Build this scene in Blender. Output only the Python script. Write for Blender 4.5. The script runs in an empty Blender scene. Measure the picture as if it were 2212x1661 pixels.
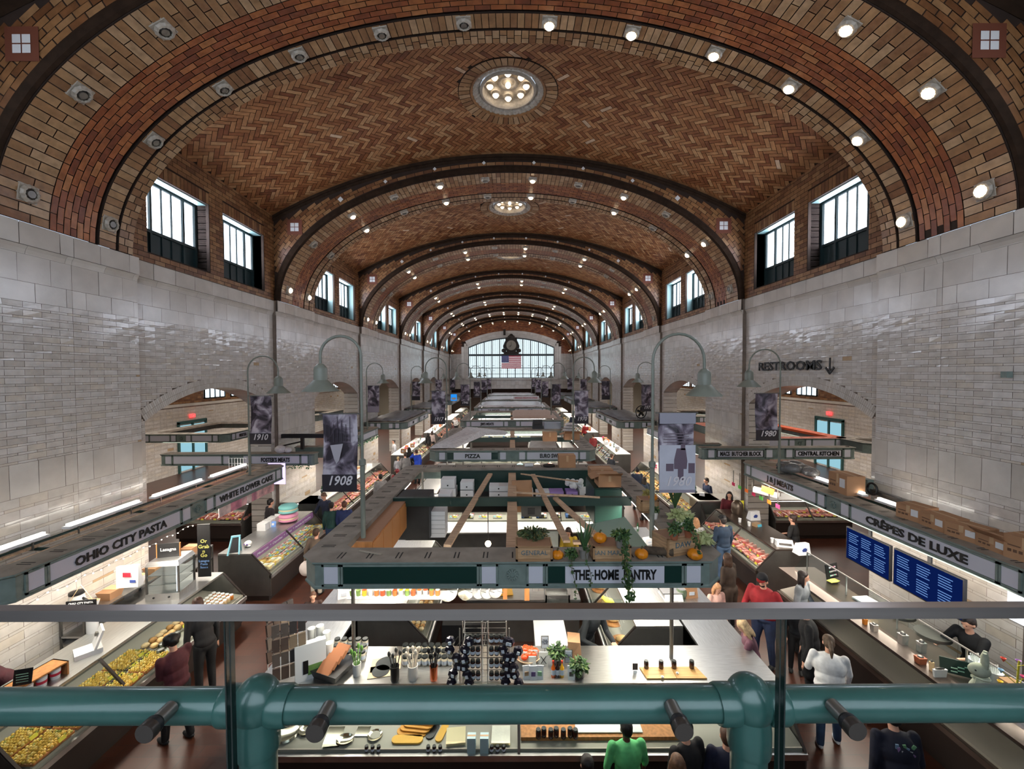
import bpy, math, random
from mathutils import Vector, Matrix
S = bpy.context.scene
COL = S.collection
R = random.Random(7)
PI = math.pi
# ---------------- camera ----------------
CX, CZ, FPX = 0.08, 5.65, 900.0
PITCH, ROLL = math.radians(-1.56), math.radians(-0.2)
cam_d = bpy.data.cameras.new('camera'); cam = bpy.data.objects.new('camera', cam_d); COL.objects.link(cam)
cam_d.sensor_fit = 'HORIZONTAL'; cam_d.sensor_width = 36.0; cam_d.lens = 36.0 * FPX / 2212.0
cam_d.clip_start = 0.05; cam_d.clip_end = 300
CM = Matrix.Translation((CX, 0, CZ)) @ Matrix.Rotation(PI/2 + PITCH, 4, 'X') @ Matrix.Rotation(ROLL, 4, 'Z')
cam.matrix_world = CM; S.camera = cam
CM3 = CM.to_3x3()
def ray(px, py):
    return CM3 @ Vector(((px - 1106) / FPX, -(py - 830.5) / FPX, -1.0))
def atz(px, py, z):
    d = ray(px, py); t = (z - CZ) / d.z
    return Vector((CX + d.x * t, d.y * t, z))
def aty(px, py, y):
    d = ray(px, py); t = y / d.y
    return Vector((CX + d.x * t, y, CZ + d.z * t))
def atx(px, py, x):
    d = ray(px, py); t = (x - CX) / d.x
    return Vector((x, d.y * t, CZ + d.z * t))
# ---------------- materials ----------------
MATS = {}
def newmat(name):
    m = bpy.data.materials.new(name); m.use_nodes = True
    nt = m.node_tree; nt.nodes.clear()
    o = nt.nodes.new('ShaderNodeOutputMaterial'); o.location = (600, 0)
    MATS[name] = m
    return m, nt, o
def srgb(c):
    f = lambda v: v / 12.92 if v <= 0.04045 else ((v + 0.055) / 1.055) ** 2.4
    return tuple(f(v / 255.0) for v in c[:3]) + (1.0,)
def mat(name, col, rough=0.6, metal=0.0, var=0.0, scale=4.0, emit=0.0, ecol=None, bump=0.0, spec=0.5, coat=0.0, stretch=None, col2=None):
    if name in MATS: return MATS[name]
    m, nt, o = newmat(name); N = nt.nodes; L = nt.links
    b = N.new('ShaderNodeBsdfPrincipled'); L.new(b.outputs[0], o.inputs[0])
    b.inputs['Base Color'].default_value = srgb(col); b.inputs['Roughness'].default_value = rough
    b.inputs['Metallic'].default_value = metal; b.inputs['Specular IOR Level'].default_value = spec
    b.inputs['Coat Weight'].default_value = coat
    if emit > 0:
        b.inputs['Emission Color'].default_value = srgb(ecol or col); b.inputs['Emission Strength'].default_value = emit
    if var > 0 or bump > 0:
        tc = N.new('ShaderNodeTexCoord'); mp = N.new('ShaderNodeMapping'); L.new(tc.outputs['Object'], mp.inputs[0])
        if stretch: mp.inputs['Scale'].default_value = stretch
        nz = N.new('ShaderNodeTexNoise'); nz.inputs['Scale'].default_value = scale; nz.inputs['Detail'].default_value = 4
        L.new(mp.outputs[0], nz.inputs[0])
        if var > 0:
            rp = N.new('ShaderNodeValToRGB'); L.new(nz.outputs[0], rp.inputs[0])
            c = srgb(col); d = srgb(col2) if col2 else tuple(x * (1 - var) for x in c[:3]) + (1,)
            rp.color_ramp.elements[0].position = 0.35; rp.color_ramp.elements[1].position = 0.65
            rp.color_ramp.elements[0].color = d; rp.color_ramp.elements[1].color = c if col2 else tuple(min(1, x * (1 + var * .5)) for x in c[:3]) + (1,)
            L.new(rp.outputs[0], b.inputs['Base Color'])
        if bump > 0:
            bm = N.new('ShaderNodeBump'); bm.inputs['Strength'].default_value = bump; bm.inputs['Distance'].default_value = 0.02
            L.new(nz.outputs[0], bm.inputs['Height']); L.new(bm.outputs[0], b.inputs['Normal'])
    return m
def mislands(name, cols, rough=0.6, spec=0.5, noise=0.25, nscale=6.0, bump=0.1, metal=0, coat=0.0):
    """colour picked per island (per brick, per piece) from a constant ramp, plus noise"""
    if name in MATS: return MATS[name]
    m, nt, o = newmat(name); N = nt.nodes; L = nt.links
    b = N.new('ShaderNodeBsdfPrincipled'); L.new(b.outputs[0], o.inputs[0])
    b.inputs['Roughness'].default_value = rough; b.inputs['Specular IOR Level'].default_value = spec; b.inputs['Metallic'].default_value = metal
    b.inputs['Coat Weight'].default_value = coat
    g = N.new('ShaderNodeNewGeometry'); rp = N.new('ShaderNodeValToRGB'); rp.color_ramp.interpolation = 'CONSTANT'
    L.new(g.outputs['Random Per Island'], rp.inputs[0])
    tot = sum(w for _, w in cols); acc = 0
    for i, (c, w) in enumerate(cols):
        e = rp.color_ramp.elements[i] if i < 2 else rp.color_ramp.elements.new(acc / tot)
        e.position = acc / tot; e.color = srgb(c); acc += w
    tc = N.new('ShaderNodeTexCoord'); nz = N.new('ShaderNodeTexNoise'); nz.inputs['Scale'].default_value = nscale; nz.inputs['Detail'].default_value = 5
    L.new(tc.outputs['Object'], nz.inputs[0])
    mx = N.new('ShaderNodeMix'); mx.data_type = 'RGBA'; mx.blend_type = 'MULTIPLY'; mx.inputs[0].default_value = 1.0
    r2 = N.new('ShaderNodeMapRange'); r2.inputs[1].default_value = .3; r2.inputs[2].default_value = .7; r2.inputs[3].default_value = 1 - noise; r2.inputs[4].default_value = 1 + noise * .4
    L.new(nz.outputs[0], r2.inputs[0]); L.new(rp.outputs[0], mx.inputs[6]); L.new(r2.outputs[0], mx.inputs[7])
    L.new(mx.outputs[2], b.inputs['Base Color'])
    if bump > 0:
        n2 = N.new('ShaderNodeTexNoise'); n2.inputs['Scale'].default_value = 30; L.new(tc.outputs['Object'], n2.inputs[0])
        bm = N.new('ShaderNodeBump'); bm.inputs['Strength'].default_value = bump; bm.inputs['Distance'].default_value = 0.01
        L.new(n2.outputs[0], bm.inputs['Height']); L.new(bm.outputs[0], b.inputs['Normal'])
    return m
def memit(name, col, strength):
    if name in MATS: return MATS[name]
    m, nt, o = newmat(name)
    e = nt.nodes.new('ShaderNodeEmission'); e.inputs[0].default_value = srgb(col); e.inputs[1].default_value = strength
    nt.links.new(e.outputs[0], o.inputs[0]); return m
def mglass(name, tint=(255, 255, 255), refl=0.12, rough=0.03, alpha=0.0, dif=(200, 200, 200)):
    """thin clear sheet: transparent plus a fresnel-weighted mirror, optional cloudy share"""
    if name in MATS: return MATS[name]
    m, nt, o = newmat(name); N = nt.nodes; L = nt.links
    t = N.new('ShaderNodeBsdfTransparent'); t.inputs[0].default_value = srgb(tint)
    g = N.new('ShaderNodeBsdfGlossy'); g.inputs['Roughness'].default_value = rough
    lw = N.new('ShaderNodeLayerWeight'); lw.inputs[0].default_value = refl
    mx = N.new('ShaderNodeMixShader'); L.new(lw.outputs['Fresnel'], mx.inputs[0]); L.new(t.outputs[0], mx.inputs[1]); L.new(g.outputs[0], mx.inputs[2])
    if alpha > 0:
        d = N.new('ShaderNodeBsdfDiffuse'); d.inputs[0].default_value = srgb(dif)
        m2 = N.new('ShaderNodeMixShader'); m2.inputs[0].default_value = alpha
        L.new(mx.outputs[0], m2.inputs[1]); L.new(d.outputs[0], m2.inputs[2]); L.new(m2.outputs[0], o.inputs[0])
    else: L.new(mx.outputs[0], o.inputs[0])
    return m
# ---------------- mesh builder ----------------
class MB:
    def __init__(s): s.v = []; s.f = []; s.sm = False
    def quad(s, a, b, c, d):
        n = len(s.v); s.v += [tuple(a), tuple(b), tuple(c), tuple(d)]; s.f.append((n, n+1, n+2, n+3)); return s
    def poly(s, pts):
        n = len(s.v); s.v += [tuple(p) for p in pts]; s.f.append(tuple(range(n, n+len(pts)))); return s
    def box(s, x0, y0, z0, x1, y1, z1):
        return s.hexa([(x0,y0,z0),(x1,y0,z0),(x1,y1,z0),(x0,y1,z0),(x0,y0,z1),(x1,y0,z1),(x1,y1,z1),(x0,y1,z1)])
    def hexa(s, p):
        n = len(s.v); s.v += [tuple(q) for q in p]
        for f in ((0,3,2,1),(4,5,6,7),(0,1,5,4),(1,2,6,5),(2,3,7,6),(3,0,4,7)): s.f.append(tuple(n+i for i in f))
        return s
    def obox(s, c, size, rz=0.0, rx=0.0, ry=0.0):
        m = Matrix.Translation(c) @ Matrix.Rotation(rz,4,'Z') @ Matrix.Rotation(rx,4,'X') @ Matrix.Rotation(ry,4,'Y')
        a,b,d = size[0]/2, size[1]/2, size[2]/2
        return s.hexa([m @ Vector(q) for q in ((-a,-b,-d),(a,-b,-d),(a,b,-d),(-a,b,-d),(-a,-b,d),(a,-b,d),(a,b,d),(-a,b,d))])
    def bar(s, a, b, w, h=None, up=(0,0,1)):
        a = Vector(a); b = Vector(b); h = w if h is None else h
        d = (b-a).normalized(); u = Vector(up)
        if abs(d.dot(u)) > .98: u = Vector((0,1,0))
        x = d.cross(u).normalized(); u = x.cross(d)
        p = []
        for q in (a, b):
            for sx, sz in ((-1,-1),(1,-1),(1,1),(-1,1)): p.append(q + x*sx*w/2 + u*sz*h/2)
        return s.hexa(p)
    def ring(s, pts):
        n = len(s.v); s.v += [tuple(p) for p in pts]; return list(range(n, n+len(pts)))
    def skin(s, rings, closed=True, caps=True):
        for a, b in zip(rings[:-1], rings[1:]):
            m = len(a)
            for i in range(m if closed else m-1):
                j = (i+1) % m; s.f.append((a[i], a[j], b[j], b[i]))
        if caps and closed:
            s.f.append(tuple(reversed(rings[0]))); s.f.append(tuple(rings[-1]))
        return s
    def tube(s, path, r, n=8, caps=True):
        path = [Vector(p) for p in path]; rs = r if isinstance(r, (list, tuple)) else [r]*len(path)
        rings = []; u = None
        for i, p in enumerate(path):
            d = (path[min(i+1, len(path)-1)] - path[max(i-1, 0)]).normalized()
            if u is None:
                u = Vector((0,0,1)) if abs(d.z) < .9 else Vector((1,0,0))
            u = (u - d*u.dot(d)).normalized(); w = d.cross(u)
            rings.append(s.ring([p + (u*math.cos(2*PI*k/n) + w*math.sin(2*PI*k/n))*rs[i] for k in range(n)]))
        return s.skin(rings, caps=caps)
    def lathe(s, prof, c=(0,0,0), n=16, M=None, caps=True):
        rings = []
        for r, z in prof:
            pts = [Vector((r*math.cos(2*PI*k/n), r*math.sin(2*PI*k/n), z)) for k in range(n)]
            if M: pts = [M @ p for p in pts]
            rings.append(s.ring([p + Vector(c) for p in pts]))
        return s.skin(rings, caps=caps)
    def cyl(s, x, y, z0, z1, r, n=12): return s.lathe([(r,z0),(r,z1)], (x,y,0), n)
    def ball(s, c, r, n=10, m=6):
        rr = r if isinstance(r, (list, tuple)) else (r, r, r); rings = []
        for i in range(m+1):
            t = -PI/2 + PI*(i+.0001 if i == 0 else i-.0001 if i == m else i)/m
            rings.append(s.ring([(c[0]+rr[0]*math.cos(t)*math.cos(2*PI*k/n), c[1]+rr[1]*math.cos(t)*math.sin(2*PI*k/n), c[2]+rr[2]*math.sin(t)) for k in range(n)]))
        return s.skin(rings)
    def prism(s, pts, a, b, axis='y'):
        """closed outline pts (2-D) extruded from a to b; axis y: pts are (x,z); x: (y,z); z: (x,y)"""
        f = {'y': lambda p,t: (p[0],t,p[1]), 'x': lambda p,t: (t,p[0],p[1]), 'z': lambda p,t: (p[0],p[1],t)}[axis]
        return s.skin([s.ring([f(p,a) for p in pts]), s.ring([f(p,b) for p in pts])])
    def xf(s, M, i0=0):
        for i in range(i0, len(s.v)): s.v[i] = tuple(M @ Vector(s.v[i]))
        return s
    def obj(s, name, m, parent=None, smooth=False, loc=None, rz=0):
        me = bpy.data.meshes.new(name); me.from_pydata(s.v, [], s.f); me.materials.append(m)
        if smooth or s.sm:
            me.polygons.foreach_set('use_smooth', [True]*len(me.polygons))
            try: me.set_sharp_from_angle(angle=math.radians(50))
            except Exception: pass
        o = bpy.data.objects.new(name, me); COL.objects.link(o)
        if loc is not None: o.location = loc
        o.rotation_euler.z = rz
        if parent is not None: o.parent = parent
        return o
def tag(o, label=None, cat=None, group=None, kind=None):
    if label: o['label'] = label
    if cat: o['category'] = cat
    if group: o['group'] = group
    if kind: o['kind'] = kind
    return o
def thing(name, label, cat, loc=(0,0,0), rz=0, group=None):
    o = bpy.data.objects.new(name, None); o.empty_display_size = .1; COL.objects.link(o)
    o.location = loc; o.rotation_euler.z = rz
    return tag(o, label, cat, group)
def struct(name, parent=None):
    o = bpy.data.objects.new(name, None); COL.objects.link(o)
    if parent: o.parent = parent
    else: o['kind'] = 'structure'
    return o
def kids(o): return list(o.children)
KID = {}
def dup(root, loc=None, rz=None, label=None, group=None, kc=None):
    if root.name not in KID: KID[root.name] = [(c, kids(c)) for c in kids(root)]
    ch = KID[root.name]
    r = root.copy(); COL.objects.link(r)
    if loc is not None: r.location = loc
    if rz is not None: r.rotation_euler.z = rz
    if label: r['label'] = label
    if group: r['group'] = group
    for c, gs in ch:
        d = c.copy(); COL.objects.link(d); d.parent = r
        for g in gs:
            e = g.copy(); COL.objects.link(e); e.parent = d
    return r
TMP = bpy.data.scenes.new('scratch')
def evald(o):
    """evaluate a lone object in a scratch scene (fast) and return its mesh"""
    TMP.collection.objects.link(o)
    with bpy.context.temp_override(scene=TMP, view_layer=TMP.view_layers[0]):
        dg = bpy.context.evaluated_depsgraph_get(); me = bpy.data.meshes.new_from_object(o.evaluated_get(dg))
    TMP.collection.objects.unlink(o)
    return me
def text_mb(txt, size, depth=0.004, bold=0.0, shear=0.0, spacing=1.0, align='CENTER', w=None, sx=1.0):
    cu = bpy.data.curves.new('t', 'FONT'); cu.body = txt; cu.size = size; cu.extrude = depth; cu.offset = bold
    cu.shear = shear; cu.space_character = spacing; cu.align_x = align; cu.align_y = 'CENTER'; cu.resolution_u = 2
    o = bpy.data.objects.new('t', cu); me = evald(o)
    b = MB(); b.v = [tuple(v.co) for v in me.vertices]; b.f = [tuple(p.vertices) for p in me.polygons]
    bpy.data.objects.remove(o); bpy.data.curves.remove(cu); bpy.data.meshes.remove(me)
    if b.v:
        ww = max(v[0] for v in b.v) - min(v[0] for v in b.v)
        k = sx if w is None else w / ww
        b.v = [(v[0]*k, v[1], v[2]) for v in b.v]
    return b
def text(txt, size, M, m, parent, name='lettering', **k):
    """lettering standing in the local XY plane of M, facing M's +Z"""
    b = text_mb(txt, size, **k); b.xf(M)
    return b.obj(name, m, parent)
def frame_m(o, xdir, updir=(0,0,1)):
    """matrix whose X runs along xdir, Y along updir, Z outwards"""
    x = Vector(xdir).normalized(); y = Vector(updir); y = (y - x*y.dot(x)).normalized(); z = x.cross(y)
    return Matrix(((x.x,y.x,z.x,o[0]),(x.y,y.y,z.y,o[1]),(x.z,y.z,z.z,o[2]),(0,0,0,1)))
def area(name, loc, sx, sy, power, col=(255,255,255), rot=(0,0,0), spread=PI):
    l = bpy.data.lights.new(name, 'AREA'); l.shape = 'RECTANGLE'; l.size = sx; l.size_y = sy; l.energy = power; l.color = srgb(col)[:3]; l.spread = spread
    o = bpy.data.objects.new(name, l); COL.objects.link(o); o.location = loc; o.rotation_euler = rot
    return o
# ---------------- palette ----------------
m_white = mislands('glazed_white_brick', [((206,199,191),5),((212,206,200),5),((200,192,183),3),((208,198,185),2),((186,160,128),.14)], rough=.16, spec=.6, noise=.12, bump=.06)
m_block = mislands('glazed_white_block', [((204,197,188),5),((210,204,196),4),((198,190,180),3)], rough=.2, spec=.6, noise=.14, nscale=2, bump=.08)
m_mortar = mat('wall_mortar', (128,114,103), .9, var=.2)
m_tanb = mislands('tan_brick', [((154,111,72),4),((139,96,61),4),((126,83,52),3),((162,122,84),2),((112,72,44),2)], rough=.38, noise=.3)
m_lightb = mislands('buff_brick', [((168,132,94),4),((154,115,78),4),((178,146,112),3),((138,99,66),2),((130,88,56),1)], rough=.36, noise=.25)
m_redb = mislands('orange_brick', [((152,88,48),4),((138,75,40),4),((162,99,55),3),((120,62,35),2),((170,112,66),1)], rough=.38, noise=.3)
m_herr = mislands('herringbone_brick', [((166,114,74),4),((156,103,65),4),((178,129,87),3),((140,87,54),3),((184,141,100),2),((128,76,48),1.5),((206,178,150),.2)], rough=.36, noise=.3)
m_dmort = mat('dark_mortar', (50,35,26), .9, var=.2)
m_mould = mat('dark_moulding', (50,36,26), .9, var=.25, scale=6, spec=.15)  # near-black brown over the whole moulding
m_terra = mat('grey_terracotta', (176,166,152), .4, var=.18, scale=14, bump=.5)
m_bulb = memit('lit_bulb', (255,226,184), 14)
m_teal_d = mat('dark_teal_frame', (30,48,50), .5)
m_teal_l = mat('pale_teal_frame', (120,150,150), .5)
m_gray_g = mat('grey_green_paint', (120,134,128), .42, var=.12, scale=7)
m_gray_t = mat('dusty_grey_top', (148,138,126), .75, var=.25, scale=3)
m_green = mat('dark_green_panel', (20,52,46), .4)
m_sign = mat('milky_sign_panel', (206,206,216), .35)
m_black = mat('black_letters', (20,20,22), .5)
m_steel = mat('stainless_steel', (214,214,212), .38, 1.0, var=.12, scale=5, stretch=(1,14,1))
m_steel_d = mat('dull_steel', (120,118,114), .4, .8, var=.1)
m_dark = mat('dark_kick_panel', (44,36,32), .5)
m_wood = mat('raw_timber', (192,160,130), .65, var=.3, scale=3, stretch=(1,12,12))
m_oak = mat('oak_cabinet', (190,128,74), .5, var=.25, scale=3, stretch=(8,8,1))
m_card = mat('cardboard', (178,134,98), .8, var=.12, scale=2)
m_cwhite = mat('white_card', (226,226,226), .6)
m_skin = mat('skin_fair', (222,168,142), .5)
m_skin_d = mat('skin_dark', (92,58,44), .5)
m_glass = mglass('case_glass', (244,250,250), .06, .02)
m_orange = mat('pumpkin_orange', (232,140,20), .45, var=.2, scale=8)
m_leaf = mislands('leaf_green', [((52,84,44),4),((74,106,54),3),((104,124,66),2),((40,66,36),2)], rough=.5, noise=.2)
m_stem = mat('vine_stem', (84,80,44), .7)
m_tube = memit('tube_light', (255,248,236), 9)
# ================= the hall =================
BAY, YC0 = 8.0, 11.72          # bay length, centre of the first full bay
VH = 2.82                       # half length of the vault between two ribs
RC = 17.2                       # radius of the flat vault
EA, EB, ES = 7.95, 4.39, 8.17   # rib ellipse and its springing height
WX, PX = 8.15, 8.03             # wall face in the bay, at the pilaster
def vaultp(s, v, off=0.0):
    th = s / RC; x = RC*math.sin(th)
    bul = .26*max(0, 1-(x/8.3)**2)*max(0, 1-(v/VH)**2)
    z = 13.16 - RC*(1-math.cos(th)) + bul
    return Vector((x - off*math.sin(th), v, z - off*math.cos(th)))
def vz(x): return 13.16 - RC + math.sqrt(RC*RC - x*x)
# ellipse arc table
NT = 400; _t = [0.0]; _p = (EA, 0.0)
for i in range(1, NT+1):
    a = PI*i/NT; q = (EA*math.cos(a), EB*math.sin(a)); _t.append(_t[-1]+math.dist(_p, q)); _p = q
ELEN = _t[-1]
def ell(s, off=0.0):
    """s = arc length from the right foot, off = distance inwards (towards the hall)"""
    s = max(0, min(ELEN, s)); lo, hi = 0, NT
    while hi-lo > 1:
        m = (lo+hi)//2
        if _t[m] <= s: lo = m
        else: hi = m
    a = PI*(lo + (s-_t[lo])/max(1e-6, _t[hi]-_t[lo]))/NT
    nx, nz = math.cos(a)/EA, math.sin(a)/EB; l = math.hypot(nx, nz)
    return EA*math.cos(a) - off*nx/l, ES + EB*math.sin(a) - off*nz/l
jit = lambda k=.004: R.uniform(-k, k)
def brick(b, f, u0, v0, u1, v1, g=.008, off=.014, tilt=.0018):
    t = [off + jit(tilt) for _ in range(4)]
    b.quad(f(u0+g, v0+g, t[0]), f(u1-g, v0+g, t[1]), f(u1-g, v1-g, t[2]), f(u0+g, v1-g, t[3]))
def sheet(b, f, u0, u1, v0, v1, nu, nv=1):
    for i in range(nu):
        for j in range(nv):
            a, c = u0+(u1-u0)*i/nu, u0+(u1-u0)*(i+1)/nu; d, e = v0+(v1-v0)*j/nv, v0+(v1-v0)*(j+1)/nv
            b.quad(f(a,d,0), f(c,d,0), f(c,e,0), f(a,e,0))
# ---- vault of one bay (origin at the bay centre) ----
def make_vault():
    root = struct('ceiling')
    mo = MB()
    for i in range(86):
        for j in range(28):
            a, c = -8.6+.2*i, -8.6+.2*(i+1); d, e = -2.92+5.84*j/28, -2.92+5.84*(j+1)/28
            if math.hypot((a+c)/2, (d+e)/2) < 1.06: continue
            mo.quad(vaultp(a,d), vaultp(c,d), vaultp(c,e), vaultp(a,e))
    mo.obj('mortar_bed', m_dmort, root, smooth=True)
    b = MB(); W, L = .12, .12*3; c45 = math.sqrt(.5)
    for k in range(-130, 130):
        for m in range(-30, 31):
            for hv in (0, 1):
                x0, y0 = k + 6*m, k
                if hv: x0, y0, x1, y1 = x0, y0+1, x0+1, y0+4
                else: x1, y1 = x0+3, y0+1
                g = .05; q = [(x0+g,y0+g),(x1-g,y0+g),(x1-g,y1-g),(x0+g,y1-g)]
                P = [((x+y)*c45*W, (x-y)*c45*W) for x, y in q]
                cx = sum(p[0] for p in P)/4; cy = sum(p[1] for p in P)/4
                if abs(cx) > 8.55 or abs(cy) > VH-.02 or math.hypot(cx, cy) < 1.28: continue
                t = [.014+jit(.002) for _ in range(4)]
                b.quad(*[vaultp(p[0], max(-VH, min(VH, p[1])), t[i]) for i, p in enumerate(P)])
    b.obj('herringbone_tiles', m_herr, root)
    e = MB()                                     # straight edge course along both ribs
    for sg in (-1, 1):
        s = -8.5
        while s < 8.5:
            brick(e, lambda u,v,o: vaultp(u,v,o), s, VH-.2 if sg > 0 else -VH, s+.36, VH if sg > 0 else -VH+.2, off=.03); s += .36
    e.obj('edge_course', m_tanb, root)
    return root
def rosette():
    """oculus light: brick ring, carved ring, sunken bowl with eight globes"""
    t = thing('ceiling_medallion', 'x', 'light', (0,0,0))
    z0 = 13.42
    b = MB(); n = 48
    for k in range(n):
        a0, a1 = 2*PI*(k+.06)/n, 2*PI*(k+.94)/n
        P = lambda r,a,z: (r*math.cos(a), r*math.sin(a), z)
        b.quad(P(1.36,a0,z0-.1), P(1.36,a1,z0-.1), P(1.06,a1,z0-.06), P(1.06,a0,z0-.06))
    b.obj('brick_ring', m_lightb, t)
    MB().lathe([(1.4,.05),(1.4,-.07),(1.37,-.08),(1.05,-.045),(1.04,-.02),(1.0,.0)], (0,0,z0), 64, caps=False).obj('mortar_ring', m_dmort, t)
    MB().lathe([(1.06,-.04),(1.04,-.075),(1.0,-.06),(.96,-.02),(.92,.0)], (0,0,z0), 64, caps=False).obj('tan_moulding', m_tanb, t, smooth=True)
    c = MB(); rings = []
    for r, z in [(.97,-.03),(.93,-.05),(.86,-.01),(.80,.06),(.76,.1)]:
        rings.append(c.ring([((r+.012*(k%2))*math.cos(2*PI*k/120), (r+.012*(k%2))*math.sin(2*PI*k/120), z0+z-.012*(k%3)) for k in range(120)]))
    c.skin(rings, caps=False); c.obj('carved_ring', m_terra, t)
    MB().lathe([(.78,.02),(.76,-.02),(.71,-.03),(.68,.02),(.67,.2),(.3,.3),(.3,.22),(.27,.2),(.2,.22),(.18,.26),(.0001,.27)], (0,0,z0), 64, caps=False).obj('bowl', m_terra, t, smooth=True)
    for k in range(8):
        a = 2*PI*k/8 + PI/2; x, y = .5*math.cos(a), .5*math.sin(a)
        cu = MB().lathe([(.115,.2),(.12,.14),(.1,.13),(.09,.18)], (x,y,z0), 20, caps=False).obj('cup', m_terra, t, smooth=True)
        MB().ball((x,y,z0+.14), .082, 16, 10).obj('globe', memit('medallion_globe',(255,232,200),4.5), cu, smooth=True)
    MB().ball((0,0,z0+.17), .075, 16, 10).obj('globe', memit('medallion_globe',(255,232,200),4.5), t, smooth=True)
    return t
# ---- one rib (origin at the rib centre, hall axis at x=0) ----
def make_rib():
    root = struct('ceiling')
    f = lambda s,v,o: Vector((lambda p: (p[0], v, p[1]))(ell(s, o)))
    mo = MB(); NS = 90
    def strip(v0, v1, o0):
        for i in range(NS):
            a, c = ELEN*i/NS, ELEN*(i+1)/NS
            mo.quad(f(a,v0,o0), f(c,v0,o0), f(c,v1,o0), f(a,v1,o0))
    strip(-1.18,.38,0); strip(.38,.45,-.12); strip(.45,.80,0); strip(.80,.85,-.12); strip(.85,1.18,0)
    for v in (.38,.45,.80,.85):
        for i in range(NS):
            a, c = ELEN*i/NS, ELEN*(i+1)/NS; mo.quad(f(a,v,0), f(c,v,0), f(c,v,-.12), f(a,v,-.12))
    for sg in (-1.18, 1.18):                     # spandrel faces
        for i in range(NS):
            a, c = ELEN*i/NS, ELEN*(i+1)/NS; p, q = ell(a), ell(c)
            mo.quad((p[0],sg,p[1]), (q[0],sg,q[1]), (q[0],sg,13.5), (p[0],sg,13.5))
        for s in (-1, 1): mo.quad((s*EA,sg,ES), (s*8.4,sg,ES), (s*8.4,sg,13.5), (s*EA,sg,13.5))
    mo.obj('mortar_bed', m_dmort, root)
    lb = MB(); rb = MB()
    def band(b, v0, v1, du, dv, stag=0.0):
        n = round(ELEN/du); du = ELEN/n; nv = max(1, round((v1-v0)/dv)); w = (v1-v0)/nv
        for i in range(n):
            for j in range(nv):
                o = stag if j % 2 else 0
                brick(b, f, (i+o)*du, v0+j*w, min(ELEN,(i+1+o)*du), v0+(j+1)*w, g=.007)
    def bandh(b, v0, v1, du):                     # long headers whose joint wanders
        n = round(ELEN/du); du = ELEN/n
        for i in range(n):
            k = v0+(v1-v0)*(.62 if i % 2 else .40)
            brick(b, f, i*du, v0, (i+1)*du, k); brick(b, f, i*du, k, (i+1)*du, v1)
    bandh(lb, -1.18, -.42, .15); band(rb, -.42, .38, .3, .114, .5); band(lb, .45, .80, .14, .35); bandh(lb, .85, 1.18, .15)
    lb.obj('buff_voussoirs', m_lightb, root); rb.obj('orange_soffit_tiles', m_redb, root)
    # spandrel brickwork: courses that follow the ellipse
    sp = MB(); rowh, L = .115, .3
    for j in range(22):
        r0 = .24 + j*rowh; n = int(ELEN/L)
        for i in range(n):
            s0 = (i + (.5 if j % 2 else 0))*ELEN/n; s1 = min(ELEN, s0+ELEN/n)
            p = [ell(s0+.01,-r0-.006), ell(s1-.01,-r0-.006), ell(s1-.01,-r0-rowh+.006), ell(s0+.01,-r0-rowh+.006)]
            cx = sum(q[0] for q in p)/4
            if max(q[1] for q in p) > vz(min(abs(cx), 8.2))-.2 or abs(cx) > 8.1: continue
            sp.quad(*[(q[0], -1.195-jit(.003), q[1]) for q in p])
    sp.obj('spandrel_bricks', m_tanb, root)
    # mouldings on the front face
    mp = [(lambda p: Vector((p[0],-1.2,p[1])))(ell(ELEN*i/NS,-.11)) for i in range(NS+1)]
    mm = MB(); rg = []
    for q, (du, dy) in enumerate([(-.10,0),(-.08,-.05),(.0,-.075),(.08,-.05),(.10,0)]):
        rg.append(mm.ring([(lambda p: (p[0],-1.19+dy,p[1]))(ell(ELEN*i/NS, -.11-du)) for i in range(NS+1)]))
    mm.skin(rg, closed=False)
    rg = []
    for dz, dy in [(.0,0),(-.02,-.1),(-.1,-.06),(-.14,-.09),(-.2,-.0)]:
        rg.append(mm.ring([(x, -1.19+dy, vz(abs(x))+dz) for x in [-8.15+16.3*i/60 for i in range(61)]]))
    mm.skin(rg, closed=False); mm.obj('moulding', m_mould, root, smooth=True)
    dm = MB()
    for x, z, s in [(5.8,11.65,.1),(4.25,12.25,.07),(2.55,12.67,.065),(.86,12.87,.065)]:
        for sg in (-1,1):
            a = math.atan2(s, s); dm.quad(*[(sg*x + s*math.cos(PI/2*k), -1.215, z + s*math.sin(PI/2*k)) for k in range(4)])
    for sg in (-1,1):
        for i in (-1,1):
            for j in (-1,1): dm.quad(*[(sg*7.4+i*.075+p*.065, -1.215, 10.71+j*.075+q*.065) for p,q in ((-1,-1),(1,-1),(1,1),(-1,1))])
    dm.obj('white_inset_tiles', m_cwhite, root)
    rd = MB()
    for sg in (-1,1): rd.quad(*[(sg*7.4+p*.26, -1.208, 10.71+q*.26) for p,q in ((-1,-1),(1,-1),(1,1),(-1,1))])
    rd.obj('red_inset_border', mat('inset_border',(112,62,44),.6), root)
    return root
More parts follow.
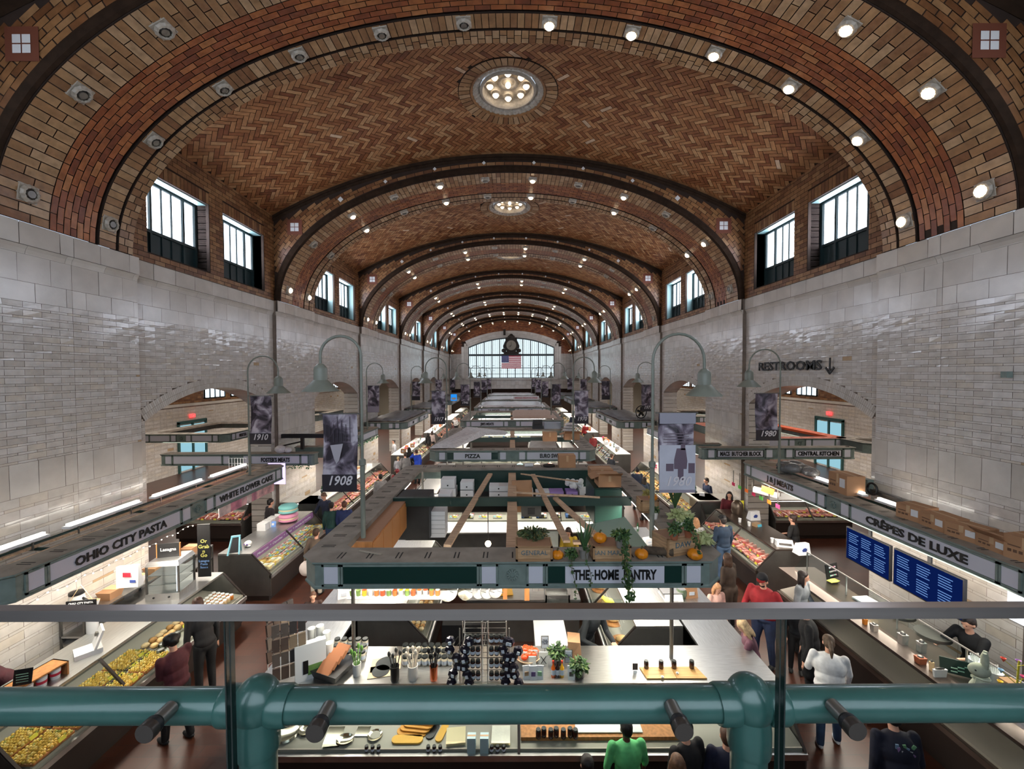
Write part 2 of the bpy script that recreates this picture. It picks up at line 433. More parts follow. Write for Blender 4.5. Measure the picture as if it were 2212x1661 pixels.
# ---- side wall of one bay (origin at the bay centre; left side, face looks to +x) ----
AH, AS, AR = 2.42, 4.60, 4.705           # arch half width, springing, radius
def arch_z(v, ro=0.0):
    r = AR+ro; cz = AS+.67-AR
    return cz + math.sqrt(max(0, r*r-v*v))
def wface(v): return -PX if abs(v) > 2.65 else -WX
def make_wall():
    root = struct('wall_left')
    bk = MB()
    vs = sorted(set([-4,-2.65,2.65,4,-AH,AH] + [-AH+2*AH*i/24 for i in range(25)]))
    for a, c in zip(vs[:-1], vs[1:]):
        m = (a+c)/2; x = wface(m)
        if abs(m) < AH:
            za, zc = arch_z(a), arch_z(c)
            bk.quad((x,a,za),(x,c,zc),(x,c,8.17),(x,a,8.17)); bk.quad((x-.7,a,za),(x-.7,c,zc),(x-.7,c,8.17),(x-.7,a,8.17))
        else:
            bk.quad((x,a,0),(x,c,0),(x,c,8.17),(x,a,8.17)); bk.quad((x-.7,a,0),(x-.7,c,0),(x-.7,c,8.17),(x-.7,a,8.17))
    for sg in (-1,1): bk.quad((-WX,sg*2.65,0),(-PX,sg*2.65,0),(-PX,sg*2.65,8.17),(-WX,sg*2.65,8.17))
    bk.quad((-9.2,-4,8.16),(-PX,-4,8.16),(-PX,4,8.16),(-9.2,4,8.16))
    bk.obj('mortar_backing', m_mortar, root)
    wb = MB(); bl = MB()
    def course(b, z0, z1, L, off, proud=.012, g=.0024, ring=.28):
        zc = (z0+z1)/2; cuts = []
        for seg in ((-4,-2.65),(-2.65,2.65),(2.65,4)):
            v = seg[0] - (off*L if seg[0] != -4 else off*L)
            while v < seg[1]:
                a, c = max(seg[0], v), min(seg[1], v+L); v += L
                if c-a < .02: continue
                cuts.append((a,c,wface((a+c)/2)))
        for a, c, x in cuts:
            pieces = [(a,c)]
            r = AR+ring; cz = AS+.67-AR
            if zc < AS: lim = AH
            elif zc-cz < r: lim = min(math.sqrt(r*r-(zc-cz)**2), AH+.02+(zc-AS)*.62)
            else: lim = 0
            if lim > 0:
                pieces = []
                if a < -lim: pieces.append((a, min(c,-lim)))
                if c > lim: pieces.append((max(a,lim), c))
            for p, q in pieces:
                if q-p < .02: continue
                brick(b, lambda u,w,o: (x+o, u, w), p, z0, q, z1, g=g, off=proud, tilt=.0022)
    z = 6.87
    j = 0
    while z > 4.2:
        course(wb, z-.100, z, .28, .5 if False else 0.0); course(wb, z-.141, z-.100, .28, .5); z -= .141; j += 1
    zb = z
    course(bl, zb-.56, zb, .42, .3, g=.003); z = zb-.56
    while z > .2:
        course(wb, z-.15, z, .42, .0); course(wb, z-.2, z-.15, .42, .5); z -= .2
    course(bl, 7.20, 7.66, .50, 0, g=.003); course(bl, 6.87, 7.20, .50, .5, g=.003)
    course(bl, 7.80, 8.17, .62, .2, proud=.07, g=.004)
    wb.obj('glazed_bricks', m_white, root); bl.obj('glazed_blocks', m_block, root)
    cy = MB()                                      # cyma moulding under the cap course
    for seg in ((-4,-2.65),(-2.65,2.65),(2.65,4)):
        x = wface(sum(seg)/2); v = seg[0]
        while v < seg[1]-.01:
            e = min(seg[1], v+.62); pr = [(x+.0,7.795),(x+.07,7.795),(x+.07,7.79),(x+.06,7.78),(x+.03,7.74),(x+.012,7.68),(x+.012,7.66),(x,7.66)]
            cy.skin([cy.ring([(p[0], v+.003, p[1]) for p in pr]), cy.ring([(p[0], e-.003, p[1]) for p in pr])]); v = e
    cy.obj('cornice', m_block, root)
    ar = MB(); n = 96; th = math.asin(AH/AR)       # brick ring, two courses, and the reveal
    cz = AS+.67-AR
    for rr, (r0, r1) in enumerate(((AR, AR+.14), (AR+.145, AR+.28))):
        for k in range(n):
            a0, a1 = -th+2*th*(k+.04)/n, -th+2*th*(k+.96)/n
            P = lambda r,a: (-WX+.02, r*math.sin(a), cz+r*math.cos(a))
            ar.quad(P(r0,a0), P(r0,a1), P(r1,a1), P(r1,a0))
            if rr == 0: ar.quad((-WX+.02,r0*math.sin(a0),cz+r0*math.cos(a0)), (-WX+.02,r0*math.sin(a1),cz+r0*math.cos(a1)), (-WX-.7,r0*math.sin(a1),cz+r0*math.cos(a1)), (-WX-.7,r0*math.sin(a0),cz+r0*math.cos(a0)))
    for sg in (-1,1):
        z = 0.0
        while z < AS-.05:
            ar.quad((-WX+.012,sg*AH,z+.004),(-WX-.7,sg*AH,z+.004),(-WX-.7,sg*AH,z+.19),(-WX+.012,sg*AH,z+.19)); z += .2
    ar.obj('arch_ring', m_block, root)
    # brown lunette wall with two window openings
    up = MB(); ub = MB(); OP = [(-2.23,-.27),(.27,2.23)]; Z0, Z1 = 8.43, 10.25
    def solid(a,c,z0,z1): up.quad((-WX,a,z0),(-WX,c,z0),(-WX,c,z1),(-WX,a,z1))
    solid(-VH-.2,VH+.2,8.17,Z0); solid(-VH-.2,VH+.2,Z1,11.6)
    for a,c in ((-VH-.2,-2.23),(-.27,.27),(2.23,VH+.2)): solid(a,c,Z0,Z1)
    for a,c in OP:
        for q in (a,c): up.quad((-WX,q,Z0),(-WX-.5,q,Z0),(-WX-.5,q,Z1),(-WX,q,Z1))
        for zz in (Z0,Z1): up.quad((-WX,a,zz),(-WX,c,zz),(-WX-.5,c,zz),(-WX-.5,a,zz))
    up.obj('lunette_mortar', m_dmort, root)
    z = 8.17; j = 0
    while z < 11.3:
        h = .115; L = .29; v = -VH-.1-(L/2 if j % 2 else 0)
        while v < VH+.1:
            a, c = max(v,-VH-.1), min(v+L, VH+.1); v += L
            if c-a < .03: continue
            segs = [(a,c)]
            if Z0-.02 < z+h/2 < Z1+.29:
                segs = []
                for p, q in ((-9,-2.23),(-.27,.27),(2.23,9)):
                    s0, s1 = max(a,p), min(c,q)
                    if s1-s0 > .03: segs.append((s0,s1))
            for s0,s1 in segs: brick(ub, lambda u,w,o: (-WX+o,u,w), s0, z, s1, z+h, g=.006)
        z += h; j += 1
    for a,c in OP:                                # soldier course
        n = 16
        for k in range(n): brick(ub, lambda u,w,o: (-WX+o,u,w), a+(c-a)*k/n, Z1, a+(c-a)*(k+1)/n, Z1+.3, g=.006)
    ub.obj('lunette_bricks', m_tanb, root)
    return root
m_pane = memit('daylit_pane', (226,240,255), 3.2)
def make_window(n):
    w = struct('window_1'); x = -WX-.38; a, c, z0, z1 = -.98, .98, 8.43, 10.25
    fr = MB()
    for p in (a+.03, c-.03): fr.box(x-.04, p-.04, z0, x+.05, p+.04, z1)
    for p in (a+.52, c-.44): fr.box(x-.03, p-.028, z0, x+.04, p+.028, z1)
    for p in (a+.86, a+1.16): fr.box(x-.02, p-.012, z0, x+.02, p+.012, z1)
    for q in (z0+.03, z0+.62, z1-.04): fr.box(x-.03, a, q-.035, x+.045, c, q+.035)
    fr.obj('window_frame', m_teal_d, w)
    MB().box(x-.03, a, z0, x-.01, c, z0+.6).obj('spandrel_panel', m_teal_d, w)
    MB().quad((x-.012,a,z0+.62),(x-.012,c,z0+.62),(x-.012,c,z1),(x-.012,a,z1)).obj('pane', m_pane, w)
    j = MB()
    for q in (a-.02, c+.0): j.box(x+.05, q, z0, x+.30, q+.02, z1)
    j.box(x+.05, a, z1-.02, x+.30, c, z1); j.obj('jamb_lining', m_teal_l, w)
    return w
# ---- assemble ----
V0 = make_vault(); MED0 = rosette(); RIB0 = make_rib(); WL0 = make_wall(); WIN0 = make_window(1)
BAYS = [YC0 + BAY*k for k in range(-1, 6)]
nth = ['directly behind the balcony', 'nearest and largest', 'second', 'third', 'fourth', 'fifth', 'sixth']
def place(root, loc, rz=0.0, name=None, label=None):
    o = dup(root, loc, rz, label)
    if name: o.name = name
    return o
wn = 0
for k, y in enumerate(BAYS):
    place(V0, (0,y,0)); place(WL0, (0,y,0), 0, 'wall_left'); place(WL0, (0,y,0), PI, 'wall_right')
    if 0 < k < 5:
        place(MED0, (0,y,0), 0, None, ['', 'largest round ceiling medallion with globe bulbs, nearest the balcony', 'second round ceiling medallion with globe bulbs, beyond the first rib', 'third ceiling medallion, a thin bright ellipse beyond the second rib', 'fourth ceiling medallion, barely seen behind the third rib'][k])
    for sg in (-1, 1):
        for sd in (0, 1):
            wn += 1
            place(WIN0, (0, y+sg*1.25, 0), PI*sd, 'window_%d' % wn)
for k in range(-1, 7): place(RIB0, (0, 7.72+BAY*k, 0))
def wipe(o):
    for c in kids(o):
        for g in kids(c): bpy.data.objects.remove(g)
        bpy.data.objects.remove(c)
    bpy.data.objects.remove(o)
for o in (V0, MED0, RIB0, WL0, WIN0): wipe(o)
# rib spot lights
def make_spot(lit):
    t = thing('ceiling_spotlight', 'x', 'light')
    pl = MB().hexa([(-.15,-.15,0),(.15,-.15,0),(.15,.15,0),(-.15,.15,0),(-.14,-.14,-.03),(.14,-.14,-.03),(.14,.14,-.03),(-.14,.14,-.03)]).obj('plate', m_terra, t)
    b = MB(); rg = []
    for r, z in ((.13,-.03),(.145,-.06),(.12,-.09),(.095,-.1),(.085,-.07)):
        rg.append(b.ring([((r+.008*(i%2))*math.cos(PI*i/12), (r+.008*(i%2))*math.sin(PI*i/12), z) for i in range(24)]))
    b.skin(rg, caps=False); b.obj('socket_ring', m_terra, t)
    if lit: MB().ball((0,0,-.1), (.085,.085,.06), 14, 8).obj('bulb', m_bulb, t, smooth=True)
    else: MB().lathe([(.0001,-.09),(.06,-.09),(.075,-.06)], n=14, caps=False).obj('dead_lens', m_steel_d, t)
    return t
SPL, SPU = make_spot(True), make_spot(False)
SPX = [7.9,6.98,5.6,4.1,2.48,.83]
for r in range(0, 7):
    for row, vv in ((0,-.77),(1,.63)):
        for i in range(12):
            x = -SPX[i] if i < 6 else SPX[11-i]
            s = min((abs(ell(ELEN*q/400)[0]-x), ELEN*q/400) for q in range(1,400))[1]
            if abs(x) > 7.85: s = .47 if x > 0 else ELEN-.47
            p = ell(s); n0 = Vector((p[0]/EA**2, 0, (p[1]-ES)/EB**2)).normalized()
            if r == 0: lit = i > 5
            elif r < 5: lit = i in (0,2,4,6,8,10) if row == 0 else i in (0,2,4,6,8,10)
            else: lit = True
            where = ['nearest rib','second rib','third rib','fourth rib','fifth rib','sixth rib','last far rib'][r]
            side = 'left' if i < 6 else 'right'
            lb = '%s ceiling spotlight, %s side of the %s, %s row' % ('lit' if lit else 'unlit', side, where, 'front' if row == 0 else 'rear')
            o = dup(SPL if lit else SPU, (p[0], 7.72+BAY*r+vv, p[1]), None, lb, lb+' set')
            o.rotation_euler = (0, math.atan2(n0.x, n0.z), 0)
wipe(SPL); wipe(SPU)
# floor
m, nt, o = newmat('quarry_tile_floor'); N = nt.nodes; L = nt.links
b = N.new('ShaderNodeBsdfPrincipled'); L.new(b.outputs[0], o.inputs[0]); b.inputs['Roughness'].default_value = .35
tc = N.new('ShaderNodeTexCoord'); bt = N.new('ShaderNodeTexBrick'); L.new(tc.outputs['Object'], bt.inputs[0])
bt.inputs['Scale'].default_value = 1.0; bt.inputs['Brick Width'].default_value = .4; bt.inputs['Row Height'].default_value = .2; bt.inputs['Mortar Size'].default_value = .006
bt.inputs['Color1'].default_value = srgb((80,44,31)); bt.inputs['Color2'].default_value = srgb((66,35,25)); bt.inputs['Mortar'].default_value = srgb((60,40,32))
L.new(bt.outputs[0], b.inputs['Base Color'])
MB().quad((-19.4,-3,0),(19.4,-3,0),(19.4,57,0),(-19.4,57,0)).obj('floor', m)['kind'] = 'structure'
# side aisles: outer walls, roofs
for sd, nm in ((-1,'wall_outer_left'),(1,'wall_outer_right')):
    w = struct(nm); X = 18.9*sd; b = MB(); t = MB(); z = 0.0
    b.quad((X,-3,0),(X,57,0),(X,57,7),(X,-3,7)); b.obj('mortar_backing', m_mortar, w)
    while z < 3.7:
        for z0, z1, of in ((z, z+.15, 0), (z+.15, z+.2, .21)):
            y = 14-of
            while y < 50:
                f = lambda u,q,o: (X-sd*o, u, q)
                brick(t, f, y, z0, y+.42, z1, g=.004); y += .42
        z += .2
    t.obj('glazed_bricks', m_white, w)
    MB().box(X-(.14 if sd > 0 else 0), 0, 3.8, X+(0 if sd > 0 else .14), 56, 3.95).obj('ledge', m_block, w)
    u = MB(); z = 3.96; j = 0
    while z < 6.4:
        y = 14-(.15 if j % 2 else 0)
        while y < 50:
            k = (y-11.72) % 8.0
            if not (4.1 < z < 5.25 and (k < 2.1 and k > .3 or k > 5.9 and k < 7.7)): brick(u, lambda a,q,o: (X-sd*o,a,q), y, z, y+.3, z+.12, g=.006)
            y += .3
        z += .12; j += 1
    u.obj('brown_bricks', m_tanb, w)
    for k in range(1,5):
        for q in (1.2, -1.2):
            wn += 1; ww = struct('window_%d' % wn); yc = 11.72+8*k+q
            MB().quad((X-sd*.03,yc-.9,4.2),(X-sd*.03,yc+.9,4.2),(X-sd*.03,yc+.9,5.2),(X-sd*.03,yc-.9,5.2)).obj('pane', m_pane, ww)
            fb = MB()
            for d in (-.9,-.45,0,.45,.9): fb.box(X-sd*.06-.03, yc+d-.03, 4.15, X-sd*.06+.03, yc+d+.03, 5.25)
            for zz in (4.15,5.22): fb.box(X-sd*.06-.03, yc-.93, zz, X-sd*.06+.03, yc+.93, zz+.06)
            fb.obj('window_frame', m_teal_d, ww)
    MB().box(min(X,sd*8.85), -3, 6.4, max(X,sd*8.85), 57, 6.5).obj('ceiling', mat('aisle_ceiling', (150,128,104), .8))['kind'] = 'structure'
    # return walls between aisle and nave top
    MB().box(min(sd*8.8,sd*9.2), -3, 6.0, max(sd*8.8,sd*9.2), 57, 8.16).obj('wall_upper', m_mortar)['kind'] = 'structure'
for sd in (-1,1):
    for yy in (-3.1, 57.0): MB().box(min(sd*8.8,sd*19.2),yy,0,max(sd*8.8,sd*19.2),yy+.1,6.5).obj('wall_aisle_end', mat('pale_back_wall',(206,196,176),.7))['kind'] = 'structure'
# exit doors with red signs in the outer walls
m_exit = memit('exit_red', (255,60,60), 2.5)
for dn, (sd, y, px) in enumerate(((-1, 24.6, 430), (1, 24.6, 1795))):
    d = struct('door_%d' % (dn+1)); X = 18.9*sd - sd*.06
    b = MB(); b.box(X-.06, y-1.1, 0, X+.06, y-1.0, 2.9); b.box(X-.06, y+1.0, 0, X+.06, y+1.1, 2.9); b.box(X-.06, y-1.1, 2.8, X+.06, y+1.1, 2.95); b.box(X-.05,y-.05,0,X+.05,y+.05,2.8)
    b.obj('door_frame', mat('door_teal', (46,86,84), .5), d)
    g = MB(); g.quad((X,y-.95,.1),(X,y-.1,.1),(X,y-.1,2.7),(X,y-.95,2.7)); g.quad((X,y+.95,.1),(X,y+.1,.1),(X,y+.1,2.7),(X,y+.95,2.7)); g.obj('door_glass', memit('door_daylight', (150,200,215), .8), d)
    s = thing('exit_sign', 'small red glowing exit sign over the %s side door' % ('left','right')[dn], 'sign', (X, y, 3.2))
    MB().box(-.05,-.17,-.1,.05,.17,.1).obj('housing', m_exit, s)
    text('EXIT', .13, frame_m((-sd*.056,0,0), (0,sd*-1.0,0)), m_cwhite, s)
# ---- far end wall ----
YE = 56.3
we = struct('wall_far'); b = MB()
b.quad((-9,YE+.3,0),(9,YE+.3,0),(9,YE+.3,4.96),(-9,YE+.3,4.96))
def fz(x): return 9.15-(-1.3) - (lambda r: r-math.sqrt(r*r-x*x))((5.8**2+1.3**2)/(2*1.3))
xs = [-5.8+11.6*i/28 for i in range(29)]
for a, c in zip(xs[:-1], xs[1:]): b.quad((a,YE,fz(a)),(c,YE,fz(c)),(c,YE,13.4),(a,YE,13.4))
for sd in (-1,1): b.quad((sd*5.8,YE,4.9),(sd*9,YE,4.9),(sd*9,YE,13.4),(sd*5.8,YE,13.4))
b.obj('mortar_backing', m_dmort, we)
t = MB(); z = 4.96; j = 0
while z < 8.2:
    for sd in (-1,1):
        for i in range(6): brick(t, lambda u,w,o: (u,YE-o,w), sd*(6.6+i*.42) if sd > 0 else -(6.6+(i+1)*.42), z, sd*(6.6+(i+1)*.42) if sd > 0 else -(6.6+i*.42), z+.2, g=.005)
    z += .2
for i in range(36): 
    for q in range(3): brick(t, lambda u,w,o: (u,YE-.1-o,w), -9+i*.5, 3.6+q*.46, -8.5+i*.5, 4.06+q*.46, g=.005)
t.obj('glazed_bricks', m_block, we)
t = MB(); z = 8.25; j = 0
while z < 13:
    i = 0; x = -8.1-(.15 if j % 2 else 0)
    while x < 8.1:
        xm = x+.15
        if z > (fz(xm)+.85 if abs(xm) < 5.8 else 0) and abs(xm) < 8.1 and (abs(xm) > 6.7 or z > 9.9 or abs(xm) < 5.8) and z < vz(min(8.1,abs(xm))): brick(t, lambda u,w,o: (u,YE-.02-o,w), x, z, x+.3, z+.12, g=.006)
        x += .3
    z += .12; j += 1
t.obj('brown_bricks', m_redb, we)
ar = MB()                                # stepped pale surround
for k, (o0, o1, yo) in enumerate(((0,.25,.1),(.25,.55,.16),(.55,.9,.24))):
    rr = (5.8**2+1.3**2)/(2*1.3); c0 = 10.45-rr; th = math.asin(5.8/rr)
    P = lambda a,o: ((rr+o)*math.sin(a), YE-yo, c0+(rr+o)*math.cos(a))
    for i in range(24):
        a, c = -th+2*th*i/24, -th+2*th*(i+1)/24; ar.quad(P(a,o0),P(c,o0),P(c,o1),P(a,o1))
        ar.quad(P(a,o0),P(c,o0),(P(c,o0)[0],YE,P(c,o0)[2]),(P(a,o0)[0],YE,P(a,o0)[2]))
    for sd in (-1,1): ar.box(min(sd*(5.8+o0),sd*(5.8+o1)),YE-yo,4.96,max(sd*(5.8+o0),sd*(5.8+o1)),YE,P(th,o1)[2] if k < 2 else 9.2)
ar.box(-6.2,YE-.3,4.8,6.2,YE,4.96)
ar.obj('window_surround', m_block, we)
wn += 1; w = struct('window_%d' % wn)
p = MB(); xs = [-5.75+11.5*i/28 for i in range(29)]
for a, c in zip(xs[:-1], xs[1:]): p.quad((a,YE+.1,4.96),(c,YE+.1,4.96),(c,YE+.1,fz(c)),(a,YE+.1,fz(a)))
p.obj('pane', memit('far_daylit_pane', (214,232,240), 1.0), w)
fr = MB()
for i in range(12):
    x = -5.75+11.5*i/11; fr.box(x-.06,YE-.02,4.96,x+.06,YE+.08,fz(min(5.79,abs(x))))
for i in range(44):
    x = -5.75+11.5*i/44; fr.box(x-.016,YE+.02,4.96,x+.016,YE+.08,fz(min(5.79,abs(x))))
for z, h in ((8.1,.14),(5.0,.06),(6.35,.04),(5.55,.03)): fr.box(-5.75,YE,z-h,5.75,YE+.08,z+h)
for a, c in zip(xs[:-1], xs[1:]): fr.hexa([(a,YE,fz(a)-.16),(c,YE,fz(c)-.16),(c,YE+.1,fz(c)-.16),(a,YE+.1,fz(a)-.16),(a,YE,fz(a)+.02),(c,YE,fz(c)+.02),(c,YE+.1,fz(c)+.02),(a,YE+.1,fz(a)+.02)])
for i in range(11):
    x = -5.23+11.5*i/11*.91; fr.box(x-.16,YE-.01,6.0,x+.16,YE+.06,6.03); fr.box(x-.16,YE-.01,6.67,x+.16,YE+.06,6.7)
fr.obj('window_frame', mat('far_window_frame', (74,84,86), .5), w)
# lower zone under the far window: lit openings
b = MB(); b.box(-9,YE+1.5,0,9,YE+1.7,3.7); b.obj('wall_far', mat('pale_back_wall',(206,196,176),.7))['kind'] = 'structure'
b = MB(); b.box(-9,YE-.3,3.55,9,YE+1.6,3.7); b.obj('balcony_slab', m_block, we)
# clock over the far window
ck = thing('wall_clock', 'dark ornate round clock standing on the far window bar above the flag', 'clock', (0,YE-.5,8.12)); D = mat('dark_bronze',(48,40,34),.5,.3)
b = MB(); b.box(-1.25,-.1,0,1.25,.25,.12); b.box(-1.0,-.08,.12,1.0,.2,.45)
for sd in (-1,1): b.ball((sd*1.0,.05,.55), (.32,.12,.28)); b.ball((sd*.98,.05,1.1),(.12,.1,.3))
b.lathe([(.95,-.14),(1.0,0),(.95,.14)], n=32, M=Matrix.Translation((0,0,1.25))@Matrix.Rotation(PI/2,4,'X')); b.ball((0,0,2.35),(.5,.16,.3)); b.ball((0,0,2.6),(.25,.14,.2)); b.box(-.75,-.1,1.9,.75,.12,2.3)
b.bar((-.9,.05,2.6),(-.9,.05,3.4),.3,.12)
b.obj('case', D, ck, smooth=True)
dl = MB().lathe([(.66,-.01),(.66,.01)], n=32, M=Matrix.Translation((0,-.16,1.25))@Matrix.Rotation(PI/2,4,'X')).obj('dial', mat('clock_dial',(150,142,128),.5), ck)
MB().bar((0,-.19,1.25),(-.2,-.19,1.0),.05).bar((0,-.19,1.25),(-.02,-.19,1.72),.04).bar((-.03,-.19,1.25),(-.4,-.19,1.05),.03).obj('hands', m_black, ck)
# flag
fl = thing('flag', 'striped american flag hanging flat below the clock on the far window', 'flag', (0,YE-.5,8.0))
def fy(x): return .06*math.sin(x*3.2)
cols = {0: MB(), 1: MB(), 2: MB()}
for s in range(13):
    z1 = -.02-1.7*s/13; z0 = -.02-1.7*(s+1)/13
    for i in range(24):
        x0, x1 = -1.33+2.66*i/24, -1.33+2.66*(i+1)/24
        k = 2 if (s < 7 and x1 <= -1.33+2.66*.4) else s % 2
        cols[k].quad((x0,fy(x0),z0),(x1,fy(x1),z0),(x1,fy(x1),z1),(x0,fy(x0),z1))
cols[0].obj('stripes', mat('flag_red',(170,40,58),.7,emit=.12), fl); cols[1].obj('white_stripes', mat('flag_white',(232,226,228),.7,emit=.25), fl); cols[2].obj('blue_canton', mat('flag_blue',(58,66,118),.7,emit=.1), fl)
st = MB()
for r in range(5):
    for c in range(6): st.obox((-1.24+c*.17, fy(-1.24+c*.17)-.012, -.14-r*.18),(.05,.004,.05),ry=PI/4)
st.obj('stars', mat('flag_white',(232,226,228)), fl)
# near end wall behind the camera; its big window is added for soft fill
wb_ = struct('wall_back'); b = MB(); YB = -3.0
for p, q, z0, z1 in ((-9.2,9.2,0,5.2),(-9.2,-6,5.2,10.4),(6,9.2,5.2,10.4),(-9.2,9.2,10.4,13.6)): b.box(p,YB-.2,z0,q,YB,z1)
b.obj('plaster', m_mortar, wb_)
for sd in (-1,1):
    MB().box(min(sd*8.2,sd*9),YB,0,max(sd*8.2,sd*9),-.25,13.4).obj('wall_stub', m_mortar)['kind'] = 'structure'
MB().box(-9,YB,13.2,9,-1.2,13.4).obj('ceiling', m_dmort)['kind'] = 'structure'
wn += 1; w = struct('window_%d' % wn)
MB().quad((-6,YB-.1,5.2),(6,YB-.1,5.2),(6,YB-.1,10.4),(-6,YB-.1,10.4)).obj('pane', m_pane, w)
# balcony slab
MB().box(-8.0,-3.0,3.6,8.0,1.45,3.9).obj('floor_balcony', m_steel_d)['kind'] = 'structure'
# ================= guard rail in front =================
m_pipe = mat('teal_pipe_paint', (44,80,75), .34, var=.16, scale=5, coat=.3, bump=.05)
g = thing('glass_guard', 'balcony guard of clear glass panels under a brushed steel cap rail', 'railing', (0,0,0))
zr = CZ-.664
MB().box(-3.2,1.155,zr-.032,3.2,1.186,zr).obj('cap_rail', mat('brushed_rail', (172,166,164), .32, 1.0, var=.08, scale=40, stretch=(.02,1,1)), g)
m_edge = mat('glass_edge', (14,26,24), .15)
m_gg = mglass('guard_glass', (250,253,252), .03, .01)
for i, (a, c) in enumerate(((-3.2,-.737),(-.722,.838),(.853,3.2))):
    p = MB().quad((a,1.168,3.95),(c,1.168,3.95),(c,1.168,zr-.027),(a,1.168,zr-.027)).obj('glass_panel', m_gg, g)
    for q in (a, c): MB().box(q-.002,1.160,3.95,q+.002,1.178,zr-.027).obj('polished_edge', m_edge, p)
def standoff(px, lab):
    t = thing('standoff_bolt', lab, 'bolt', (aty(px,1582,1.13).x, 0, CZ-.998))
    RX = Matrix.Rotation(-PI/2,4,'X')
    MB().lathe([(.021,1.172),(.021,1.222)], M=RX, n=24).obj('sleeve', m_steel_d, t, smooth=True)
    MB().lathe([(.024,1.152),(.026,1.155),(.026,1.164)], M=RX, n=24).obj('washer', m_black, t, smooth=True)
    MB().lathe([(.001,1.1275),(.0255,1.128),(.027,1.131),(.027,1.151),(.024,1.152)], M=RX, n=24).obj('cap', mat('bolt_chrome',(70,64,60),.3,.6), t, smooth=True)
standoff(312,'chrome glass standoff on the teal pipe at far left'); standoff(680,'chrome glass standoff just right of the left pipe tee')
standoff(1477,'chrome glass standoff just left of the right pipe tee'); standoff(1852,'chrome glass standoff on the teal pipe at far right')
t = thing('pipe_railing', 'thick teal painted pipe railing with rounded tee joints behind the glass', 'railing')
py, pz, pr = 1.264, CZ-1.026, .049
MB().tube([(-3.2,py,pz),(3.2,py,pz)], pr, 32).obj('top_pipe', m_pipe, t, smooth=True)
for x in (-.712, .812):
    tee = MB()
    tee.ball((x,py,pz+.01),(.070,.066,.080),24,14)
    for a, c in ((-.105,-.045),(.045,.105)): tee.tube([(x+a,py,pz),(x+a+.008,py,pz),(x+c-.008,py,pz),(x+c,py,pz)], [.055,.058,.058,.055], 28)
    tee.lathe([(.060,-.14),(.062,-.13),(.062,-.07),(.055,-.0)], (x,py,pz), 28)
    tee.obj('tee_joint', m_pipe, t, smooth=True)
    MB().lathe([(.052,3.9-pz),(.052,-.1)], (x,py,pz), 28).obj('post', m_pipe, t, smooth=True)
# ================= canopies =================
ZT, FH = 3.0, .385
def side_panels(root, A, Bp, spec, out):
    """A->Bp outer face corners of one side, seen from outside left to right; spec = 2 halves of (kind, text, textwidth)"""
    A = Vector(A); Bp = Vector(Bp); L = (Bp-A).length; d = (Bp-A)/L
    Mx = frame_m(A + Vector((0,0,ZT-FH/2)), d)
    def pan(x0, x1, m, nm='sign_panel', o=.012, h=.24):
        b = MB(); b.box(x0,-h/2,o-.006,x1,h/2,o+.004); b.xf(Mx); return b.obj(nm, m, root)
    fr = MB(); half = L/2
    for hh in (0,1):
        x0 = half*hh + (.10 if hh == 0 else .20); x1 = half*(hh+1) - (.20 if hh == 0 else .10)
        sq = .2
        pan(x0+.03, x0+.03+sq, m_sign); pan(x1-.03-sq, x1-.03, m_sign)
        b0, b1 = x0+.03+sq+.07, x1-.03-sq-.07
        for a, c in ((x0,x0+sq+.06),(b0-.03,b1+.03),(x1-sq-.06,x1)):
            for q, w in ((-.155,.03),(.125,.03)): fr.box(a,q,0,c,q+w,.022)
            for q in (a, c-.03): fr.box(q,-.155,0,q+.03,.155,.022)
        kind, txt, tw = spec[hh]
        pl = None
        if kind == 'sign': pl = pan(b0, b1, m_sign)
        elif kind == 'mix':
            pan(b0, b1, m_green, 'dark_panel', .006); w = (b1-b0)*.13; pl = pan(b0+w, b1-w, m_sign, o=.016)
        elif kind == 'green': pan(b0, b1, m_green, 'dark_panel', .006)
        elif kind == 'box': pan(b0, b1, mat('lightbox_frame',(60,66,64),.5), 'dark_panel', .006); pl = pan(b0+.05, b1-.05, m_sign, o=.016, h=.2)
        if txt and pl:
            text(txt, .19, Mx @ Matrix.Translation(((b0+b1)/2, -.005, .026)), m_black, pl, w=(b1-b0)*tw, bold=.007, depth=.004)
    # round flower boss in the middle
    for k in range(12):
        a = 2*PI*k/12; fr.obox((half+.06*math.cos(a), .06*math.sin(a), .012),(.022,.045,.02),rz=a-PI/2)
    fr.xf(Mx); fr.obj('panel_moulding', m_gray_g, root)
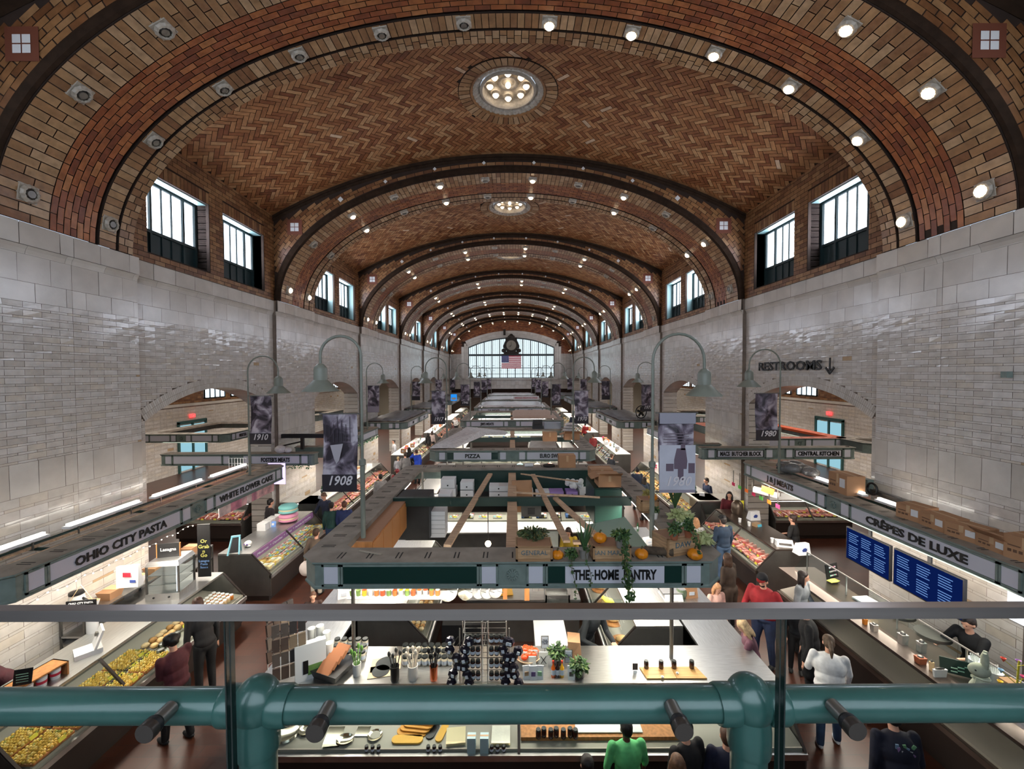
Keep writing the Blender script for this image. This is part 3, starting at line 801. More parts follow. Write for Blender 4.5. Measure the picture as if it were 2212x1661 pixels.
def canopy(name, label, x0, x1, y0, y1, front=None, left=None, right=None, back=None, c=.24, led=.47, roof=None, group=None, ll=None, lr=None, posts=True, beams=True, top=None, lights=True, slots=True):
    root = thing(name, label, 'canopy', (0,0,0), group=group)
    O = [(x0+c,y0),(x1-c,y0),(x1,y0+c),(x1,y1-c),(x1-c,y1),(x0+c,y1),(x0,y1-c),(x0,y0+c)]
    ll = led if ll is None else ll; lr = led if lr is None else lr
    I = [(x0+ll+.1,y0+led),(x1-lr-.1,y0+led),(x1-lr,y0+led+.1),(x1-lr,y1-led-.1),(x1-lr-.1,y1-led),(x0+ll+.1,y1-led),(x0+ll,y1-led-.1),(x0+ll,y0+led+.1)]
    def off(P, o):
        cx, cy = (x0+x1)/2, (y0+y1)/2; return [(x+(o if x > cx else -o), y+(o if y > cy else -o)) for x,y in P]
    fa = MB(); prof = [(0,ZT-FH),(.015,ZT-FH),(.015,ZT-FH+.025),(0,ZT-FH+.04),(0,ZT-.05),(.02,ZT-.035),(.03,ZT-.02),(.03,ZT)]
    od = list(range(8)) if ll > .1 and lr > .1 else ([0,1,2,3,4,5] if ll <= .1 else [4,5,6,7,0,1]); cl = len(od) == 8
    pk = lambda P: [P[i] for i in od]
    fa.skin([fa.ring([(x,y,z) for x,y in pk(off(O,o))]) for o,z in [(-.06,ZT-FH)]+prof], closed=cl, caps=False)
    fa.skin([fa.ring([(x,y,z) for x,y in pk(off(O,-.06))]) for z in (ZT-FH, ZT-.02)], closed=cl, caps=False)
    fa.obj('fascia', m_gray_g, root)
    tp = MB(); a = tp.ring([(x,y,ZT) for x,y in pk(off(O,.03))]); b_ = tp.ring([(x,y,ZT) for x,y in pk(I)]); d_ = tp.ring([(x,y,ZT-.1) for x,y in pk(I)]); e_ = tp.ring([(x,y,ZT-.1) for x,y in pk(off(O,-.05))])
    tp.skin([a,b_,d_,e_], closed=cl, caps=False); tp.obj('top_ledge', top or m_gray_t, root)
    if slots:
        sl = MB()
        def run(ax, n0, n1, q, ln=.2):
            v = n0+.5
            while v < n1-.5:
                for dd in (0,.055):
                    if ax == 'x': sl.box(v+dd, q-ln/2, ZT, v+dd+.018, q+ln/2, ZT+.002)
                    else: sl.box(q-ln/2, v+dd, ZT, q+ln/2, v+dd+.018, ZT+.002)
                v += .42
        run('x',x0,x1,y0+.2); run('x',x0,x1,y1-.2); 
        if ll > .3: run('y',y0,y1,x0+.2)
        if lr > .3: run('y',y0,y1,x1-.2)
        for v in [y0+1.5+1.5*i for i in range(int((y1-y0-1.5)/1.5))]:
            for q, w in ((x0,ll),(x1-lr,lr)):
                if w > .3: sl.box(q+.02, v, ZT, q+w-.02, v+.008, ZT+.002)
        sl.obj('vent_slots', mat('slot_dark',(34,32,30),.8), root)  # slots are flat dark strips, their recess shade painted as colour
    H = ZT-FH/2
    if front: side_panels(root, (x0+c,y0,0), (x1-c,y0,0), front, 0)
    if left: side_panels(root, (x0,y1-c,0), (x0,y0+c,0), left, 0)
    if right: side_panels(root, (x1,y0+c,0), (x1,y1-c,0), right, 0)
    if posts:
        for x in (x0+led+.08, x1-led-.08):
            for y in (y0+led+.1, y1-led-.1): MB().cyl(x,y,1.2,ZT-.05,.03,10).obj('post', m_steel_d, root)
    if beams:
        ym = (y0+y1)/2; MB().box(x0+led,ym-.05,ZT-.2,x1-led,ym+.05,ZT-.02).obj('cross_beam', m_green, root)
        b = MB().box(-.1+(x0+x1)/2, y0+led, ZT-.16, .1+(x0+x1)/2, y1-led, ZT-.1); b.obj('cable_tray', m_wood, root)
    if lights:
        for x in (x0+led*.5, x1-led*.5):
            b = MB().box(x-.04, y0+led+.3, ZT-.33, x+.04, y1-led-.3, ZT-.29); b.obj('tube_lamp', m_tube, root)
        for y in (y0+led*.5, y1-led*.5): MB().box(x0+led+.6, y-.04, ZT-.33, x1-led-.6, y+.04, ZT-.29).obj('tube_lamp', m_tube, root)
    if roof:
        r = MB(); n, m_ = 14, 12; zz = [[ZT+.03+.05*abs(math.sin(i*1.7+j*.9))*R.random()+(.1 if 0<i<n and 0<j<m_ else 0) for j in range(m_+1)] for i in range(n+1)]
        rx0, rx1, ry0, ry1 = roof[:4]
        idx = [[None]*(m_+1) for _ in range(n+1)]
        for i in range(n+1):
            for j in range(m_+1):
                r.v.append((rx0+(rx1-rx0)*i/n, ry0+(ry1-ry0)*j/m_, zz[i][j])); idx[i][j] = len(r.v)-1
        for i in range(n):
            for j in range(m_): r.f.append((idx[i][j],idx[i+1][j],idx[i+1][j+1],idx[i][j+1]))
        r.obj(roof[5] if len(roof) > 5 else 'plastic_cover', roof[4], root, smooth=True)
    return root
m_plast = mat('crumpled_plastic', (212,208,208), .25, spec=.8, bump=1.0, scale=9, var=.15)
m_sheet = mat('grey_roof_sheet', (128,132,138), .35, .3, bump=.6, scale=5, var=.2)
m_craft = mat('brown_paper_cover', (182,156,138), .6, bump=.6, scale=6, var=.1)
cs = 'stall canopies of the centre row'
canopy('stall_canopy', 'open grey green canopy lettered THE HOME PANTRY, nearest centre stall', -2.95, 3.1, 5.81, 12.0, front=(('green','',0),('mix','THE  HOME  PANTRY',.62)), left=(('green','',0),('green','',0)), right=(('green','',0),('green','',0)), group=cs)
canopy('stall_canopy', 'centre canopy with PIZZA and EURO SWEETS signs', -2.8, 2.98, 14.25, 20.2, front=(('mix','PIZZA',.3),('sign','EURO SWEETS',.5)), left=(('sign','',0),)*2, right=(('sign','',0),)*2, group=cs)
canopy('stall_canopy', "centre canopy with a JIM'S MEATS sign", -2.85, 3.0, 23.3, 29.4, front=(('sign',"JIM'S MEATS",.42),('sign','',0)), left=(('sign','',0),)*2, right=(('sign','',0),)*2, roof=(.1,2.7,23.8,28.8,m_craft,'paper_cover'), group=cs)
canopy('stall_canopy', 'centre canopy with a D.W. WHITAKER sign under plastic sheets', -2.85, 3.0, 31.8, 37.9, front=(('sign','D.W. WHITAKER',.5),('sign','MEATS',.2)), roof=(-2.6,2.7,32.1,37.5,m_plast), group=cs)
canopy('stall_canopy', 'fifth centre canopy, plastic sheets over its roof', -2.85, 3.0, 40.6, 46.6, front=(('sign','D.W. WHITAKER',.6),('sign','SMOKED MEATS & POULTRY',.8)), roof=(-2.6,2.7,40.9,46.2,m_plast), group=cs)
bs = MB(); bs.box(.2,40.5,3.05,2.7,40.56,3.42); o = thing('cloth_sign', 'white cloth sign with red letters on top of the fifth centre canopy', 'sign', (0,0,0)); bs.obj('cloth', m_cwhite, o)
text('SMOKED MEATS & GYROS', .2, frame_m((1.45,40.48,3.23),(1,0,0)), mat('red_letters',(190,40,60),.6), o, w=2.2)
canopy('stall_canopy', 'farthest centre canopy below the end balcony', -2.85, 3.0, 49.0, 54.5, front=(('sign','',0),('sign','',0)), roof=(-2.6,2.7,49.3,54,m_plast), group=cs)
ss = 'stall canopies along the side walls'
LX, RX_ = -6.56, 6.95
canopy('stall_canopy', 'left canopy with OHIO CITY PASTA and WHITE FLOWER CAKE signs', -8.0, LX, 5.25, 12.2, ll=.03, right=(('sign','OHIO CITY PASTA',.72),('sign','WHITE FLOWER CAKE',.9)), group=ss, beams=False, led=.42, lights=False, posts=False)
canopy('stall_canopy', 'right canopy with CRÊPES DE LUXE and J & J MEATS signs', RX_, 8.0, 5.2, 12.5, lr=.03, left=(('sign','J & J MEATS',.42),('sign','CRÊPES DE LUXE',.72)), group=ss, beams=False, led=.4, lights=False, posts=False)
canopy('stall_canopy', "left canopy with a FOSTER'S MEATS sign and green garland", -11.6, LX+.05, 13.74, 14.12, front=(('sign','',0),('sign',"FOSTER'S MEATS",.6)), group=ss, beams=False, led=.15, c=.06, lights=False, posts=False, slots=False)
canopy('stall_canopy', 'right canopy with MACS BUTCHER BLOCK and CENTRAL KITCHEN signs', 6.4, 11.5, 13.78, 14.12, front=(('box','MACS  BUTCHER BLOCK',.86),('box','CENTRAL KITCHEN',.86)), group=ss, beams=False, led=.15, c=.06, lights=False, posts=False, slots=False).location.z = .14
canopy('stall_canopy', "left canopy behind FOSTER'S with a short COFFEE BEANS side sign", -8.0, LX, 15.0, 20.8, ll=.03, right=(('sign','COFFEE BEANS',.7),('sign','',0)), group=ss, beams=False, led=.35, lights=False, posts=False)
canopy('stall_canopy', 'right canopy with an OLIVE & DELI side sign', 6.75, 8.0, 15.3, 20.8, lr=.03, left=(('sign','',0),('sign','OLIVE & CHEESE',.8)), group=ss, beams=False, led=.35, lights=False, posts=False)
canopy('stall_canopy', 'left canopy with an ORALE sign and grey sheet roof', -8.0, -5.7, 22.6, 28.9, front=(('sign','ORALE',.8),('sign','',0)), right=(('sign','DAY',.2),('sign','JOE',.2)), roof=(-7.9,-5.9,22.9,28.7,m_sheet,'roof_sheet'), group=ss, beams=False, lights=False, posts=False)
canopy('stall_canopy', "right canopy with a DIONNE'S POULTRY sign and a fan on top", 5.85, 8.0, 22.6, 28.9, front=(('sign','',0),('sign',"DIONNE'S POULTRY",.85)), left=(('sign','MEATS',.4),('sign','BEEF',.3)), roof=(6.0,7.9,22.9,28.7,m_sheet,'roof_sheet'), group=ss, beams=False, lights=False, posts=False)
for i, y in enumerate((31.2, 39.8, 48.2)):
    for sd in (-1,1):
        a, c = (-8.0,-5.7) if sd < 0 else (5.8,8.0)
        canopy('stall_canopy', '%s wall canopy, %s beyond the %s one' % (('left','right')[sd > 0], ('first','second','farthest')[i], ("ORALE","DIONNE'S")[sd > 0]), a, c, y, y+6.2, front=(('sign',('D.W. WHITAKER','MEATS','')[i],.7),('sign','',0)), left=(('sign','',0),)*2 if sd > 0 else None, right=(('sign','',0),)*2 if sd < 0 else None, roof=(a+.1,c-.1,y+.2,y+6,m_sheet,'roof_sheet'), group=ss, beams=False, lights=False, posts=False)
# stalls seen through the arches, in the side aisles
def aisle_canopy(label, x0, x1, y0, y1, txt, m=None, **k):
    return canopy('stall_canopy', label, x0, x1, y0, y1, front=(('sign','',0),('sign',txt,.6)), group='stall canopies out in the side aisles', beams=False, posts=False, lights=False, **k)
aisle_canopy('MEISTER FOODS canopy seen through the first left arch', -16.6, -12.6, 18.4, 23.5, '', right=(('sign','MEISTER FOODS',.7),('sign','',0)))
aisle_canopy('small canopy beyond the first left arch beside the exit door', -16.0, -12.4, 26.5, 31.0, '')
aisle_canopy('orange topped canopy seen through the first right arch', 9.6, 13.6, 16.6, 22.0, '', top=mat('orange_cover',(196,84,40),.6))
aisle_canopy('green canopy with number 5 seen through the right arch', 13.2, 16.8, 15.3, 17.0, '5')
aisle_canopy('canopy with cardboard cartons beyond the first right arch', 11.0, 14.0, 25.0, 30.0, '')
# ================= gooseneck lamps and banners =================
m_lamp = mat('lamp_paint', (122,126,116), .45, var=.1)
def gooseneck(x, y, z0, ztop, dx, dy, sc=1.0, label='', group=None, zbase=None):
    """post rising from z0, half-circle at the top ending in a hanging cone shade at (x+dx, y+dy)"""
    t = thing('gooseneck_lamp', label, 'lamp', (x,y,z0), group=group)
    D = math.hypot(dx,dy); r = D/2; ux, uy = dx/D, dy/D; h = ztop-z0-r
    MB().tube([(0,0,0),(0,0,h*.42)], .04*sc, 12).obj('lower_post', m_lamp, t, smooth=True)
    MB().lathe([(.04*sc,h*.42-.06),(.055*sc,h*.42-.05),(.055*sc,h*.42+.03),(.03*sc,h*.42+.05)], n=14).obj('coupling', m_lamp, t, smooth=True)
    pts = [(0,0,h*.42),(0,0,h*.8)] + [((r-r*math.cos(a))*ux, (r-r*math.cos(a))*uy, h+r*math.sin(a)) for a in [PI*i/14 for i in range(15)]] + [(dx,dy,h-.14)]
    MB().tube(pts, .024*sc, 10).obj('curved_arm', m_lamp, t, smooth=True)
    s = h-.12
    MB().lathe([(.02,s),(.05,s-.01),(.095,s-.06),(.105,s-.1),(.105,s-.26),(.115,s-.28)], (dx,dy,0), 24).obj('socket_housing', m_lamp, t, smooth=True)
    MB().lathe([(.11,s-.27),(.28,s-.44),(.285,s-.45),(.27,s-.445),(.1,s-.28)], (dx,dy,0), 28, caps=False).obj('shade', m_lamp, t, smooth=True)
    return t
def mphoto(name, seed, inv=False):
    """faded monochrome print: blotchy shapes in purple greys"""
    m, nt, o = newmat(name); N = nt.nodes; L = nt.links
    b = N.new('ShaderNodeBsdfPrincipled'); L.new(b.outputs[0], o.inputs[0]); b.inputs['Roughness'].default_value = .55
    tc = N.new('ShaderNodeTexCoord'); mp = N.new('ShaderNodeMapping'); L.new(tc.outputs['Object'], mp.inputs[0]); mp.inputs['Location'].default_value = (seed*3.1, seed, seed*1.7)
    v = N.new('ShaderNodeTexNoise'); v.inputs['Scale'].default_value = 3.2; v.inputs['Detail'].default_value = 7; v.inputs['Distortion'].default_value = .8; L.new(mp.outputs[0], v.inputs[0])
    rp = N.new('ShaderNodeValToRGB'); L.new(v.outputs[0], rp.inputs[0]); cr = rp.color_ramp
    cr.elements[0].position = .42; cr.elements[0].color = srgb((44,36,46)); cr.elements[1].position = .62; cr.elements[1].color = srgb((190,182,192))
    e = cr.elements.new(.52); e.color = srgb((118,106,120)); L.new(rp.outputs[0], b.inputs['Base Color'])
    return m
PH = [mphoto('archive_photo_%d' % i, i*1.37) for i in range(5)]
m_btxt = mat('pale_numerals', (214,208,212), .5)
def banner(x, y, ztop, w, h, side, year, label, ph, post_x=None, shear=.3, extra=None):
    """banner hanging between two short rods beside a post; side = -1 left of it, 1 right"""
    t = thing('banner', label, 'banner', (x,y,ztop), group='year banners on the lamp posts')
    x0, x1 = (-w-.05, -.05) if side < 0 else (.05, w+.05)
    b = MB(); n = 8; rows = 10
    P = lambda i,j: (x0+(x1-x0)*i/n, .03*math.sin(i*.8+j*.5), -.03-h*j/rows)
    for i in range(n):
        for j in range(rows): b.quad(P(i,j+1), P(i+1,j+1), P(i+1,j), P(i,j))
    b.obj('cloth', PH[ph], t, smooth=True)
    d = MB().box(x0-.001,-.045,-h-.03,x1+.001,-.035,-h*.80); d.obj('dark_foot_panel', mat('banner_dark',(40,34,42),.6) if ph != 1 else mat('banner_mauve',(150,142,156),.6), t)
    rod = MB(); rod.tube([(-.0,0,-.02),(side*(w+.1),0,-.02)],.012,6); rod.tube([(0,0,-h-.03),(side*(w+.1),0,-h-.03)],.012,6); rod.obj('rods', m_steel_d, t)
    if year: text(year, h*.17, frame_m(((x0+x1)/2,-.06,-h*.88),(1,0,0)), m_btxt, t, shear=shear, w=w*.68, bold=.003)
    if extra: extra(t, x0, x1, h)
    return t
glab = 'gooseneck lamps on posts down the hall'
gooseneck(-2.38, 6.8, ZT-.05, 6.26, -.64, -.05, 1.0, 'large grey gooseneck lamp on the left of the nearest centre stall', glab)
gooseneck(2.36, 6.75, ZT-.05, 6.28, .88, .1, 1.0, 'large grey gooseneck lamp on the right of the nearest centre stall', glab)
def x1908(t, x0, x1, h):
    w = x1-x0; b = MB(); b.prism([(x0+w*.25,-h*.42),(x0+w*.62,-h*.40),(x0+w*.5,-h*.62),(x0+w*.42,-h*.66),(x0+w*.36,-h*.6)],-.05,-.042).obj('printed_bust', mat('print_pale',(170,164,172),.6), t)
    b = MB()
    for k in range(7): b.box(x0+w*(.1+.12*k),-.05,-h*.38,x0+w*(.1+.12*k)+.01,-.044,-h*(.05+.05*(k%3)))
    b.obj('printed_masts', mat('print_dark',(60,52,64),.6), t)
def x1980(t, x0, x1, h):
    w = x1-x0
    MB().box(x0,-.048,-h*.985,x1,-.040,-h*.42).obj('printed_snow', mat('print_snow',(196,196,208),.6,var=.12,scale=2), t)
    MB().box(x0,-.048,-h*.15,x1,-.042,-.02).obj('printed_sky', mat('print_grey',(150,148,160),.6), t)
    q = MB(); c = x0+w*.58
    q.prism([(c-.06,-h*.46),(c+.08,-h*.46),(c+.11,-h*.62),(c+.1,-h*.72),(c-.1,-h*.72),(c-.1,-h*.6)],-.054,-.049); q.obox((c+.04,-.051,-h*.44),(.07,.006,.1)); q.obox((c-.17,-.051,-h*.7),(.12,.006,.12)); q.obox((c+.18,-.051,-h*.71),(.1,.006,.16)); q.box(c-.04,-.054,-h*.86,c+.05,-.05,-h*.72)
    q.obj('printed_figure', mat('print_coat',(104,88,102),.6), t)
    tx = MB()
    for k in range(4): tx.box(x0+.06,-.052,-h*(.27+.035*k)-.012,x1-.06-.05*(k%2),-.046,-h*(.27+.035*k))
    tx.obj('printed_lines', mat('print_line',(120,108,120),.6), t)
banner(-2.40, 6.77, 5.02, .56, 1.26, -1, '1908', 'banner dated 1908, largest, on the left centre stall post', 0, extra=x1908)
banner(2.40, 6.72, 5.02, .58, 1.28, 1, '1980', 'banner with a woman carrying bags, largest, on the right centre stall post', 1, extra=x1980)
gooseneck(-6.83, 10.9, ZT-.05, 6.12, .80, 0, .8, 'gooseneck lamp above the left pasta and cake stall', glab)
banner(-6.82, 10.88, 5.1, .55, 1.25, 1, '1910', 'banner dated 1910 above the left pasta and cake stall', 2)
gooseneck(7.1, 10.9, ZT-.05, 6.25, -.82, 0, .8, 'gooseneck lamp in front of the restrooms lettering', glab)
banner(7.08, 10.88, 5.12, .58, 1.22, -1, '1980', 'banner dated 1980 over the right butcher stalls', 3)
YR = ['1917','1946','1955','1970','1977','1933']
for i, y in enumerate((15.9, 24.9, 33.4, 42.0, 50.3)):
    nmy = ('second','third','fourth','fifth','sixth')[i]
    for sd in (-1,1):
        s = ('left','right')[sd > 0]
        gooseneck(2.42*sd, y, ZT-.05, 6.25, .8*sd*(-1 if False else 1), 0, .9, 'gooseneck lamp, %s side of the %s centre stall' % (s,nmy), glab)
        if i < 5: banner(2.42*sd, y-.03, 5.0, .52, 1.25, sd, YR[(i+(sd>0)*3)%6] if i < 3 else None, 'banner on the %s post of the %s centre stall' % (s,nmy), (i+2+(sd>0))%5)
for i, y in enumerate((19.8, 28.6, 37.4, 46.2)):
    for sd in (-1,1):
        s = ('left','right')[sd > 0]
        gooseneck(6.83*sd, y, ZT-.05, 6.15, -.78*sd, 0, .8, 'wall stall gooseneck lamp, number %s along the %s side' % (('two','three','four','five')[i],s), glab)
        banner(6.83*sd, y-.03, 5.1, .55, 1.25, -sd if i < 1 else sd*-1, ('1977' if sd > 0 else None) if i == 0 else None, '%s wall row banner, %s from the balcony' % (s, ('second','third','fourth','fifth')[i]), (i+1+(sd>0)*2)%5)
# wall lettering
rs = thing('wall_lettering', 'black RESTROOMS lettering with a down arrow on the right tile wall', 'sign', (8.08, 11.8, 5.82))
text('RESTROOMS', .36, frame_m((0,.35,0),(0,-1,0)), m_black, rs, w=2.75, bold=.008, depth=.01)
b = MB(); b.box(-.02,-1.34,-.17,0,-1.30,.19); b.hexa([(-.02,-1.20,-.04),(-.02,-1.16,-.07),(-.02,-1.31,-.23),(-.02,-1.33,-.18),(0,-1.20,-.04),(0,-1.16,-.07),(0,-1.31,-.23),(0,-1.33,-.18)])
b.hexa([(-.02,-1.44,-.04),(-.02,-1.48,-.07),(-.02,-1.33,-.23),(-.02,-1.31,-.18),(0,-1.44,-.04),(0,-1.48,-.07),(0,-1.33,-.23),(0,-1.31,-.18)]); b.obj('down_arrow', m_black, rs)
# ================= counters and goods =================
m_deck = mat('case_deck', (168,162,148), .4)
m_basef = mat('case_base', (52,42,38), .5, .1)
EDGES = {}
def case(label, x, y, rz, L, end=(1,1), nm='display_case', muls=1.5, group='glass display cases', h=1.2, glass=True, steel=None, back=.82, light=True, slant=.48):
    """front edge of the top starts at (x,y); local x runs along it, local -y is the customer side"""
    t = thing(nm, label, 'display case', (x,y,0), rz, group); st = steel or m_steel
    zt = h
    MB().box(0,0,zt-.04,L,back,zt).obj('worktop', st, t)
    MB().prism([(-slant,.14),(-slant,.58),(back-.1,.58),(back-.1,.14)],0.02,L-.02,'x').obj('base', m_basef, t)
    MB().box(.04,-slant+.08,0,L-.04,back-.14,.14).obj('plinth', m_dark, t)
    MB().prism([(-slant-.03,.58),(-slant-.03,.66),(-slant+.03,.66),(-slant+.03,.58)],0,L,'x').obj('front_ledge', st, t)
    MB().prism([(-slant+.03,.62),(-slant+.03,.70),(back-.35,.80),(back-.35,.6)],.03,L-.03,'x').obj('deck', m_deck, t)
    MB().box(.02,back-.35,.6,L-.02,back-.32,zt-.04).obj('back_panel', m_steel_d, t)
    if glass:
        MB().quad((.02,-slant,.66),(L-.02,-slant,.66),(L-.02,-.01,zt-.04),(.02,-.01,zt-.04)).obj('front_glass', m_glass, t)
        n = max(1, round(L/muls))
        for i in range(n+1):
            q = .02+(L-.04)*i/n; MB().bar((q,-slant,.66),(q,-.01,zt-.02),.035,.03).obj('mullion', m_dark, t)
        for k, q in enumerate((0, L-.02)):
            if end[k]: MB().prism([(-slant,.14),(-slant,.66),(-.01,zt-.04),(back,zt-.04),(back,.14)],q,q+.02,'x').obj('end_panel', m_steel_d if end[k] == 1 else m_glass, t)
    if light: MB().box(.1,.06,zt-.075,L-.1,.10,zt-.045).obj('tube_lamp', m_tube, t)
    return t
PROTO = {}
def proto(name, fn):
    if name not in PROTO: PROTO[name] = fn()
    return PROTO[name]
USED = set()
def put(pname, loc, rz, label, group, cat=None):
    r = PROTO[pname]
    o = dup(r, Vector(loc), rz, label, group)
    if cat: o['category'] = cat
    return o
m_meat = mislands('raw_meat', [((206,110,100),3),((224,142,128),3),((184,84,78),2),((232,176,160),1.5)], rough=.35, noise=.3, nscale=20)
m_bake = mislands('baked_goods', [((204,150,86),3),((224,180,120),3),((176,116,60),2),((236,206,156),2)], rough=.6, noise=.2, nscale=20)
m_sweet = mislands('sweets', [((236,206,150),2),((222,150,150),2),((96,56,38),2),((244,232,214),2),((232,170,70),1),((150,200,190),1)], rough=.5, noise=.1)
m_chees = mislands('cheeses', [((236,206,120),3),((244,226,170),3),((226,176,80),2),((240,236,220),1)], rough=.5, noise=.1)
m_pasta = mislands('pasta_yellow', [((222,186,84),3),((212,172,70),3),((232,204,120),2),((150,150,70),1)], rough=.6, noise=.2)
m_mixed = mislands('mixed_packets', [((230,226,220),3),((206,70,60),1),((70,110,170),1),((230,190,70),1),((80,130,80),1),((60,50,46),1)], rough=.5, noise=.1)
m_plate = mat('black_tray', (26,26,28), .35)
m_tag = mislands('price_tags', [((240,240,232),4),((240,230,80),1),((240,90,130),1),((250,150,60),1)], rough=.6, noise=0)
def p_tray(m, w=.34, d=.24, n=(4,2), h=.05, tray=None, balls=False, tagged=True, tn='tray', pn='contents'):
    def fn():
        t = thing(tn, 'x', 'food tray')
        b = MB(); b.box(-w/2,-d/2,0,w/2,d/2,.012)
        for a in ((-w/2,-d/2,w/2,-d/2+.01),(-w/2,d/2-.01,w/2,d/2),(-w/2,-d/2,-w/2+.01,d/2),(w/2-.01,-d/2,w/2,d/2)): b.box(a[0],a[1],0,a[2],a[3],.03)
        b.obj('dish', tray or m_plate, t)
        g = MB()
        for i in range(n[0]):
            for j in range(n[1]):
                x = -w/2+w*(i+.5)/n[0]+jit(.006); y = -d/2+d*(j+.5)/n[1]+jit(.006)
                if balls: g.ball((x,y,.015+h/2),(w/n[0]*.46,d/n[1]*.46,h*.5+jit(.01)),8,5)
                else: g.obox((x,y,.015+h/2+jit(.008)),(w/n[0]*.88,d/n[1]*.86,h+jit(.015)),rz=jit(.3),rx=jit(.25))
        g.obj(pn, m, t, smooth=balls)
        if tagged: MB().obox((w*.2,-d/2+.01,.05),(.09,.004,.05),rx=-.4).obj('price_tag', m_tag, t)
        return t
    return fn
def p_jar(lid, body, r=.042, h=.11, lab=None, n=14):
    def fn():
        t = thing('jar', 'x', 'jar')
        MB().lathe([(r*.9,0),(r,.008),(r,h*.78),(r*.8,h*.86)], n=n).obj('body', body, t, smooth=True)
        MB().lathe([(r*.92,h*.84),(r*.92,h),(r*.86,h+.004)], n=n).obj('lid', lid, t, smooth=True)
        if lab: MB().lathe([(r*1.02,h*.2),(r*1.02,h*.6)], n=n, caps=False).obj('paper_label', lab, t)
        return t
    return fn
def p_simple(name, cat, build, m, smooth=False):
    def fn():
        b = MB(); build(b); o = b.obj(name, m, None, smooth); o['category'] = cat; o['label'] = 'x'; return o
    return fn
proto('meat', p_tray(m_meat, n=(5,2))); proto('meat2', p_tray(m_meat, .44, .3, (8,1), .07, m_deck))
proto('cake', p_tray(m_sweet, .3, .24, (3,3), .05, m_cwhite, True)); proto('cookies', p_tray(m_bake, .36, .26, (5,4), .03, m_deck, True))
proto('bread', p_tray(m_bake, .42, .3, (3,2), .1, m_deck, True)); proto('cheese', p_tray(m_chees, .36, .26, (3,2), .09, m_deck))
proto('pasta', p_tray(m_pasta, .5, .36, (12,9), .045, m_oak, True, pn='pasta')); proto('olive', p_tray(mislands('olives',[((90,90,40),3),((60,40,50),2),((150,130,50),2)],rough=.3), .28, .2, (6,5), .05, m_cwhite, True))
proto('mixed', p_tray(m_mixed, .36, .26, (4,3), .09))
m_lidw = mat('white_lid', (232,230,224), .5); m_amber = mat('amber_sauce', (196,116,40), .3); m_cream = mat('cream_sauce', (214,184,140), .4)
m_lidb = mat('black_lid', (36,40,40), .45); m_glj = mat('pale_glass_jar', (196,186,164), .15, spec=.8); m_brown = mat('brown_glass', (58,30,22), .12, spec=.8); m_label = mat('paper_label', (206,214,224), .6)
proto('jar_white', p_jar(m_lidw, m_cream)); proto('jar_amber', p_jar(m_lidw, m_amber)); proto('jar_black', p_jar(m_lidb, m_glj, .036, .1, m_label))
proto('jar_small', p_jar(m_lidb, m_brown, .026, .075, m_label, 10)); proto('jar_preserve', p_jar(m_lidb, m_brown, .036, .115)); proto('jar_dark', p_jar(m_steel_d, mat('olive_glass',(70,74,50),.15), .06, .1))
def fill(x, y, rz, L, kinds, labels, group, rows=((-.26,.715),(.02,.745)), step=.42, x0=.12, s=1.0):
    """lay trays along a case deck; each is its own object"""
    c, sn = math.cos(rz), math.sin(rz)
    for ri, (ly, z) in enumerate(rows):
        q = x0+step/2
        while q < L-x0:
            k = R.randrange(len(kinds)); lx = q
            o = put(kinds[k], (x+c*lx-sn*ly, y+sn*lx+c*ly, z), rz+jit(.06), labels[k % len(labels)], group)
            q += step
# ---- nearest centre stall ----
FX0, FX1, FY = -3.62, 3.93, 5.86
case('wide stainless front counter and glass case of the nearest centre stall', FX0, FY, 0, FX1-FX0, muls=3.7, group=None, slant=.53)
case('right arm counter of the nearest centre stall, bare steel top', FX1, FY+.82, PI/2, 5.2, slant=.1, group=None, muls=2.6)
case('left arm counter of the nearest centre stall', FX0, FY+6.0, -PI/2, 5.18, group=None, slant=.1, muls=2.6)
case('rear counter of the nearest centre stall below the canopy', FX1-.9, 12.35, PI, 5.8, group=None)
NG = 'goods in the nearest front case'
for px, py, k, lb in ((720,1600,'meat2','x'),): pass
# pans, trays, boards inside the front case
m_silver = mat('polished_pan', (214,208,188), .18, 1.0)
def lay(px, py, z=.72, y=None): return atz(px, py, z)
def pan(px, py, r, lab, oval=1.0, n=3):
    p = lay(px,py); t = thing('silver_pan', lab, 'pan', (p.x, p.y, .705))
    b = MB()
    for k in range(n): b.lathe([(r*.55,.012*k),(r*.7,.012*k+.005),(r,.012*k+.03),(r*.98,.012*k+.034),(r*.66,.012*k+.012),(.001,.012*k+.008)], n=24)
    if oval != 1: b.xf(Matrix.Diagonal((oval,1,1,1)))
    b.obj('bowl', m_silver, t, smooth=True)
pan(662,1580,.1,'small steel dish beside the nest of silver bowls',1,2); pan(745,1600,.09,'silver dish left of the mullion',1.3,2); pan(810,1590,.1,'clear tub on the deck right of the mullion',1,1)
pan(620,1588,.15,'nest of round silver bowls in the front case behind the left pipe post')
def tray_silver(px, py, w, d, lab, rz=0, m=None, n=2):
    p = lay(px,py); t = thing('baking_tray', lab, 'tray', (p.x,p.y,.705), rz)
    b = MB()
    for k in range(n):
        z = .016*k; b.hexa([(-w/2*.85,-d/2*.85,z),(w/2*.85,-d/2*.85,z),(w/2*.85,d/2*.85,z),(-w/2*.85,d/2*.85,z),(-w/2,-d/2,z+.012),(w/2,-d/2,z+.012),(w/2,d/2,z+.012),(-w/2,d/2,z+.012)])
    b.obj('pan', m or m_silver, t)
tray_silver(722,1590,.22,.34,'long silver tray leaning in the front case, left of the mullion',.12); tray_silver(785,1578,.18,.2,'small rectangular silver pan beside the case mullion')
m_board = mat('yellow_board', (232,178,70), .5, var=.1)
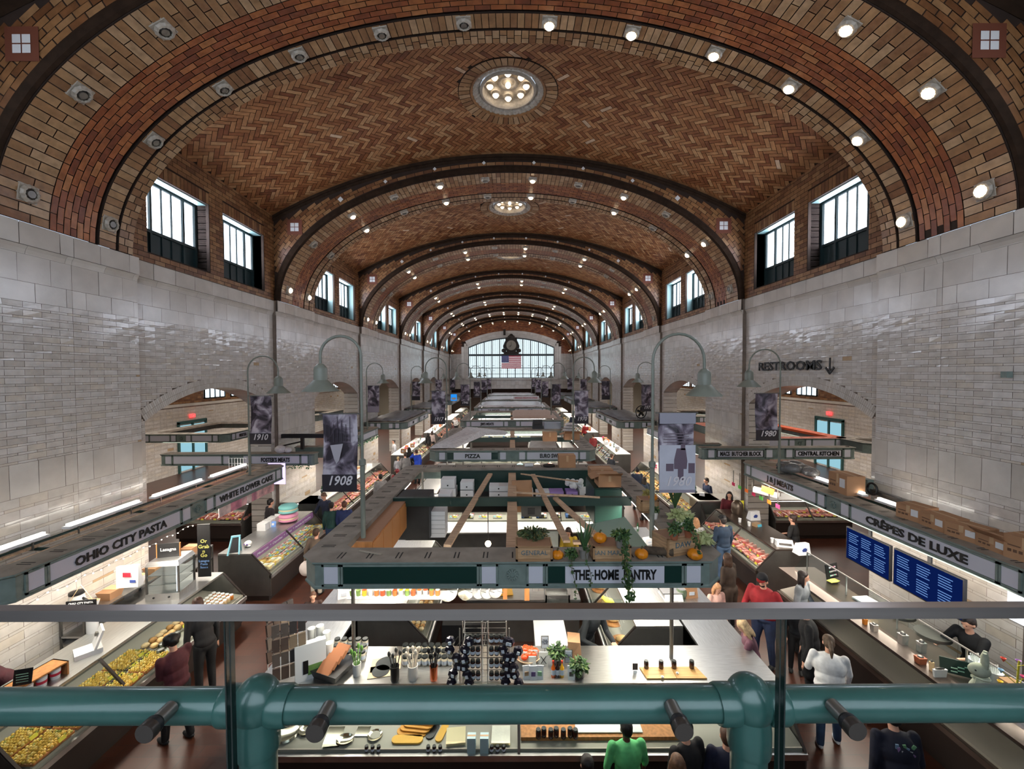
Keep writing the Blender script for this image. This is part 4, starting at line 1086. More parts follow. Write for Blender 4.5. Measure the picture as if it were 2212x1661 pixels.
def board(px, py, w, d, lab, rz=0, m=None, n=1, h=.02):
    p = lay(px,py); t = thing('serving_board', lab, 'board', (p.x,p.y,.715), rz); b = MB()
    for k in range(n):
        pts = []
        for cx, cy, a0 in ((w/2-d/2,0,-PI/2),(-w/2+d/2,0,PI/2)):
            for i in range(9): a = a0+PI*i/8; pts.append((cx+d/2*math.cos(a)+.02*k, cy+d/2*math.sin(a)+.03*k))
        b.prism(pts, k*(h+.006), k*(h+.006)+h, 'z')
    b.obj('planks', m or m_board, t, smooth=False); return t
board(880,1598,.42,.13,'rounded yellow serving board in front of the stacked boards')
for kb in range(4):
    ob = board(890+7*kb,1582-5*kb,.42,.13,'orange yellow serving board in the pile of four',-.12,mat('amber_board',(214,150,60),.5)); ob.location.z += .022*kb; ob['group'] = 'pile of orange yellow boards'

board(955,1583,.3,.1,'upright pale oval board in the front case',1.3); board(935,1580,.26,.12,'dark slate oval board in the front case',1.2,m_plate)
def crate_box(px, py, w, d, h, lab, m, rz=0, z=.705, cat='box', nm='box', y=None):
    p = atz(px,py,z); t = thing(nm, lab, cat, (p.x,p.y+d/2,z), rz); b = MB().box(-w/2,-d/2,0,w/2,d/2,h); b.obj('body', m, t)
    MB().box(-w/2,-.012,h,w/2,.012,h+.002).obj('seam', mat('box_tape',(196,160,122),.5), t); return t
crate_box(1018,1628,.11,.1,.2,'left pale blue kitchen carton in the front case',mat('pale_blue_carton',(176,204,208),.6),z=.66)
crate_box(1046,1628,.11,.1,.2,'right pale blue kitchen carton in the front case',MATS['pale_blue_carton'],z=.66)
tray_silver(1082,1590,.25,.28,'yellow slatted tray at the right end of the left case bay',0,m_chees,3); tray_silver(985,1592,.26,.26,'cream paper stack in the front case',.1,mat('cream_paper',(226,212,170),.7),3)
for i in range(3):
    for j, x0 in enumerate((805,938,1075)): 
        p = atz(x0+i*13-13, 1622, .67); put('jar_small',(p.x,p.y,.665),0,('small labelled jar on the case ledge by the mullion','small labelled jar on the case ledge below the yellow boards','small labelled jar on the ledge right of the blue cartons')[j],'ledge jars in the front case')
p = atz(1230,1600,.72); t = thing('serving_board','wide orange wooden board in the right bay of the front case','board',(p.x+.5,p.y+.2,.72)); MB().box(-1.15,-.2,0,1.0,.18,.05).obj('planks', m_oak, t)
p2_ = (p.x+.5,p.y+.2)
for k, px in enumerate((1163,1175,1190,1202,1217,1232,1243)):
    q = atz(px, 1592, .78); put('jar_preserve',(q.x,q.y+.02*(k%2),.772),0,'dark preserve jar in the row on the orange board','dark jars on the orange board')
t = thing('white_board','large white board leaning over the orange board in the front case','board',(p2_[0]-.1,p2_[1],.775)); MB().obox((.15,.0,.02),(.9,.3,.012),rx=.06).obj('panel', m_cwhite, t)
# ---- things standing on the front counter ----
MARK0 = set(o.name for o in bpy.data.objects)
def zc(px, py): return atz(px, py, 1.2)
def rack_bags(x, y, side):
    t = thing('hanging_bag_strip', 'strip of black labelled bags hanging %s of the wire jar rack' % side, 'bags', (x,y,1.2))
    b = MB(); l = MB()
    for r in range(6):
        for k in range(2):
            c = (jit(.05)+(k-.5)*.11, -.02+jit(.02), .02+r*.085)
            b.ball(c, (.055,.04,.055), 7, 4); l.obox((c[0],c[1]-.042,c[2]),(.03,.004,.032),rz=jit(.4),ry=jit(.4))
    b.obj('bags', mat('dark_shiny_bag',(34,32,44),.18,spec=.8), t); l.obj('paper_labels', m_label, t)
    MB().tube([(0,0,0),(0,0,.58)],.006,6).obj('hook_pole', m_steel, t)
def wire_rack(x, y):
    t = thing('wire_rack', 'chrome wire rack of small labelled jars in the middle of the front counter', 'rack', (x,y,1.2))
    for k in range(5):
        s = MB(); z = .02+.13*k
        for q in (-.22,.0,.22): s.bar((q,-.08,z),(q,.1,z),.005)
        for q in (-.08,.0,.1): s.bar((-.22,q,z),(.22,q,z),.005)
        s.obj('shelf', m_steel, t)
    f = MB()
    for q in (-.225,-.03,.03,.225):
        for r in (-.08,.1): f.tube([(q,r,0),(q,r,.66)],.005,6)
    f.obj('frame', m_steel, t)
    for k in range(4):
        for i, q in enumerate((-.18,-.125,-.07,.07,.125,.18)):
            put('jar_small', (x+q, y-.045, 1.2+.025+.13*k), 0, 'small labelled spice jar on a shelf of the chrome wire rack', 'spice jars in the wire rack')
    for i in (-1,1):
        b = MB()
        for k in range(3): b.box(-.09,-.06,.0+k*.022,.09,.08,.018+k*.022)
        o = thing('white_box_stack','stack of white packets on top of the wire rack, %s half' % ('left','right')[i > 0],'packets',(x+i*.125,y,1.2+.545+.12)); b.obj('packets', m_cwhite, o)
p = zc(1047,1476); wire_rack(p.x, p.y+.1)
p = zc(992,1484); rack_bags(p.x,p.y+.08,'left'); p = zc(1100,1484); rack_bags(p.x,p.y+.08,'right')
def crock(px, py, r, h, m, lab, tools, tm, tn='utensils', z=1.2):
    p = atz(px,py,z); t = thing('utensil_crock', lab, 'utensil pot', (p.x,p.y,z))
    MB().lathe([(r*.85,0),(r,.02),(r,h*.85),(r*1.06,h),(r*.92,h),(r*.9,h*.5),(.001,h*.5)], n=20).obj('pot', m, t, smooth=True)
    for k in range(tools):
        a = 2*PI*k/tools; b = MB(); e = (r*1.3*math.cos(a), r*1.3*math.sin(a), h+.12+R.random()*.05)
        b.tube([(r*.3*math.cos(a),r*.3*math.sin(a),h*.5),e],.006,6); b.ball(e,(.018,.01,.032),8,5); b.obj(tn, tm, t, smooth=True)
m_ceram = mat('white_ceramic',(226,224,218),.3); m_copper = mat('copper',(184,100,70),.25,1.0)
crock(853,1470,.045,.16,m_black,'black utensil crock on the front counter with grey whisks',4,m_steel_d)
crock(892,1466,.052,.15,m_ceram,'white ceramic crock full of pale wooden spatulas',7,mat('pale_spatula',(226,214,196),.5))
crock(937,1468,.04,.15,m_copper,'copper pot holding dark ladles on the front counter',6,m_black)
crock(771,1458,.042,.13,m_ceram,'white canister with green packets on the front counter',4,mat('green_packet',(120,170,80),.5))
crock(984,1466,.035,.16,m_steel,'tall steel canister beside the left bag strip',2,m_steel)
for i in range(5):
    for j in range(3):
        p = zc(723+i*15+j*3, 1425-j*14); put('jar_black',(p.x,p.y,1.2),0,'black lidded spice jar behind the green packets, left cluster','left cluster of black lidded jars')
for i in range(8):
    for j in range(3):
        p = zc(876+i*14, 1436-j*13); put('jar_black',(p.x,p.y,1.2),0,'black lidded spice jar behind the utensil crocks','right cluster of black lidded jars')
p = zc(832,1440)
for k,(dx,dy) in enumerate(((0,.05),(-.03,-.11))):
    t = thing('slate_plate', ('larger round slate plate on brown paper','smaller speckled slate plate in front of the larger one')[k], 'plate', (p.x+dx,p.y+dy,1.2))
    MB().obox((0,0,.004),(.32-.06*k,.22-.04*k,.006),rz=.2).obj('paper', mat('kraft_sheet',(222,200,168),.8), t); MB().lathe([(.11-.02*k,.008),(.112-.02*k,.014)],n=28).obj('disc', mat('slate',(58,62,64),.5), t)
p = zc(715,1462); t = thing('wicker_tray','black tray of brown paper food packets on the front counter','tray',(p.x,p.y+.1,1.2),-.35)
MB().hexa([(-.14,-.14,0),(.14,-.14,0),(.14,.14,0),(-.14,.14,0),(-.18,-.17,.09),(.18,-.17,.09),(.18,.17,.09),(-.18,.17,.09)]).obj('basket', m_plate, t)
for k in range(4): MB().obox((0,-.1+.07*k,.12+.015*k),(.16,.02,.14),rx=-1.0).obj('packet', mat('brown_packet',(170,112,76),.7), t)
p = zc(667,1468); t = thing('packaged_block','large white plastic wrapped package printed with vegetables','package',(p.x,p.y+.06,1.2),.55)
MB().obox((0,0,.19),(.30,.07,.38)).obj('body', mat('milky_plastic',(226,228,228),.3), t); MB().obox((.04,-.037,.1),(.14,.003,.1)).obj('printed_vegetables', mislands('print_veg',[((200,90,60),1),((110,150,80),1),((90,60,50),1)]), t); MB().obox((-.05,-.037,.14),(.05,.004,.14)).obj('dark_label', m_plate, t)
for i,(px,py,h) in enumerate(((674,1420,.34),(692,1418,.36),(706,1424,.32),(712,1438,.26),(690,1436,.3))):
    p = zc(px,py); t = thing('cup_stack','tall stack of milky plastic cups behind the white package','cups',(p.x,p.y,1.2),group='stacks of plastic cups')
    b = MB(); b.lathe([(.036,0),(.042,h-.04),(.044,h-.03),(.04,h)],n=16); b.obj('cups', mat('cup_plastic',(232,234,230),.35), t, smooth=True)
def spice_rack(px, py, lab, rz):
    p = zc(px,py); t = thing('packet_rack', lab, 'rack', (p.x,p.y+.1,1.2),rz)
    f = MB()
    for q in (-.14,.14): f.tube([(q,0,0),(q,0,.62)],.006,6)
    for z in (.08,.24,.40,.56): f.tube([(-.16,-.03,z),(.16,-.03,z)],.004,5)
    f.obj('wire_frame', m_steel, t)
    for r in range(4):
        b = MB()
        for c in range(4): b.obox((-.12+c*.08,-.015,.08+.15*r+.06),(.07,.03,.12),rx=-.15,rz=jit(.1))
        b.obj('packets', (mislands('brown_spices',[((110,92,78),2),((90,72,62),2),((130,112,92),1)]), mislands('grey_packets',[((150,146,140),3),((96,84,76),2),((196,186,120),1),((60,54,52),1)]))[r % 2], t)
spice_rack(618,1486,'wire rack of spice packets at the left end of the front counter',.5); spice_rack(597,1440,'second packet rack standing behind the first at the counter end',1.1)
# produce corner
p = zc(1140,1430); t = thing('tomato_bowl','brown bowl heaped with orange red tomatoes','bowl',(p.x,p.y,1.2)); MB().lathe([(.06,0),(.13,.05),(.15,.09),(.14,.09),(.11,.05),(.001,.03)],n=20).obj('bowl', m_wood, t, smooth=True)
for k in range(9):
    a = k*2.4; r = .095*math.sqrt((k+.4)/9); o = thing('tomato','orange red tomato in the brown bowl','tomato',(p.x+r*math.cos(a),p.y+r*math.sin(a),1.2+.075+.03*(1-r/.1)),group='tomatoes in the brown bowl')
    MB().ball((0,0,.03),(.038,.038,.032),12,8).obj('fruit', mat('tomato_red',(222,74,32),.3), o, smooth=True); MB().ball((0,0,.062),(.008,.008,.006),6,4).obj('stem', m_stem, o)
def leafclump(root, name, c, rad, n, m=None, s=.05, drop=0.0):
    b = MB()
    for _ in range(n):
        v = Vector((R.gauss(0,1),R.gauss(0,1),R.gauss(0,.8))).normalized()*R.uniform(.4,1); q = Vector((c[0]+v.x*rad[0], c[1]+v.y*rad[1], c[2]+v.z*rad[2]))
        leaf(b, q, v, s*R.uniform(.7,1.3))
    return b.obj(name, m or m_leaf, root)
def leaf(b, q, v, s):
    d = Vector((v[0]+jit(.5), v[1]+jit(.5), v[2]-.4+jit(.5))).normalized(); u = d.cross(Vector((jit(1),jit(1),1))).normalized(); n = d.cross(u)*.18*s
    b.poly([q-d*s*.5, q-d*s*.15+u*s*.36+n, q+d*s*.15+u*s*.3+n, q+d*s*.6]); b.poly([q-d*s*.5, q+d*s*.6, q+d*s*.15-u*s*.3+n, q-d*s*.15-u*s*.36+n])
for k,(px,py,r) in enumerate(((1205,1432,.1),(1252,1460,.09))):
    p = zc(px,py); t = thing('potted_plant',('leafy green herb plant behind the sauce bottles','trailing green plant at the counter edge beside the pouch')[k],'plant',(p.x,p.y,1.2)); MB().lathe([(.05,0),(.065,.1),(.06,.1),(.001,.08)],n=16).obj('pot', m_dark, t, smooth=True); leafclump(t,'foliage',(0,-.02*k,.13),(r*1.2,r,.1),170,s=.045)
for k,(px,m) in enumerate(((1195,'sauce_orange'),(1204,'sauce_dark'),(1214,'sauce_yellow'))):
    p = zc(px,1462); t = thing('sauce_bottle',('orange capped hot sauce bottle, left of three','dark sauce bottle between the orange and yellow ones','yellow sauce bottle, right of three')[k],'bottle',(p.x,p.y,1.2)); c = ((214,96,30),(40,24,30),(232,170,40))[k]
    MB().lathe([(.02,0),(.022,.02),(.022,.1),(.009,.13),(.009,.15)],n=12).obj('body', mat(m,c,.2), t, smooth=True); MB().lathe([(.011,.15),(.011,.175)],n=10).obj('cap', mat('cap_red',(190,50,30),.4) if k != 1 else m_black, t); MB().lathe([(.0228,.03),(.0228,.085)],n=12,caps=False).obj('paper_label', m_label, t)
for k,(px,py) in enumerate(((1137,1465),(1152,1466),(1166,1465),(1234,1466))):
    p = zc(px,py); t = thing('snack_pouch',('white snack pouch, leftmost of the row','white pouch with berry print in the row','green white snack pouch beside the sauces','white standing pouch right of the sauce bottles')[k],'pouch',(p.x,p.y,1.2),jit(.2)); MB().hexa([(-.035,-.02,0),(.035,-.02,0),(.035,.02,0),(-.035,.02,0),(-.042,-.004,.14),(.042,-.004,.14),(.042,.004,.14),(-.042,.004,.14)]).obj('pouch', m_cwhite, t); MB().obox((0,-.017,.06),(.045,.003,.05),rx=.1).obj('printed_label', (m_lightb,mat('berry',(90,70,120),.5),mat('mint',(150,190,150),.5),m_steel_d)[k], t)
for k,(px,py,w) in enumerate(((1132,1440,.1),(1152,1436,.1),(1174,1440,.1),(1150,1450,.08))):
    p = zc(px,py); t = thing('spice_bag',('grey paper spice bag under the tomato bowl','middle grey paper spice bag','grey bag printed with a cross','low grey bag in front of the taller ones')[k],'bag',(p.x,p.y+.03,1.2)); MB().hexa([(-w/2,-.03,0),(w/2,-.03,0),(w/2,.03,0),(-w/2,.03,0),(-w/2,-.006,.15),(w/2,-.006,.15),(w/2,.006,.15),(-w/2,.006,.15)]).obj('bag', mat('grey_bag',(176,178,172),.6), t)
    if k == 2: MB().bar((-.03,-.034,.04),(.03,-.012,.11),.005).bar((.03,-.034,.04),(-.03,-.012,.11),.005).obj('printed_cross', m_black, t)
for k,(px,py) in enumerate(((1177,1408),(1228,1440))):
    p = zc(px,py); t = thing('counter_sign',('small grey framed sign above the tomatoes','small grey framed sign in front of the paper sack')[k],'sign',(p.x,p.y,1.2)); MB().obox((0,0,.16),(.12,.01,.2)).obj('frame', m_steel_d, t); MB().obox((0,-.007,.16),(.1,.004,.18)).obj('card', mat('sign_card',(190,198,208),.6), t); MB().tube([(0,0,0),(0,0,.07)],.006,6).obj('stand', m_steel_d, t)
    text(('MIX &\nMATCH\n3 for $', 'TRY A\nSAMPLE')[k], .028, frame_m((0,-.01,.17),(1,0,0)), m_black, t)
p = zc(1243,1425); t = thing('paper_sack','crumpled tan paper sack behind the green plant','bag',(p.x,p.y+.05,1.2)); MB().hexa([(-.07,-.05,0),(.07,-.05,0),(.07,.05,0),(-.07,.05,0),(-.09,-.06,.22),(.05,-.05,.2),(.06,.05,.25),(-.08,.06,.26)]).obj('sack', m_card, t)
p = zc(1372,1452); t = thing('counter_sign','tiny black clip sign on the bare steel counter','sign',(p.x,p.y,1.2)); MB().obox((0,0,.085),(.08,.006,.1)).obj('card', mat('sign_brown',(70,56,50),.6), t); MB().obox((0,0,.015),(.05,.03,.03)).obj('clip', m_steel, t)
p = zc(1455,1455); t = thing('tasting_board','pair of striped wooden tasting boards on the front counter','board',(p.x,p.y,1.2)); MB().prism([(-.43,-.12),(0,-.12),(0,.12),(-.47,.12)],0,.02,'z').obj('left_board', mat('striped_wood',(202,158,96),.5,var=.4,scale=2,stretch=(1,30,1)), t); MB().prism([(.006,-.12),(.44,-.12),(.38,.12),(.006,.12)],0,.02,'z').obj('right_board', MATS['striped_wood'], t)
for k, px in enumerate((1396,1428,1456,1494)):
    p = zc(px,1446); put('jar_preserve',(p.x,p.y,1.221),0,('jam jar on the tasting board, nearest the tiny clip sign','second jam jar on the tasting board','dark jam jar, third on the tasting board','jam jar at the right end of the tasting board')[k],'jam jars on the tasting board')
for k,(px,py) in enumerate(((1431,1464),(1463,1456))):
    p = atz(px,py,1.22); t = thing('sample_cup',('small sample cup at the front of the left board','small sample cup on the right board')[k],'cup',(p.x,p.y,1.221)); MB().lathe([(.016,0),(.022,.02),(.02,.02),(.001,.006)],n=14).obj('cup', m_cwhite, t, smooth=True); MB().lathe([(.017,.012),(.001,.014)],n=12).obj('sample', m_brown, t)
KS = 1.38
def grow():
    rb = zc(1047,1476); rb.y += .1; tb = zc(1140,1430)
    for o in list(bpy.data.objects):
        if o.parent or o.name in MARK0 or not o.get('label'): continue
        g = o.get('group','')
        if o['category'] == 'board' or 'tasting' in g or 'counter_sign' in o.name or 'cup' in o.name and 'sample' in o['label']: continue
        if 'wire rack' in o['label'] and o['category'] in ('jar','packets'): o.location = rb + (o.location-rb)*KS
        if o['category'] == 'tomato': o.location = tb + (o.location-tb)*KS
        o.scale = (KS,KS,KS)
grow()
# ---- side row cases ----
GM = 'trays in the wall row cases'
case('OHIO CITY PASTA case at the lower left, under its sign', -6.42, 5.0, PI/2, 4.25, group=None, muls=1.4)
case('WHITE FLOWER CAKE case with a steel end and purple strip', -6.40, 10.2, PI/2, 3.2, group=None, muls=1.6)
case('J & J MEATS case on the right with dark steel top', 6.70, 13.45, -PI/2, 3.1, group=None, muls=1.5, steel=mat('brown_steel',(120,108,100),.3,.9))
case('CRÊPES DE LUXE bar counter at lower right', 6.15, 9.4, -PI/2, 4.7, group=None, muls=1.5, steel=MATS['brown_steel'], slant=.0, glass=False, light=False)
PB = {'pasta':'wooden tray of yellow pasta in the lower left case'}
for i in range(4):
    for j in range(2):
        put('pasta', (-6.13-.38*j, 5.35+.54*i, .73+.03*j), PI/2, 'wooden tray of yellow pasta, near end of the lower left case', 'pasta trays in the lower left case')
for i in range(9):
    for j in range(5):
        p = Vector((-6.08-.095*j, 8.15+.105*i, .72+.012*j)); put('jar_white' if (i*j+i) % 4 else 'jar_amber', p, 0, 'white lidded sauce jar at the far end of the pasta case', 'white lidded jars in the pasta case')
for i in range(2):
    put('bread', (-6.4, 7.45+.38*i, .75), PI/2, 'tray of pale baked rolls in the middle of the pasta case', 'bread trays in the pasta case')
for i in range(4): put('jar_dark', (-6.12-.1*(i%2), 7.2+.16*i, .72), 0, 'squat glass jar of olives in the pasta case', 'squat jars in the pasta case')
for i in range(3): put('olive', (-6.35, 6.95-.0*i-.25*i+.1, .74), PI/2, 'white tub of olives in the pasta case', 'olive tubs in the pasta case')
fill(-6.40,10.2,PI/2,3.2,['cake','cake','cookies','cheese'],['cake tray in the WHITE FLOWER CAKE case','plate of decorated cakes in the WHITE FLOWER CAKE case','cookie tray in the WHITE FLOWER CAKE case','tray of pastel cake slices in the cake case'],'cakes in the WHITE FLOWER CAKE case', step=.33)
fill(6.70,13.45,-PI/2,3.1,['meat','meat2','meat','cheese'],['meat tray in the J & J case','long tray of pink cuts in the J & J case','meat tray in the J & J case','tray of yellow portions in the J & J case'],'meats in the J & J case', step=.36)
# purple strip of the cake case
t = thing('case_banner','purple cake shop strip along the top of the cake case','sign',(-6.385,10.2,1.16),PI/2); MB().quad((0,-.005,-.16),(3.2,-.005,-.16),(3.2,-.005,.02),(0,-.005,.02)).obj('strip', mat('purple_strip',(150,104,150),.5,emit=.1), t)
text('Macarons  *  Cupcakes  *  Cakes  *  Pastries & Cookies', .08, frame_m((1.6,-.01,-.07),(1,0,0)), mat('white_script',(240,230,240),.5), t, shear=.3, w=2.8)
# macaron stack
def macaron(z, m, lab):
    t = thing('giant_macaron', lab, 'display macaron', (-6.35-.35,12.5,z)); r = .27
    for a, nm in ((0,'lower_shell'),(.14,'upper_shell')):
        MB().lathe([(r*.95,a+.0 if a else a+.02),(r,a+.03),(r*.98,a+.06),(r*.8,a+.1),(.001,a+.115)] if a else [(.001,a),(r*.85,a+.01),(r,a+.05),(r*.97,a+.09),(r*.9,a+.095)],n=28).obj(nm, m, t, smooth=True)
    MB().lathe([(r*.9,.09),(r*.94,.115),(r*.9,.145)],n=28).obj('filling', mat('cream_filling',(236,220,180),.6), t, smooth=True)
macaron(1.2, mat('pink_macaron',(226,150,178),.6), 'giant pink display macaron, lower of the stacked pair'); macaron(1.458, mat('mint_macaron',(130,200,196),.6), 'giant mint blue display macaron on top of the pink one')
# far cases
kl = (['meat','meat2'],['meats'],['bread','cookies'],['cheese','mixed'],['mixed','cake'],['meat','cheese'])
names = {'meat':'meat tray','meat2':'long meat tray','bread':'bread tray','cookies':'cookie tray','cheese':'cheese tray','mixed':'tray of packets','cake':'cake tray','meats':'meat tray'}
sets = [['meat','meat2'],['bread','cookies'],['meat','cheese'],['mixed','cake'],['meat2','meat'],['cheese','mixed']]
for i, (y0, y1) in enumerate(((14.3,20.7),(22.7,28.7),(31.2,37.2),(39.9,46),(48.3,54))):
    od = ('second','third','fourth','fifth','last')[i]
    for sd in (-1,1):
        s = ('left','right')[sd > 0]; X = sd*(6.5 if i == 0 else 5.75); L = y1-y0
        if sd < 0: case('%s wall row case, %s from the balcony' % (s,od), X, y0, PI/2, L)
        else: case('%s wall row case, %s from the balcony' % (s,od), X, y1, -PI/2, L)
        ks = sets[(i*2+(sd>0))%6]
        fill(X, y0 if sd < 0 else y1, sd*-PI/2, L, ks, [names[k]+' in the %s wall row case, %s from the balcony' % (s,od) for k in ks], 'trays in the %s %s wall case' % (s,od), step=(.42,.5,.8,1.1,1.4)[i])
    cy = (14.35,23.4,31.9,40.7,49.1)[i]
    case('front case of the %s centre stall, facing the balcony' % od, -3.3, cy, 0, 6.7)
    ks = sets[(i+3)%6]; i < 3 and fill(-3.3, cy, 0, 6.7, ks, [names[k]+' in the front case of the %s centre stall' % od for k in ks], 'trays in the %s centre front case' % od, step=(.5,.8,1.1,1.3,1.6)[i], rows=((-.2,.72),))
    for sd in (-1,1):
        s = ('left','right')[sd > 0]
        if sd < 0: case('left side case of the %s centre stall' % od, -3.55, cy+6.2, -PI/2, 5.2)
        else: case('right side case of the %s centre stall' % od, 3.75, cy+1.0, PI/2, 5.2)
        ks = sets[(i+sd)%6]
        fill(-3.55 if sd < 0 else 3.75, cy+6.2 if sd < 0 else cy+1.0, sd*PI/2, 5.2, ks, [names[k]+' in the %s side case of the %s centre stall' % (s,od) for k in ks], 'trays in the %s side of the %s centre stall' % (s,od), step=(.5,.8,1.2,1.3,1.7)[i], rows=((-.2,.72),))
case("front case under the FOSTER'S MEATS sign, right of the pier", -7.95, 14.3, 0, 1.3); case("front case left of FOSTER'S, seen through the arch", -11.2, 14.3, 0, 2.2); fill(-11.2,14.3,0,2.2,['meat2','meat'],["long meat tray in the FOSTER'S MEATS front case","meat tray in the FOSTER'S MEATS front case"],"meats in the FOSTER'S front case")
case('front case under MACS BUTCHER BLOCK, left of the pier', 6.6, 14.4, 0, 1.35); case('front case under CENTRAL KITCHEN, seen through the arch', 8.95, 14.4, 0, 2.6); fill(8.95,14.4,0,2.6,['meat','meat2'],['meat tray in the MACS front case','long meat tray in the MACS front case'],'meats in the MACS front case')
fill(FX1-.9,12.35,PI,5.8,['bread','mixed'],['bread tray in the rear case of the nearest stall','packet tray in the rear case of the nearest stall'],'trays in the rear case of the nearest stall', rows=((-.2,.72),))
for k in list(PROTO): 
    pr_ = PROTO[k]
def scrub():
    for k in list(PROTO):
        wipe(PROTO[k]); del PROTO[k]
# ================= people =================
def blob(caps, balls, vox, name, m, parent, sm=3):
    b = MB()
    for pts, rs in caps:
        b.tube(pts, rs, 10)
        for p, r in ((pts[0], rs[0]), (pts[-1], rs[-1])): b.ball(p, r, 10, 6)
    for c, r, rot in balls:
        i0 = len(b.v); b.ball((0,0,0), r, 14, 10)
        M_ = Matrix.Translation(c) @ (rot if rot else Matrix.Identity(4)); b.xf(M_, i0)
    me = bpy.data.meshes.new(name); me.from_pydata(b.v, [], b.f); o = bpy.data.objects.new(name, me); COL.objects.link(o)
    COL.objects.unlink(o)
    md = o.modifiers.new('r','REMESH'); md.mode = 'VOXEL'; md.voxel_size = vox; md.use_smooth_shade = True
    ms = o.modifiers.new('s','SMOOTH'); ms.iterations = sm; ms.factor = .5
    m2 = evald(o); COL.objects.link(o)
    o.modifiers.clear(); o.data = m2; bpy.data.meshes.remove(me)
    m2.materials.clear(); m2.materials.append(m); m2.polygons.foreach_set('use_smooth',[True]*len(m2.polygons))
    if parent: o.parent = parent
    return o
def cloth(c, n=[0]):
    k = 'cloth_%d_%d_%d' % c
    return mat(k, c, .8, var=.25, scale=7, bump=.15)
def person(label, px, py, H=1.7, face=0, lean=0, top=(60,60,70), bot=(40,44,60), hair=('short',(60,40,28)), hl=(-.24,.12,.78), hr=(.24,.12,.78), skin=None, vox=.014, nod=0, turn=0, fat=1.0, sleeve=1.0, shoe=(30,30,32), hat=None, extra=None, pos=None, step=.0, coat=0, lim=None, name='person'):
    k = H/1.7; fa = math.radians(face); ln = math.radians(lean)
    hp = Vector((0,0,.92*k)); RL = Matrix.Translation(hp) @ Matrix.Rotation(-ln,4,'X') @ Matrix.Translation(-hp)
    hc = RL @ Vector((0,.015*k,1.585*k))
    if pos is None:
        w = atz(px, py, hc.z); off = Matrix.Rotation(fa,3,'Z') @ Vector((hc.x,hc.y,0)); x_, y_ = w.x-off.x, w.y-off.y
        if lim: x_ = max(lim[0], min(lim[1], x_))
        pos = (x_, y_, 0)
    root = thing(name, label, 'person', pos, fa)
    sk = skin or m_skin; V = lambda x,y,z: Vector((x*k,y*k,z*k)); U = lambda x,y,z: RL @ V(x,y,z)
    f = fat
    # legs
    legs = []
    for sg in (-1,1):
        st = step*sg; foot = V(.10*sg*f, st, .08); hipj = V(.09*sg, 0, .90); kn = (foot+hipj)/2 + V(0,.03+abs(st)*.12,.0)
        legs.append((hipj, kn, foot))
    # arms by two-bone reach
    arms = []
    for sg, h in ((-1,hl),(1,hr)):
        sh = U(.175*sg*min(f,1.15), 0, 1.385); hd = V(*h) if h[2] < 3 else V(h[0],h[1],h[2]); l1, l2 = .285*k, .26*k
        d = hd-sh; L = min(d.length, (l1+l2)*.985); hd = sh+d.normalized()*L; d = d.normalized()
        a = math.acos(max(-1,min(1,(l1*l1+L*L-l2*l2)/(2*l1*L)))); hint = Vector((sg*.5,-.8,-.5)); hint = (hint-d*hint.dot(d)).normalized()
        arms.append((sh, sh+d*l1*math.cos(a)+hint*l1*math.sin(a), hd, sg))
    caps = []; balls = []
    caps.append(([U(0,0,1.36),U(0,.01,1.47),U(0,.015,1.53)],[.062*k,.05*k,.05*k]))
    HR = RL @ Matrix.Translation(V(0,.01,1.53)) @ Matrix.Rotation(math.radians(turn),4,'Z') @ Matrix.Rotation(-math.radians(nod),4,'X'); rot = HR.to_3x3().to_4x4()
    hv = lambda x,y,z: HR @ V(x,y,z)
    balls += [(hv(0,-.005,.075),(.074*k,.092*k,.088*k),rot),(hv(0,.025,.02),(.052*k,.058*k,.058*k),rot),(hv(0,.088,.035),(.011*k,.018*k,.02*k),rot)]
    for sg in (-1,1): balls.append((hv(.074*sg,-.005,.04),(.012*k,.02*k,.028*k),rot))
    balls.append((hv(0,.078,.0),(.022*k,.012*k,.008*k),rot))
    balls += [(U(0,0,1.22),(.14*k*f,.095*k*f,.2*k),RL.to_3x3().to_4x4()),(V(0,0,.93),(.15*k*f,.11*k*f,.12*k),None)]
    for hipj,kn,ft in legs:
        caps.append(([hipj,kn,ft],[.075*k*f,.052*k,.035*k])); balls.append((ft+V(0,.06,-.045),(.04*k,.11*k,.03*k),None))
    for sh,el,hd,sg in arms:
        caps.append(([sh,el,hd],[.045*k,.036*k,.024*k])); d = (hd-el).normalized(); side = Vector((sg*-1.0,.2,0)); side = (side-d*side.dot(d)).normalized(); nrm = d.cross(side)
        pc = hd+d*.045*k; Mr = Matrix((side,nrm,d)).transposed().to_4x4(); balls.append((pc,(.04*k,.017*k,.048*k),Mr))
        for q in range(4):
            o = (q-1.5)*.02*k; ln_ = (.06,.07,.066,.05)[q]*k; b0 = pc+d*.035*k+side*o; b1 = b0+d*ln_*.55+side*o*.2+Vector((0,0,-.006*k)); b2 = b1+d*ln_*.4+Vector((0,0,-.022*k)); caps.append(([b0,b1,b2],[.0095*k,.009*k,.0075*k]))
        t0 = pc-d*.02*k+side*.03*k; caps.append(([t0,t0+side*.026*k+d*.025*k,t0+side*.03*k+d*.055*k],[.012*k,.0105*k,.009*k]))
    blob(caps, balls, vox, 'body', sk, root, 2)
    # shirt
    g = .018*k; cp = []
    tors = [(U(0,0,1.25),(.175*k*f,.125*k*f,.2*k),RL.to_3x3().to_4x4()),(U(0,-.005,1.08),(.155*k*f,.12*k*f,.2*k),RL.to_3x3().to_4x4()),(U(0,0,1.385),(.17*k*min(f,1.2),.07*k,.05*k),RL.to_3x3().to_4x4()),(V(0,0,.96 if not coat else .9),(.165*k*f,.13*k*f,.11*k),None)]
